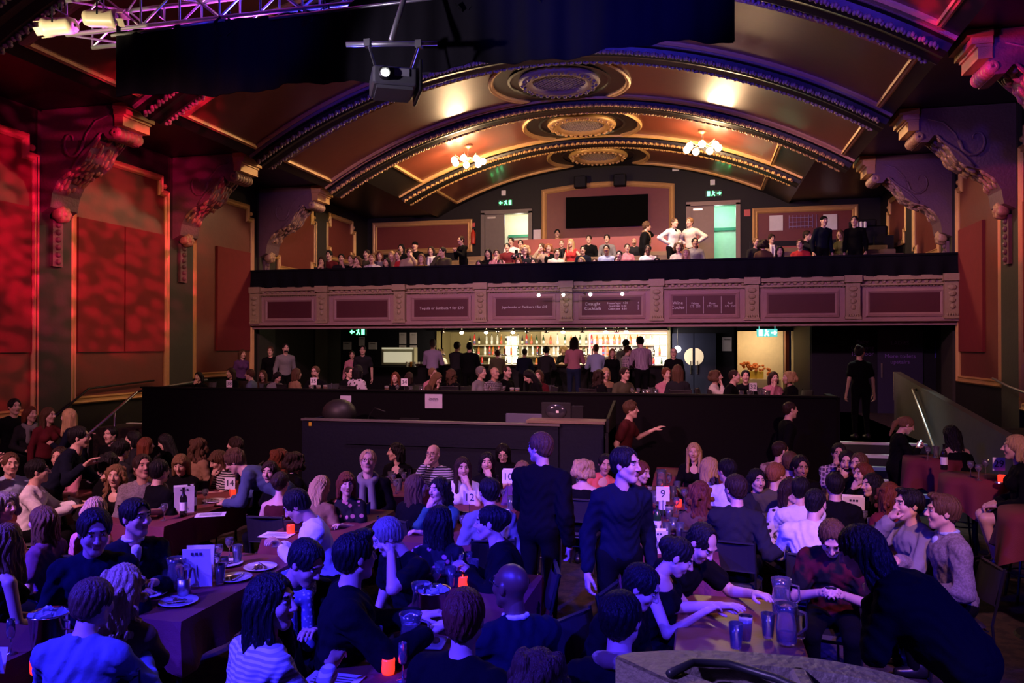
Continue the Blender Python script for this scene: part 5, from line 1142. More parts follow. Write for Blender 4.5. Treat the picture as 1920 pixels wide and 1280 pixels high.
TB = [(-4.7, -3.85, 2.7, 4.15, 'table cut by the left edge with the ice bucket'), (-4.15, -3.3, 4.45, 6.05, 'near left table with dinner plates and the tall menu'), (-6.05, -5.2, 6.75, 9.3, 'long left table with wine bottles beside the bending person'),
      (-4.0, -3.25, 6.6, 8.0, 'small table holding one white sheet'), (-4.15, -3.3, 8.75, 10.0, 'far table crowded with glasses before the booth'), (-1.95, -1.2, 3.3, 6.0, 'near centre table with jugs and a candle'),
      (-2.7, -1.95, 6.75, 9.4, 'centre table with number signs twelve and ten'), (-.62, .15, 6.8, 10.2, 'right centre table covered in bottles and beers'), (1.12, 1.9, 7.2, 10.7, 'right table with the menu card and beer jug'), (-8.0, -7.2, 6.3, 9.0, 'far left table behind the standing people'), (-.6, .3, 11.0, 11.8, 'table at the back by the platform wall')]
for q in TB: table(*q)
table(-.15, .62, 3.8, 5.85, 'orange wooden table at the lower right', None)
for (x, y, lb) in ((2.97, 11.2, 'small high round table behind the ponytailed person'), (3.0, 9.7, 'round high table with number twenty nine'), (2.95, 7.75, 'high round table at the right edge')):
    t = thing('high_table', lb, 'table', (x, y, 0), 0, 'high round tables by the ramp'); m = MB(); m.lathe([(0, 1.06), (.34, 1.06), (.34, 1.09), (0, 1.09)], 24); m.build('tabletop', M_wood, t, True)
    m = MB(); m.tube([(0, 0, .02), (0, 0, 1.06)], .03, 10); m.lathe([(0, 0), (.24, 0), (.22, .02), (.03, .04)], 20); m.build('pedestal', M_blackmetal, t)
    m = MB(); n = 64; V = [(x, y, 1.102)]; V += [(x+.352*math.cos(2*PI*i/n), y+.352*math.sin(2*PI*i/n), 1.102) for i in range(n)]
    for l in range(1, 6):
        for i in range(n): a = 2*PI*i/n; r = .355+.012*l*math.sin(5*a+x)+.008*l*math.sin(9*a)+.008*l; V.append((x+r*math.cos(a), y+r*math.sin(a), 1.10-.085*l-.012*l*math.sin(4*a+1)))
    m.add(V, [(0, 1+i, 1+(i+1) % n) for i in range(n)]+[(1+l*n+i, 1+l*n+(i+1) % n, 1+(l+1)*n+(i+1) % n, 1+(l+1)*n+i) for l in range(5) for i in range(n)])
    o = m.build('tablecloth', M_cloth2, None, True); tag(o, 'burgundy cloth hanging over the '+lb, 'tablecloth', 'burgundy cloths on the high tables')
# ---------------------------------------------------------------- tableware
def g_item(kind):
    if kind == 'pint':
        t = thing('beer_glass', 'x', 'glass'); m = MB(); m.lathe([(.0, .0), (.03, 0), (.032, .01), (.043, .15), (.0405, .15), (.03, .014), (0, .012)], 14); m.build('glass', M_glass, t, True)
    elif kind in ('beer', 'stout'):
        t = thing('beer_glass', 'x', 'glass'); m = MB(); m.lathe([(.0, .0), (.03, 0), (.032, .01), (.043, .15), (.0405, .15), (.041, .148)], 14); m.build('glass', M_glass, t, True)
        m = MB(); m.lathe([(0, .012), (.029, .012), (.037, .11), (0, .11)], 14); m.build('drink', M_beer if kind == 'beer' else M_stout, t, True); m = MB(); m.lathe([(0, .111), (.0375, .111), (.039, .13), (0, .132)], 14); m.build('foam', M_foam, t, True)
    elif kind in ('wine', 'redwine', 'flute'):
        t = thing('wine_glass', 'x', 'glass'); w_ = .036 if kind != 'flute' else .024; h = .17 if kind != 'flute' else .2
        m = MB(); m.lathe([(.033, 0), (.033, .003), (.005, .008), (.004, .085), (.02, .095), (w_, .13), (w_*.9, h), (w_*.86, h), (w_*.93, .13), (.01, .096)], 14); m.build('glass', M_glass, t, True)
        if kind == 'redwine': m = MB(); m.lathe([(0, .098), (.018, .1), (w_*.9, .128), (0, .128)], 12); m.build('drink', mat('red_wine', (.12, .004, .01), .1), t, True)
    elif kind in ('bottle', 'darkbottle'):
        t = thing('wine_bottle', 'x', 'bottle'); c = M_green if kind == 'bottle' else M_bglass; m = MB(); m.lathe([(0, 0), (.036, 0), (.038, .01), (.038, .19), (.03, .215), (.014, .235), (.0135, .29), (.0155, .29), (.0155, .3), (0, .3)], 14); m.build('glass', c, t, True)
        m = MB(); m.lathe([(.0385, .06), (.0385, .15)], 14); m.build('label', M_white, t)
    elif kind == 'jug':
        t = thing('jug', 'x', 'jug'); m = MB(); m.lathe([(0, 0), (.055, 0), (.06, .01), (.062, .1), (.055, .17), (.068, .235), (.064, .235), (.051, .17), (.057, .1), (.055, .014), (0, .012)], 18); m.tube([(.06, 0, .2), (.11, 0, .19), (.115, 0, .1), (.06, 0, .05)], .009, 6); m.build('jug_glass', M_glass, t, True)
        m = MB(); m.lathe([(0, .015), (.05, .015), (.052, .06), (0, .06)], 16); m.build('drink', M_beer, t, True)
    elif kind == 'candle':
        t = thing('candle_holder', 'x', 'candle'); m = MB(); m.lathe([(0, 0), (.032, 0), (.036, .01), (.038, .075), (.034, .085), (.032, .085), (.034, .07), (.032, .012), (0, .01)], 14); m.build('red_glass', mat('lit_red_candle_glass', (.7, .03, .02), .25, emit=((1, .035, .015), 1.5)), t, True)
        m = MB(); m.sph((0, 0, .05), (.008, .008, .02), 8, 6); m.build('flame', mat('candle_flame', (1, .7, .3), .5, emit=((1, .4, .12), 40)), t, True)
    elif kind == 'plate':
        t = thing('dinner_plate', 'x', 'plate'); m = MB(); m.lathe([(0, .004), (.08, .004), (.09, .008), (.13, .02), (.132, .016), (.09, .0), (0, 0)], 28); m.build('dish', M_china, t, True); r_ = random.Random(7); m = MB()
        for i in range(9): a = r_.uniform(0, 6.28); q = r_.uniform(.01, .065); m.sph((q*math.cos(a), q*math.sin(a), .012), (r_.uniform(.012, .028), r_.uniform(.01, .02), .009), 7, 5)
        m.build('leftovers', mat('food_scraps', (.16, .09, .03), .6), t, True); m = MB(); m.box((.02, -.02, .02), (.18, .012, .004), rz=.5); m.box((-.03, .03, .02), (.17, .012, .004), rz=-.2); m.build('cutlery', M_metal, t)
    elif kind == 'menu':
        t = thing('menu_card', 'x', 'menu'); m = MB(); m.box((0, .03, .15), (.2, .004, .3), M=Matrix.Rotation(R(-11), 3, 'X')); m.box((0, -.03, .15), (.2, .004, .3), M=Matrix.Rotation(R(11), 3, 'X')); m.build('card', M_white, t)
        m = MB(); [m.box((-.03+.03*k, -.058+.004, .26), (.02, .004, .02)) for k in range(3)]; m.box((.0, -.035, .14), (.006, .004, .12)); m.build('print', M_ink, t)
    elif kind == 'bucket':
        t = thing('ice_bucket', 'x', 'ice bucket'); m = MB(); m.lathe([(0, 0), (.085, 0), (.09, .01), (.11, .2), (.118, .205), (.116, .215), (.106, .2), (.086, .015), (0, .012)], 24); m.build('pail', M_metal, t, True); m = MB(); r_ = random.Random(3)
        for i in range(22): m.box((r_.uniform(-.07, .07), r_.uniform(-.07, .07), .18+r_.uniform(0, .03)), (.035, .03, .03), M=Matrix.Rotation(r_.uniform(0, 3), 3, (1, r_.random(), .5)))
        m.build('ice', mat('ice', (.6, .65, .7), .1, trans=.5), t); m = MB(); m.tube([(.1, .0, .18), (.14, 0, .17), (.14, 0, .13), (.1, 0, .12)], .007, 6); m.build('handle', M_metal, t)
    elif kind == 'tin':
        t = thing('cutlery_tin', 'x', 'tin'); m = MB(); m.lathe([(0, 0), (.045, 0), (.045, .13), (.042, .13), (.042, .01)], 16); m.build('can', M_steel, t, True); m = MB(); r_ = random.Random(9)
        for i in range(9): a = r_.uniform(0, 6.28); m.tube([(.02*math.cos(a), .02*math.sin(a), .02), (.05*math.cos(a), .05*math.sin(a), .2)], .005, 5)
        m.build('cutlery', M_metal, t)
    elif kind == 'sheet':
        t = thing('paper_sheet', 'x', 'paper'); m = MB(); m.box((0, 0, .003), (.3, .21, .004)); m.build('paper', M_white, t); m = MB(); [m.box((0, -.06+.03*k, .006), (.22, .008, .001)) for k in range(5)]; m.build('print', M_ink, t)
    elif kind == 'tray':
        t = thing('serving_tray', 'x', 'tray'); m = MB(); m.rbox((0, 0, .008), (.36, .2, .016), .02); m.build('base', M_china, t); m = MB(); [m.sph((-.12+.05*k, .02*(-1)**k, .03), (.025, .03, .018), 8, 5) for k in range(6)]; m.build('food', mat('food_scraps'), t, True)
    return t
_pi = once(g_item)
def put(kind, px, py, label, rz_=0, z=.76, group=None): p = at(px, py, Z=z); return _pi((p.x, p.y, z), rz_, label, group, kind)
def nsign(px, py, n, label, z=.76, h=.28, m_=M_white, Y=None):
    p = at(px, py, Z=z) if Y is None else at(px, py, Y=Y); t = thing('table_number', label, 'sign', (p.x, p.y, z), math.atan2(-p.x, p.y)*-0+R(8)); m = MB(); m.lathe([(0, 0), (.045, 0), (.04, .012), (.005, .02)], 14); m.tube([(0, 0, .01), (0, 0, h-.06)], .004, 6); m.build('stand', M_steel, t)
    m = MB(); m.box((0, 0, h), (.125, .004, .14)); m.build('card', m_, t); text('digits', n, .105, (0, -.004, h), FRONT, M_ink, t)
nsign(880, 985, '12', 'white table number 12 on the centre table by the red candle'); nsign(952, 955, '10', 'tall white table number 10 in front of the booth', h=.36)
nsign(1243, 1000, '9', 'violet lit table number 9 among the bottles', h=.38); nsign(1458+415, 905, '29', 'violet lit table number 29 on the high round table', 1.105, .2)
nsign(588, 738, '35', 'small white table number 35 above the platform wall at left', FLZ+.745, .22, Y=13.75); nsign(758, 738, '34', 'small white table number 34 above the platform wall', FLZ+.745, .22, Y=13.75); nsign(1412, 738, '32', 'small table number 32 above the platform wall at right', FLZ+.745, .2, Y=13.9)
nsign(431, 938, '14', 'small violet table number 14 on the long left table', .76, .2); nsign(430, 736, '38', 'small number card at the left end of the platform wall', FLZ+.745, .15, Y=13.75)
for (px_, py_, lb, a_) in ((335, 1130, 'nearest big white plate with leftovers on the left table', 0), (278, 1115, 'white plate behind the nearest one, at the table edge', .6), (440, 1085, 'white plate with food left of the end plate', 1.2), (488, 1065, 'white plate at the far right corner of the near left table', 2), (425, 1058, 'white plate behind the tall menu card', .9), (330, 1088, 'white plate at the navy jumper wearer', 2.5), (402, 940, 'white plate on the long left table by the candle', 0)): put('plate', px_, py_, lb, a_, group='dinner plates')
put('menu', 372, 1100, 'tall violet lit menu card on the near left table', R(20)); put('menu', 345, 962, 'dark backed menu card among bottles on the long left table', R(40)); put('menu', 1232, 1038, 'white menu card at the near end of the bottle table', R(12)).scale = (.85, .85, .7); put('menu', -8, 1262, 'white card at the lower left corner table', R(10)).scale = (.5, .5, .45); put('menu', 1600, 985, 'bright menu card on the right table by the jug', R(-5)); put('menu', 958, 925, 'pale menu board standing by table number 10', R(10))
put('jug', 330, 1105, 'clear jug beside the tall menu card'); put('jug', 770, 1225, 'large clear jug on the near centre table'); put('jug', 790, 1160, 'second clear jug behind the large one at the centre'); put('jug', 1465, 1150, 'clear jug at the far end of the orange table'); put('jug', 1475, 1205, 'big clear jug nearest on the orange table'); put('jug', 1575, 990, 'jug of amber beer on the right table'); put('jug', 1240, 915, 'clear jug at the far end of the bottle table')
put('tin', 345, 1118, 'steel tin of cutlery by the near plates'); put('tin', 857, 1085, 'violet lit steel tin in front of the facing profile'); put('bucket', 92, 1215, 'chrome ice bucket full of ice at the lower left'); put('bucket', 812, 1165, 'chrome wine cooler on the near centre table')
put('candle', 728, 1262, 'glowing red candle on the nearest centre table'); put('candle', 876, 992, 'glowing red candle under table number 12'); put('candle', 868, 1100, 'glowing candle hidden by the bald diner'); put('candle', 952, 930, 'red candle below table number 10'); put('candle', 436, 930, 'orange candle on the long left table'); put('candle', 1272, 950, 'red candle among beers, further one'); put('candle', 1250, 925, 'red candle at the far end of the bottle table'); put('candle', 545, 1000, 'red candle behind the white sleeved diner'); put('candle', 70, 1262, 'candle beside the ice bucket'); put('candle', 1878, 905, 'red candle beside table number 29', z=1.105); put('candle', 1215, 985, 'red candle at the left edge of the bottle table')
put('sheet', 520, 1003, 'white sheet lying on the small left table', .1); put('sheet', 395, 965, 'white napkin sheet on the long left table', .5); put('tray', 780, 1205, 'white tray with leftovers on the near centre table', .1); put('sheet', 1590, 1010, 'paper under the beer jug on the right table', .2); put('sheet', 622, 1278, 'pale paper at the near end of the centre table')
put('beer', 1398, 1200, 'glass of lager with foam on the orange table'); put('stout', 1280, 985, 'dark beer with a pale head on the bottle table'); put('stout', 1255, 975, 'second dark beer left of the first on the bottle table'); put('beer', 1216, 935, 'beer at the left edge of the bottle table'); put('beer', 1558, 1000, 'beer beside the jug on the right table'); put('beer', 1605, 1015, 'beer nearest on the right table')
put('bottle', 1242, 965, 'tall green wine bottle in the middle of the bottle table'); put('bottle', 1232, 1005, 'nearest green wine bottle on the bottle table'); put('darkbottle', 362, 957, 'dark wine bottle left of a pair on the long left table'); put('darkbottle', 344, 967, 'dark wine bottle nearest on the long left table'); put('darkbottle', 354, 960, 'dark wine bottle furthest on the long left table'); put('bottle', 1216, 978, 'green bottle behind the navy shirt'); put('darkbottle', 932, 940, 'dark bottle left of table number 10'); put('darkbottle', 768, 925, 'dark bottle right of the far glasses'); put('darkbottle', 1700+70, 880, 'dark bottle on the far high round table', z=1.105)
put('flute', 20, 1225, 'champagne flute at the left edge table'); put('flute', 710, 1240, 'tall thin glass left of the red candle'); put('flute', 755, 1275, 'tall glass right of the red candle'); put('wine', 252, 1100, 'wine glass by the navy jumper'); put('wine', 308, 975, 'wine glass at the near end of the long left table'); put('redwine', 385, 945, 'wine glass on the long left table'); put('wine', 430, 1045, 'wine glass behind the tall menu'); put('wine', 410, 1060, 'small wine glass beside the tall menu')
def cluster(kinds, pts, label, z=.76):
    for i, (px_, py_) in enumerate(sorted(pts)): put(kinds[i % len(kinds)], px_, py_, label+', %s from the left' % nth(i+1), 0, z, label)
cluster(('wine', 'pint', 'wine'), [(728, 918), (738, 912), (748, 920), (757, 910), (742, 925), (765, 918), (733, 905), (752, 902)], 'clear glass among the crowded glasses before the mixing booth')
cluster(('pint', 'pint', 'wine'), [(1215, 955), (1228, 945), (1245, 940), (1262, 935), (1238, 925), (1255, 915), (1270, 925), (1283, 945), (1225, 1020), (1250, 1010), (1262, 1000), (1212, 1000), (1275, 1010), (1290, 965), (1268, 962), (1228, 985)], 'clear glass among the bottles on the right centre table')
cluster(('pint', 'wine'), [(1560, 955), (1572, 945), (1585, 960), (1560, 930), (1575, 925), (1590, 935), (1600, 965), (1620, 990), (1635, 1000), (1640, 1020), (1650, 1008), (1550, 915), (1562, 905)], 'clear glass on the long right table with the menu card')
cluster(('pint', 'wine'), [(420, 1085), (412, 1095), (405, 1078), (445, 1055), (395, 1062)], 'clear glass right of the tall menu on the near left table')
cluster(('wine', 'pint'), [(825, 1090), (835, 1075), (845, 1100), (878, 1075), (888, 1085), (818, 1110)], 'clear glass at the far end of the near centre table')
cluster(('pint',), [(1380, 1215), (1440, 1195), (1500, 1195)], 'clear beer glass on the orange wooden table')
cluster(('wine', 'pint'), [(880, 1010), (868, 1000), (945, 945), (965, 940), (958, 955)], 'clear glass between table numbers 12 and 10')
cluster(('wine',), [(1820, 893), (1835, 900), (1848, 890)], 'wine glass on the round table with number 29', 1.105)
cluster(('wine', 'pint'), [(1740, 862), (1755, 858)], 'glass on the far high round table', 1.105)
# tables and glasses behind the platform wall
for i, (x0, x1) in enumerate(((-9.9, -9.0), (-7.9, -6.9), (-6.4, -5.2), (-4.4, -3.3), (-2.3, -1.2), (-.4, .9), (1.2, 2.0))):
    table(x0, x1, 13.45, 14.05, 'small table behind the platform wall, %s from the left' % ('first', 'second', 'third', 'fourth', 'fifth', 'sixth', 'seventh')[i], None) ; T_ = bpy.data.objects['dining_table' if False else [o.name for o in bpy.data.objects if o.name.startswith('dining_table')][-1]]
for o in list(bpy.data.objects):
    if o.name.startswith('dining_table') and 'behind the platform wall' in o.get('label', ''): o.location.z = FLZ; o['group'] = 'tables behind the platform wall'
rnd = random.Random(5)
for gi_, px_ in enumerate(sorted((583, 597, 610, 725, 745, 770, 790, 920, 945, 960, 970, 1185, 1197, 1208, 1215, 1230, 1405, 1425, 1432, 1440, 1390))):
    p = at(px_, 736, Y=13.62+rnd.uniform(0, .25)); _pi((p.x, p.y, FLZ+.745), 0, 'glass just showing above the black platform wall, %s from the left' % nth(gi_+1), 'glasses behind the platform wall', rnd.choice(('pint', 'wine', 'beer')))
for (px_, py_, z_, mt_, lb_) in ((612, 985, .03, 'tan', 'tan handbag on the floor behind the floral tee'), (1418, 1100, .03, 'yellow', 'mustard bag on the floor beside the charcoal shirt')):
    p = at(px_, py_, Z=z_); t = thing('handbag', lb_, 'bag', (p.x, p.y, 0)); F = Field(); F.ell((0, 0, .14), (.17, .09, .14), .03); F.ell((0, 0, .05), (.18, .1, .06), .03)
    V, Q = F.mesh(.015, lambda x, y, z: .004*np.sin(60*x+20*z)); V[:, 2] = np.maximum(V[:, 2], .004); qmesh('bag_body', V, Q, None, [mat('bag_'+mt_, TC[mt_], .5)], t); m = MB(); m.tube([(-.12, 0, .2), (-.1, .0, .33), (0, 0, .38), (.1, 0, .33), (.12, 0, .2)], .01, 6); m.build('strap', M_skirt, t, True)
# ---------------------------------------------------------------- stage monitor in the near right corner
sm = thing('stage_monitor', 'grey curved speaker cabinet with recesses and cable at the near right corner', 'speaker', (0, 0, 0)); M_sm = mat('scuffed_grey_cabinet', (.2, .17, .19), .5, bump=(40, .5)); zc = 1.65
top = [Vector((x, y, 0)) for x, y in ((-.24, 2.30), (-.2, 2.335), (-.1, 2.375), (.03, 2.405), (.15, 2.42), (.29, 2.42), (.38, 2.405), (.46, 2.38), (.54, 2.34), (.6, 2.28), (.645, 2.2), (.67, 2.1), (.66, 1.7), (.42, 1.72), (.22, 1.9), (.03, 2.08), (-.12, 2.2))]
m = MB(); V = [Vector((p.x, p.y, 1.1)) for p in top]+[Vector((p.x, p.y, zc-.015)) for p in top]+[Vector((p.x*.985+.004, p.y-.015, zc)) for p in top]; k = len(top)
c_ = Vector((.3, 2.15, 0)); V += [Vector((c_.x+(p.x-c_.x)*.7, c_.y+(p.y-c_.y)*.6, zc)) for p in top]; V += [Vector((c_.x+(p.x-c_.x)*.66, c_.y+(p.y-c_.y)*.55, zc-.04)) for p in top]
F_ = [(l*k+i, l*k+(i+1) % k, (l+1)*k+(i+1) % k, (l+1)*k+i) for l in range(4) for i in range(k)]+[tuple(range(k))[::-1], tuple(range(4*k, 5*k))]; m.add(V, F_); m.build('cabinet', M_sm, sm)
m = MB(); m.rbox((.12, 2.2, zc-.045), (.2, .12, .03), .04, -.2); m.rbox((.44, 2.16, zc-.045), (.2, .16, .03), .05, .1); m.build('handle_recess', M_black, sm)
m = MB(); m.rbox((.285, 2.16, zc-.025), (.05, .34, .05), .02, .1); m.build('bridge', M_sm, sm)
m = MB(); m.tube([(-.08, 2.16, zc+.012), (-.02, 2.25, zc+.014), (.08, 2.27, zc+.012), (.2, 2.2, zc+.012), (.3, 2.1, zc+.012), (.4, 1.98, zc+.012), (.6, 1.9, zc+.012)], .012, 8); o = m.build('cable', mat('blue_black_cable', (.02, .02, .04), .4), None, True); tag(o, 'dark cable lying across the grey stage monitor', 'cable')
# ---------------------------------------------------------------- the audience on the main floor (crown position as seen, then pose)
P = person
# -- standing and seated at the far left
P(28, 748, 70, 'stand', tm='black', hair='short', hc='bk', rh='down', lh='front', base=0, label='person standing in a black jumper at the far left wall, facing right')
P(58, 762, 60, 'stand', ha=20, tm='charcoal', scarf='grey', hair='bob', hc='au', sex='f', label='person standing in dark coat and grey scarf beside the black jumper at far left')
P(92, 764, 80, 'stand', ha=10, tm='maroon', hair='long', hc='br', sex='f', rh='down', lh='out', label='person standing in maroon top reaching right, below the left handrail')
P(128, 767, -70, 'stand', ha=-10, lean=14, tm='navy', top='long', hair='longdown', hc='bl', sex='f', rh='down', lh='front', label='person standing in long navy top turned to the left at the foot of the stairs')
P(150, 800, 120, 'bend', lean=30, tm='navy', hair='short', hc='bk', rh='out', lh='reach', label='dark suited person leaning over the far left table with pale blue cuffs')
P(111, 839, 10, ha=10, tm='pink', hair='short', hc='db', skin=1, rh='table', lh='table', label='person in pink shirt facing the stage, half hidden at far left')
P(72, 862, 120, ha=10, tm='white', hair='short', hc='bk', rh='table', lh='table', label='person in white shirt seen from behind at far left')
P(20, 850, 60, tm='lblue', hair='short', hc='br', rh='up', lh='table', label='person in pale blue shirt raising a hand at the left edge')
P(207, 800, 0, tm='black', hair='short', hc='bk', label='person in black facing the stage under the left handrail')
P(248, 808, -60, tm='charcoal', hair='bob', hc='bk', sex='f', label='person in charcoal top, profile to the left, back left row')
P(275, 820, 150, tm='brown', hair='bob', hc='au', sex='f', label='person in brown top seen from behind in the back left row')
P(309, 814, -80, hp=20, tm='black', hair='long', hc='bk', sex='f', label='person in black cardigan looking down, back left row near black wall')
P(228, 826, 170, tm='charcoal', hair='messy', hc='bk', label='person in charcoal seen from behind between two back left diners')
P(375, 822, 165, tm='tan', top='scoop', hair='curly', hc='br', sex='f', label='person in tan top seen from behind, right of the back left row')
P(440, 819, -70, ha=-10, tm='purple', hair='bob', hc='db', sex='f', label='person in purple top, profile left, by the booth end')
P(206, 852, 150, tm='black', hair='messy', hc='bk', label='person in black shirt seen from behind, left of the pink striped shirt')
P(268, 853, 30, ha=25, hp=-8, tm='tweed', top='rolled', hair='short', hc='db', skin=1, rh='tablein', lh='table', s=1.04, label='person in rolled pale tweed shirt looking up to the right, arms on table')
P(338, 853, 10, ha=10, hp=15, tm='black', hair='fringe', hc='lb', sex='f', rh='tablein', lh='tablein', label='person in black top looking down beside the wine bottles')
P(408, 846, -30, hp=25, tm='stripe', top='tee', hair='fringe', hc='br', sex='f', rh='chin', lh='table', label='person in striped tee with hand at chin at the left candle')
P(440, 845, -75, 'bend', ha=0, hp=30, lean=62, tm='denim', hair='messy', hc='br', rh='reach', lh='reach', tr='denim', label='person bending over the long left table in blue denim shirt')
P(216, 872, 10, ha=15, tm='black', hair='wavy', hc='lb', sex='f', top='scoop', label='person in black scoop top facing the stage, left of the tweed shirt')
P(181, 934, 175, ha=10, tm='pink', scarf='red', hair='long', hc='bl', sex='f', label='person in pink with red scarf seen from behind, behind the navy shirt')
P(178, 958, 35, ha=15, hp=12, tm='navy', hair='short', hc='db', s=1.12, rh='lap', lh='lap', label='person in open navy shirt looking down right, near left')
P(256, 936, 55, ha=20, tm='navy', top='vneck', collar='white', hair='short', hc='bk', rh='table', lh='tablein', s=1.08, label='person in navy jumper over white tee, profile right, near left')
P(78, 950, -80, ha=-10, tm='purple', top='tee', hair='long', hc='br', sex='f', rh='table', lh='lap', label='person in purple tee, profile left, at the left')
P(14, 984, 160, ha=30, tm='black', top='straps', hair='longdown', hc='lb', sex='f', s=1.05, label='person in dark strap top at the left edge, near the table corner')
P(8, 925, 90, tm='pink', hair='curlyshort', hc='gr', sex='f', label='person in pink behind the strap top at the left edge')
P(176, 1086, 195, ha=-20, hp=8, tm='bluegrey', hair='short', hc='br', s=1.02, lean=14, rh='table', lh='table', label='person in blue grey jumper with back to the stage, lower left')
P(232, 1062, 215, ha=-25, hp=10, side=-6, tm='brown', hair='wavy', hc='bl', sex='f', s=1.06, lean=12, rh='table', lh='lap', label='person in brown knit leaning onto the blue grey jumper, lower left')
# -- centre left
P(528, 842, 165, ha=-20, tm='pink', top='straps', hair='curly', hc='au', sex='f', label='person in pink strap top seen from behind, right of the bending person')
P(556, 848, 150, tm='black', hair='curlyshort', hc='db', sex='f', label='person in black behind the pink strap top')
P(527, 884, 185, tm='darkred', hair='updo', hc='db', sex='f', top='straps', label='person in dark red dress seen from behind, before the pink strap top')
P(603, 893, 190, ha=-20, hp=20, tm='tan', hair='long', hc='bl', sex='f', lean=20, label='person in tan cardigan bowed forward, seen from behind at centre left')
P(690, 844, 20, ha=0, hp=-12, tm='black', scarf='grey', hair='short', hc='bl', glasses=True, rh='lap', lh='lap', s=1.04, label='person in black coat and thick grey scarf looking up, centre left')
P(741, 831, 0, ha=-55, tm='black', top='scoop', hair='bob', hc='bk', sex='f', label='person in low black top turned left, before the booth')
P(812, 833, 0, ha=-8, tm='stripe', hair='bald', hc='db', glasses=True, rh='mouth', lh='lap', beard=False, label='person in striped jumper with hand at mouth, before the booth')
P(650, 886, 15, ha=20, tm='floral', top='tee', hair='fringe', hc='au', sex='f', skin=0, rh='lap', lh='tablein', s=1.0, label='person in black floral tee sitting upright, centre left')
P(556, 920, -60, ha=-15, hp=35, tm='white', hair='short', hc='bk', skin=1, lean=20, rh='tablein', lh='tablein', s=1.05, label='person in white long sleeved shirt looking down, centre left')
P(783, 890, 160, ha=-50, tm='black', hair='longdown', hc='br', sex='f', label='person in black with hair over the face side, centre, turned away')
P(822, 896, -20, ha=-10, tm='teal', hair='wavy', hc='bk', sex='f', rh='chin', lh='tablein', label='smiling person in teal with hand on chin, centre')
P(868, 858, 25, ha=0, tm='white', top='tee', hair='longdown', hc='db', sex='f', rh='lap', lh='chin', s=1.02, label='person in white tee resting chin on hand, centre')
P(913, 849, 15, ha=0, tm='black', hair='bob', hc='bk', sex='f', collar='black', rh='lap', lh='chin', label='person in black roll neck by table number 10')
P(943, 833, 10, hp=22, tm='black', hair='long', hc='bk', sex='f', glasses=True, label='person in black with glasses looking down, behind the roll neck')
P(980, 866, 20, hp=10, tm='purple', hair='long', hc='lb', sex='f', label='person in purple half hidden by the standing black suit')
P(1012, 812, 170, 'stand', ha=75, tm='black', top='jacket', hair='short', hc='br', rh='down', lh='front', s=1.04, bulk=1.12, label='person standing in a black suit with back to the stage, centre')
P(1096, 861, 175, ha=-20, tm='black', top='straps', hair='curlyshort', hc='bl', sex='f', label='person in sleeveless black with back to the stage, centre')
P(1135, 852, 15, side=12, hp=10, tm='coral', top='scoop', hair='short', hc='bk', sex='f', skin=1, rh='table', lh='lap', label='person in coral top leaning over the table, centre')
P(1174, 840, 25, 'stand', ha=40, tm='navy', hair='short', hc='bk', rh='down', lh='down', s=1.04, bulk=.95, label='person standing in a navy shirt looking right, centre')
P(1184, 753, 80, 'stand', ha=0, lean=12, tm='darkred', top='tee', hair='messy', hc='br', rh='down', lh='out', label='person walking in dark red tee with arm stretched right, by the booth end')
P(1203, 866, 60, hp=10, tm='maroon', hair='bob', hc='au', sex='f', label='person in maroon half hidden behind the standing navy shirt')
# -- right centre
P(1301, 831, 0, ha=-6, tm='black', top='scoop', hair='longdown', hc='bl', sex='f', rh='lap', lh='lap', label='smiling person in black scoop top against the black wall')
P(1333, 858, 100, ha=20, tm='cream', hair='longdown', hc='bl', sex='f', label='person in cream with very long pale hair, profile right')
P(1362, 861, 160, ha=60, tm='white', top='vneck', hair='short', hc='bk', label='person in white vee neck turned away, right of the pale hair')
P(1314, 903, 185, ha=-30, tm='brown', hair='wavy', hc='au', sex='f', label='person in brown with long wavy hair, back to the stage, at the bottle table')
P(1378, 890, 170, ha=40, tm='charcoal', hair='short', hc='db', rh='side', lh='table', s=1.05, label='person in charcoal shirt with arm hung over the chair')
P(1464, 827, 150, ha=-30, side=0, tm='camo', hair='crop', hc='db', label='person in patterned beige shirt turned away, right centre')
P(1482, 848, 165, tm='darkred', hair='short', hc='br', label='person in dark red jumper seen from behind, right centre')
P(1456, 868, 175, ha=-45, tm='olive', top='tee', hair='short', hc='gi', rh='side', lh='table', label='person in olive tee with one arm down, back to the stage')
P(1502, 855, 10, hp=8, tm='black', collar='white', hair='short', hc='bk', skin=2, label='person in black jacket facing the stage at the long right table')
P(1484, 899, 20, ha=30, tm='mono', hair='long', hc='db', sex='f', label='person in black and white print top behind the white shirt')
P(1502, 895, 190, ha=-40, tm='white', hair='short', hc='bk', s=.97, rh='table', lh='table', label='person in white shirt further of two with backs to the stage')
P(1530, 917, 170, ha=-20, hp=12, tm='white', hair='crop', hc='bk', s=1.02, bulk=1.12, lean=16, rh='table', lh='table', label='broad person in crumpled white shirt, nearer of two, seen from behind')
P(1573, 832, -10, tm='plaid', hair='short', hc='bk', skin=1, rh='mouth', lh='tablein', label='person in plaid shirt with fist at mouth by the steps')
P(1588, 846, -15, hp=6, tm='camo', hair='short', hc='bk', skin=0, beard=True, rh='chin', lh='tablein', label='bearded person in patterned shirt with hand at chin by the steps')
P(1610, 850, -40, tm='black', hair='short', hc='br', label='person in black behind the bearded patterned shirt')
P(1617, 869, -50, ha=-10, tm='black', hair='long', hc='au', sex='f', rh='chin', lh='tablein', label='person in black with fist raised at the long right table')
P(1634, 888, -60, ha=-5, tm='black', hair='longdown', hc='bk', sex='f', label='person in black with very long dark hair, profile left, by the steps')
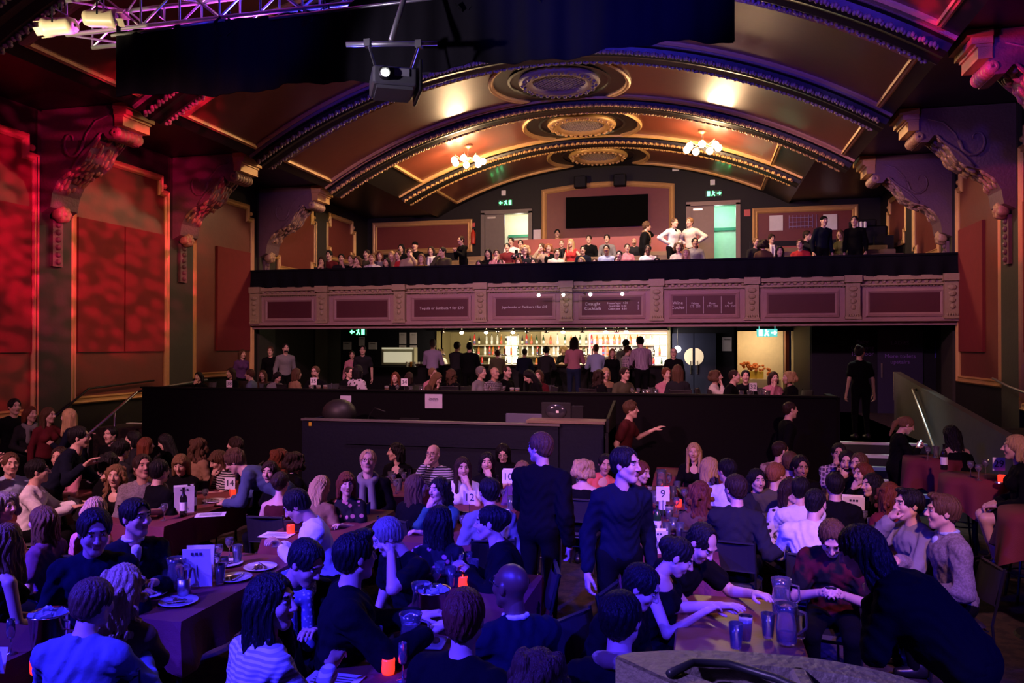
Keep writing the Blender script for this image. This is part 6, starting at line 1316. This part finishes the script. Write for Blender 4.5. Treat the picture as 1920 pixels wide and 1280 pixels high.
P(1560, 977, -10, ha=0, hp=42, tm='sprint', top='tee', hair='short', hc='br', rh='front', lh='front', s=1.03, hold='phone', lean=16, bulk=.98, label='person in dark tee with red print looking down at a phone')
P(1612, 988, 245, 'bend', hp=25, lean=50, tm='black', top='jacket', hair='long', hc='bk', sex='f', rh='front', lh='front', s=1.12, bulk=1.45, label='large person stooping in a black coat, back to the stage, lower right')
P(1703, 917, -70, ha=-5, tm='grey', top='jacket', hair='quiff', hc='bk', rh='mouth', lh='tablein', s=1.04, label='person in grey jacket with hand on face, right')
P(1766, 929, -85, ha=-5, tm='tweed', top='jacket', collar='lblue', hair='quiff', hc='br', s=1.05, rh='tablein', lh='lap', label='person in pale jacket with bright blue collar, profile left')
P(1700, 781, 95, 'stand', hp=25, tm='black', hair='pony', hc='lb', sex='f', rh='phone', lh='phone', hold='phone', s=.99, label='person standing in black looking at a lit phone, by the steps')
P(1782, 798, 200, 'stool', hp=15, tm='black', top='offshoulder', hair='long', hc='bk', sex='f', lean=16, label='person in off shoulder black top bowed at the far high table')
P(1903, 816, -100, 'stool', ha=-5, tm='black', hair='bob', hc='bl', sex='f', tr='bare', s=1.07, rh='lap', lh='lap', label='person in black on a high stool with bare legs, right edge')
P(1482, 742, 100, 'stand', ha=10, tm='black', hair='crop', hc='db', Y=12.4, rh='down', lh='down', label='person walking in black along the dark platform wall, right of centre')
P(1612, 648, 190, 'stand', ha=-40, tm='black', top='tee', hair='bun', hc='bk', sex='f', base=FLZ, Y=14.9, zfit=True, rh='down', lh='down', s=1.02, label='person in black tee at the top of the steps with bare arms')
# -- near the stage
P(726, 974, -30, ha=-30, hp=28, tm='black', top='tee', hair='short', hc='gr', rh='lap', lh='ear', s=1.02, lean=16, label='person in black tee looking down with a hand at the ear, centre')
P(668, 1000, 120, ha=20, tm='black', top='jacket', hair='quiff', hc='bk', s=1.1, bulk=1.15, rh='table', lh='table', label='broad person in black jacket with back to the stage, centre left')
P(826, 949, 195, ha=-30, tm='floral', hair='longdown', hc='bk', sex='f', s=1.03, label='person in dark floral dress with back to the stage, centre')
P(918, 948, -75, ha=-10, hp=5, tm='black', top='jacket', hair='updo', hc='bk', sex='f', lean=22, rh='tablein', lh='tablein', s=1.1, label='person in black coat leaning left, violet lit profile, centre')
P(916, 896, 200, ha=20, tm='grey', hair='short', hc='bk', s=1.02, lean=14, label='person in grey jumper hunched with back to the stage, centre')
P(957, 1054, 215, ha=25, hp=0, tm='navy', top='jacket', collar='white', hair='bald', hc='bk', skin=3, glasses=True, s=1.04, rh='tablein', lh='table', label='bald person in navy suit and white collar, profile left, near centre')
P(872, 1106, 165, ha=15, tm='black', top='jacket', hair='short', hc='au', s=1.07, lean=6, bulk=1.05, label='person in black coat with back to the stage, near centre')
P(575, 1016, 45, ha=30, hp=30, tm='black', scarf='knit', hair='short', hc='bk', skin=1, s=1.06, lean=14, rh='lap', lh='tablein', label='person in chunky blue patterned scarf looking down right')
P(512, 1078, 150, ha=-60, tm='bstripe', hair='longdown', hc='bk', sex='f', s=1.14, lean=10, rh='tablein', lh='lap', label='person in pale ribbed cardigan with long black hair, near left of centre')
P(1012, 1217, 180, tm='black', hair='curlyshort', hc='br', sex='f', s=.98, label='curly haired person at the bottom edge of the picture')
P(1166, 1108, 185, ha=-25, tm='black', scarf='camo', hair='short', hc='bk', s=1.06, lean=4, label='person in black with pale patterned scarf, back to the stage, near centre right')
P(1204, 1061, 60, ha=20, hp=30, tm='black', hair='short', hc='bk', s=1.0, lean=18, label='person in black bowing, lit violet, behind the patterned scarf')
P(1272, 1010, 75, ha=15, hp=32, tm='black', top='straps', hair='updo', hc='bk', sex='f', s=1.05, lean=16, rh='tablein', lh='table', label='person in black strap top looking down right, violet shoulder')
P(1316, 984, 50, ha=5, hp=42, tm='black', top='tee', hair='recede', hc='bk', s=1.06, lean=26, rh='rtable', lh='rtable', label='person in black tee bending forward with arms on the orange table')
# -- fill where the photograph shows dark shapes between the tables
P(505, 866, 10, tm='black', hair='long', hc='db', sex='f', label='person in black, shadowed, under the denim shirt elbow')
P(300, 862, 170, tm='black', hair='short', hc='bk', label='shadowed person in black seen from behind at the left back table')
P(1420, 880, 20, tm='charcoal', hair='bob', hc='bk', sex='f', label='shadowed person in charcoal between the two right tables')
P(1565, 886, 180, tm='black', hair='short', hc='bk', label='shadowed person in black behind the crumpled white shirt')
P(1667, 905, 190, tm='maroon', hair='wavy', hc='au', sex='f', label='person in maroon with back to the stage by the grey jacket')
# ---------------------------------------------------------------- on the raised floor behind the platform wall
def B(px, py, Y, *a, **k): k.setdefault('zfit', True); return P(px, py, *a, base=FLZ, Y=Y, **k)
for q in (
 (372, 700, 14.5, 0, 'black', 'bob', 'bk', 'f', 'person in black resting chin on hand at the left end of the platform wall', dict(rh='chin')),
 (432, 690, 15.2, -20, 'black', 'long', 'db', 'f', 'shadowed person in black, second from the left behind the platform wall', {}),
 (468, 692, 14.5, -75, 'bluegrey', 'short', 'br', 'm', 'person in blue grey shirt turned left behind the platform wall', {}),
 (492, 694, 15.1, 10, 'brown', 'long', 'br', 'f', 'person in brown behind the blue grey shirt', {}),
 (521, 698, 14.5, 60, 'grey', 'bob', 'bk', 'f', 'person in grey with head bowed, left of the tan jacket', dict(hp=30)),
 (557, 691, 14.6, 150, 'tan', 'bob', 'br', 'f', 'person in tan jacket seen from behind over the platform wall', {}),
 (591, 687, 14.4, 0, 'black', 'short', 'br', 'm', 'bearded person in black shirt by table number 35', dict(beard=True, glasses=True, rh='table', lh='table')),
 (655, 688, 14.8, 60, 'black', 'short', 'db', 'f', 'person in black and glasses left of the monochrome print', dict(glasses=True)),
 (672, 685, 14.4, 170, 'mono', 'bob', 'bk', 'f', 'person in black and white print seen from behind', {}),
 (741, 698, 14.5, 10, 'black', 'long', 'au', 'f', 'smiling person in black by table number 34', {}),
 (768, 698, 14.9, 170, 'black', 'bob', 'db', 'f', 'person in black seen from behind, right of table number 34', {}),
 (812, 690, 15.0, 60, 'pink', 'short', 'lb', 'f', 'person in pink behind the one bowing over the wall', {}),
 (820, 699, 14.3, 75, 'brown', 'longdown', 'lb', 'f', 'person in brown bowing forward over the table, long pale hair', dict(hp=30, lean=25, rh='chin')),
 (846, 692, 14.7, 190, 'black', 'wavy', 'br', 'f', 'person in black with long wavy hair seen from behind', {}),
 (903, 687, 14.4, 70, 'grey', 'short', 'gr', 'f', 'person in grey jumper turned right, left of the plaid shirt', {}),
 (928, 688, 14.4, 60, 'check', 'bald', 'gr', 'm', 'bald person in checked shirt behind the platform wall', dict(skin=1)),
 (951, 686, 14.8, 60, 'black', 'recede', 'db', 'm', 'person in black right of the checked shirt', {}),
 (991, 694, 14.4, -60, 'black', 'long', 'bk', 'f', 'person in black with head down, centre of the platform wall', dict(hp=35, lean=20)),
 (1010, 694, 15.0, -10, 'maroon', 'bob', 'br', 'f', 'person in maroon behind the bowed black top', {}),
 (1124, 693, 14.4, 150, 'black', 'wavy', 'db', 'f', 'person in black, wavy hair, seen from behind right of centre', {}),
 (1136, 690, 15.2, 20, 'tan', 'bob', 'bl', 'f', 'person in tan behind the wavy haired black top', {}),
 (1172, 689, 14.4, 45, 'olive', 'short', 'db', 'm', 'smiling person in olive shirt turned right behind the wall', dict(lh='tablein')),
 (1250, 690, 14.6, 30, 'pink', 'short', 'au', 'f', 'person in pink with hand up, left of the white sleeve', dict(rh='chin')),
 (1270, 682, 14.4, 190, 'charcoal', 'long', 'br', 'f', 'person in charcoal with back to the wall, right of the pink', {}),
 (1344, 694, 14.6, 80, 'cream', 'curlyshort', 'br', 'f', 'person in cream with curly hair left of the black suit', dict(rh='chin')),
 (1378, 693, 14.4, 80, 'black', 'crop', 'db', 'm', 'person in black leaning right, before the lit opening', dict(lean=18)),
 (1398, 694, 14.9, 0, 'black', 'short', 'bk', 'm', 'person in black facing the stage before the orange flowers', {}),
 (1451, 697, 14.8, 20, 'pink', 'bob', 'db', 'f', 'person in pink top right of the orange flowers', dict(rh='chin')),
 (1478, 696, 14.4, -70, 'black', 'curlyshort', 'bl', 'f', 'person in black, fair curls, turned left at the wall end', {})):
    px_, py_, Y_, a_, tm_, h_, hc__, sx_, lb_, kw = q; kw.setdefault('hp', 0); B(px_, py_, Y_, a_, tm=tm_, hair=h_, hc=hc__, sex=sx_, label=lb_, s=.97, **kw)
for q in (
 (455, 655, 17.5, 60, 'purple', 'long', 'br', 'f', 'standing person in purple at the left wall under the balcony', {}),
 (507, 650, 18.2, 20, 'black', 'short', 'br', 'm', 'standing person in black below the left exit sign', {}),
 (536, 644, 17.8, 40, 'grey', 'short', 'bk', 'm', 'standing person in grey shirt below the left exit sign', dict(beard=True)),
 (660, 658, 19.5, 30, 'pink', 'bun', 'db', 'f', 'standing person in pink top beside the lit glass cabinet', {}),
 (680, 648, 19.2, 20, 'charcoal', 'short', 'bk', 'm', 'standing person in charcoal tee before the lit glass cabinet', dict(top='tee')),
 (812, 636, 20.6, 190, 'lilac', 'short', 'gr', 'm', 'person in lilac shirt at the left end of the bar, back turned', {}),
 (858, 641, 20.9, 160, 'charcoal', 'short', 'db', 'm', 'person in charcoal jacket at the bar left of the black coat', {}),
 (881, 642, 20.6, 180, 'black', 'short', 'bk', 'm', 'person in long black coat at the bar, back turned', dict(bulk=1.15)),
 (933, 655, 21.2, 190, 'olive', 'short', 'br', 'm', 'person in olive jacket at the bar by the chrome font', {}),
 (984, 653, 21.2, 180, 'navy', 'crop', 'db', 'm', 'person in navy suit jacket at the middle of the bar', {}),
 (1025, 649, 20.9, 170, 'charcoal', 'short', 'bk', 'm', 'person in dark grey jumper leaning at the middle of the bar', dict(lean=12)),
 (1077, 632, 20.6, 180, 'pink', 'longdown', 'db', 'f', 'tall person in pale pink jumper with long dark hair at the bar', dict(tr='denim', s=1.08)),
 (1117, 645, 20.8, 200, 'lblue', 'crop', 'br', 'm', 'person in pale blue shirt at the right of the bar', {}),
 (1148, 654, 20.4, 10, 'black', 'long', 'lb', 'f', 'person in black facing the stage with back to the bar', {}),
 (1174, 635, 21.4, 170, 'grey', 'short', 'bk', 'm', 'person in grey at the bar behind the plaid shirt', {}),
 (1178, 648, 20.7, 120, 'plaid', 'short', 'br', 'm', 'person in dark plaid shirt turned right at the bar', dict(rh='drink')),
 (1200, 632, 20.2, 200, 'pstripe', 'short', 'bk', 'm', 'tall person in purple striped shirt at the right end of the bar', dict(s=1.08, lean=10, hp=20)),
 (1263, 662, 19.0, 0, 'black', 'recede', 'gr', 'm', 'standing person in black and glasses before the swing doors', dict(glasses=True, s=.93, zfit=False))):
    px_, py_, Y_, a_, tm_, h_, hc__, sx_, lb_, kw = q; kw.setdefault('rh', 'front' if a_ > 100 else 'down'); kw.setdefault('lh', 'front' if a_ > 100 else 'down'); kw.setdefault('hp', 0); B(px_, py_, Y_, a_, 'stand', tm=tm_, hair=h_, hc=hc__, sex=sx_, label=lb_, **kw)
B(1056, 650, 23.1, 0, 'stand', tm='black', hair='curlyshort', hc='bl', sex='f', hp=15, rh='front', lh='front', label='person serving behind the bar in black, fair curls')
B(828, 668, 23.1, 60, 'stand', tm='white', hair='short', hc='lb', rh='front', lh='front', label='person in white serving at the left end behind the bar')
# ---------------------------------------------------------------- the gallery
def G(px, py, row, a, tm, hair, hc, sex, label, pose='sit', **k):
    y, z = ROWS[row]; k.setdefault('rh', 'lap'); k.setdefault('lh', 'lap'); return P(px, py, a, pose, tm=tm, hair=hair, hc=hc, sex=sex, Y=y, base=z+0.001, zfit=True, label=label+' in the balcony', chair=False, **k)
GL = [
 (603, 478, 0, 10, 'black', 'long', 'db', 'f', 'leftmost person in black sleeveless top, front row,', dict(top='sleeveless', rh='chin')),
 (617, 466, 1, 0, 'maroon', 'short', 'bk', 'm', 'person in maroon behind the leftmost two'),
 (640, 475, 0, 20, 'charcoal', 'short', 'bk', 'm', 'person in charcoal with hand to chin, second from the left', dict(lh='chin', top='tee')),
 (658, 478, 0, 0, 'black', 'short', 'br', 'm', 'person in black third from the left, front row,'),
 (670, 474, 0, -10, 'tan', 'bob', 'br', 'f', 'person in tan strap top with hand at cheek, left block,', dict(top='straps', rh='chin')),
 (687, 468, 1, 0, 'olive', 'short', 'db', 'm', 'person in olive jacket before the left gold frame'),
 (697, 476, 0, 10, 'mono', 'short', 'lb', 'm', 'person in black and white print, left block front row,'),
 (712, 467, 1, 20, 'grey', 'bob', 'au', 'f', 'person in grey behind the monochrome print'),
 (724, 483, 0, 0, 'black', 'bob', 'bk', 'f', 'small person in black low at the rail, left block,', dict(lean=20)),
 (734, 464, 1, 0, 'tan', 'long', 'bl', 'f', 'person in tan with long fair hair, left block,'),
 (746, 463, 1, -10, 'red', 'bun', 'br', 'f', 'person in bright red top, left block,', dict(top='tee')),
 (752, 451, 3, 0, 'black', 'long', 'bk', 'f', 'person in black below the left gold frame, row behind the red top,'),
 (768, 464, 1, 30, 'beige', 'short', 'br', 'm', 'person in beige with hand raised right of the red top', dict(lh='mouth')),
 (778, 447, 3, 0, 'black', 'cap', 'bk', 'm', 'person in black cap before the left gold frame'),
 (790, 476, 0, 10, 'yellow', 'long', 'lb', 'f', 'person in mustard top at the rail, left block,'),
 (808, 461, 2, 0, 'grey', 'long', 'db', 'f', 'person in grey scarf left of the olive coat', dict(scarf='white')),
 (829, 459, 1, -30, 'olive', 'short', 'bk', 'm', 'broad person in olive coat shielding the eyes, left block,', dict(rh='mouth', bulk=1.2)),
 (898, 488, 0, 0, 'charcoal', 'bob', 'bk', 'f', 'person low at the rail right of the extinguishers'),
 (915, 467, 1, 0, 'black', 'long', 'bk', 'f', 'person in black beside the red extinguishers, middle block,'),
 (931, 468, 1, 10, 'pink', 'short', 'db', 'm', 'person in pink shirt, left of the middle block,', dict(rh='chin')),
 (951, 456, 3, 0, 'maroon', 'short', 'bk', 'm', 'person in maroon high behind the pink shirt'),
 (958, 446, 4, 0, 'white', 'short', 'db', 'm', 'person in white before the red barrier left end'),
 (976, 450, 4, 10, 'black', 'short', 'bk', 'm', 'person in black before the red barrier, next to the white top,', dict(scarf='white')),
 (984, 460, 1, 10, 'floral', 'curlyshort', 'bl', 'm', 'person in floral shirt with curly fair hair and hand at eyes', dict(rh='ear', glasses=True)),
 (1015, 456, 2, -20, 'beige', 'short', 'br', 'm', 'person in beige leaning left, middle block,', dict(rh='mouth')),
 (1028, 457, 2, 20, 'black', 'curlyshort', 'gi', 'm', 'person in black over a red shirt, ginger hair, middle block,', dict(collar='red')),
 (1044, 466, 1, 30, 'cream', 'short', 'br', 'm', 'person in cream jacket turned right, middle block,', dict(top='jacket')),
 (1053, 450, 4, 0, 'black', 'crop', 'lb', 'm', 'person in black before the red barrier middle', dict(scarf='charcoal')),
 (1070, 446, 3, -10, 'red', 'longdown', 'bl', 'f', 'person in red sleeveless top with pale blonde hair', dict(top='sleeveless', lh='out')),
 (1093, 461, 2, 0, 'navy', 'short', 'bk', 'm', 'person in navy below the black board, middle block,'),
 (1104, 441, 4, 0, 'black', 'short', 'db', 'm', 'person in black highest before the red barrier, left of two,'),
 (1138, 440, 4, 0, 'grey', 'short', 'bk', 'm', 'person in grey highest before the red barrier, right of two,'),
 (1137, 459, 1, 0, 'lblue', 'short', 'bk', 'm', 'person in pale blue shirt in the middle block,', dict(skin=2, rh='lap')),
 (1161, 470, 0, 0, 'pink', 'short', 'bk', 'm', 'person in pink leaning at the rail right of the pale blue shirt'),
 (1176, 457, 2, 10, 'pink', 'bun', 'db', 'f', 'person in pale pink scarf top, middle block,'),
 (1189, 446, 4, 0, 'charcoal', 'bald', 'db', 'm', 'bald person in charcoal left of the fur hooded coat', dict(skin=1, beard=True)),
 (1215, 459, 1, 0, 'white', 'short', 'bk', 'm', 'person in white shirt before the fur hooded coat', dict(skin=3)),
 (1272, 452, 1, 0, 'cream', 'curlyshort', 'br', 'f', 'person in cream with curly hair before the standing pair'),
 (1286, 466, 0, 0, 'tan', 'long', 'bl', 'f', 'fair haired person in tan at the rail before the standing pair'),
 (1303, 446, 2, 10, 'grey', 'short', 'bk', 'm', 'person in grey jacket below the right gallery door', dict(top='jacket', skin=2)),
 (938, 486, 0, 20, 'tan', 'short', 'db', 'm', 'person bent at the rail, first of the middle block,', dict(lean=25)),
 (972, 484, 0, 0, 'black', 'bob', 'au', 'f', 'person bent at the rail under the floral shirt', dict(lean=25)),
 (1000, 487, 0, 0, 'mono', 'short', 'bk', 'm', 'person in print bent at the rail, left of the beige top,', dict(lean=28)),
 (1090, 482, 0, -10, 'navy', 'bob', 'bl', 'f', 'fair haired person bent at the rail under the navy top', dict(lean=25)),
 (1115, 484, 0, 0, 'maroon', 'long', 'br', 'f', 'person in maroon bent at the rail, middle block,', dict(lean=28)),
 (1157, 488, 0, 0, 'black', 'short', 'bk', 'm', 'person in black bent low at the rail under the pink shirt', dict(lean=30)),
 (1232, 487, 0, 0, 'purple', 'bob', 'bk', 'f', 'person in purple bent at the rail under the fur hooded coat', dict(lean=28)),
 (1418, 446, 2, 30, 'charcoal', 'crop', 'lb', 'm', 'person in charcoal coat at the left of the right block'),
 (1431, 448, 1, 170, 'brown', 'curlyshort', 'db', 'f', 'person in brown with dark curls, back turned, right block,'),
 (1447, 440, 3, 20, 'beige', 'messy', 'db', 'm', 'person in beige and scarf behind the dark curls', dict(scarf='white')),
 (1462, 462, 0, 0, 'bluegrey', 'bob', 'bk', 'f', 'person in blue grey at the rail, right block,', dict(lean=15)),
 (1500, 449, 1, -20, 'red', 'short', 'br', 'm', 'person in red jumper, right block,'),
 (1514, 433, 3, 60, 'charcoal', 'short', 'db', 'm', 'person in charcoal drinking behind the red jumper', dict(rh='mouth')),
 (1575, 427, 3, -40, 'olive', 'long', 'br', 'f', 'person in olive between the two standing at the right', dict(rh='front'))]
for q in GL:
    px_, py_, r_, a_, tm_, h_, hc__, sx_, lb_ = q[:9]; kw = q[9] if len(q) > 9 else {}; kw.setdefault('lean', 8); G(px_, py_, r_, a_, tm_, h_, hc__, sx_, lb_.rstrip(','), **kw)
G(864, 443, 2, -40, 'black', 'short', 'db', 'm', 'person standing in black before the right end of the left gold frame', 'stand', rh='phone', lh='phone')
G(1213, 408, 3, 100, 'black', 'messy', 'br', 'f', 'person standing in black parka with tan fur hood, middle block', 'stand', top='jacket', scarf='tan', rh='down', lh='ear', bulk=1.2)
G(1265, 405, 3, 40, 'white', 'short', 'br', 'm', 'person standing in white shirt and dark waistcoat, hands on hips', 'stand', rh='hip', lh='hip', collar='black')
G(1293, 408, 3, -30, 'cream', 'short', 'lb', 'm', 'person standing in cream shirt, hands on hips, facing the other', 'stand', rh='hip', lh='hip')
G(1545, 405, 2, 20, 'navy', 'cap', 'br', 'm', 'person standing in navy jumper and cap at the right', 'stand', rh='down', lh='down')
G(1602, 405, 2, -20, 'black', 'short', 'bk', 'm', 'person standing in black hoodie at the far right', 'stand', rh='down', lh='down', bulk=1.1)
P(1045, 424, 10, 'sit', tm='black', collar='yellow', hair='short', hc='bk', Y=25.75, base=5.07, zfit=True, s=1.0, chair=True, label='person in black and yellow jacket behind the red barrier in the balcony')
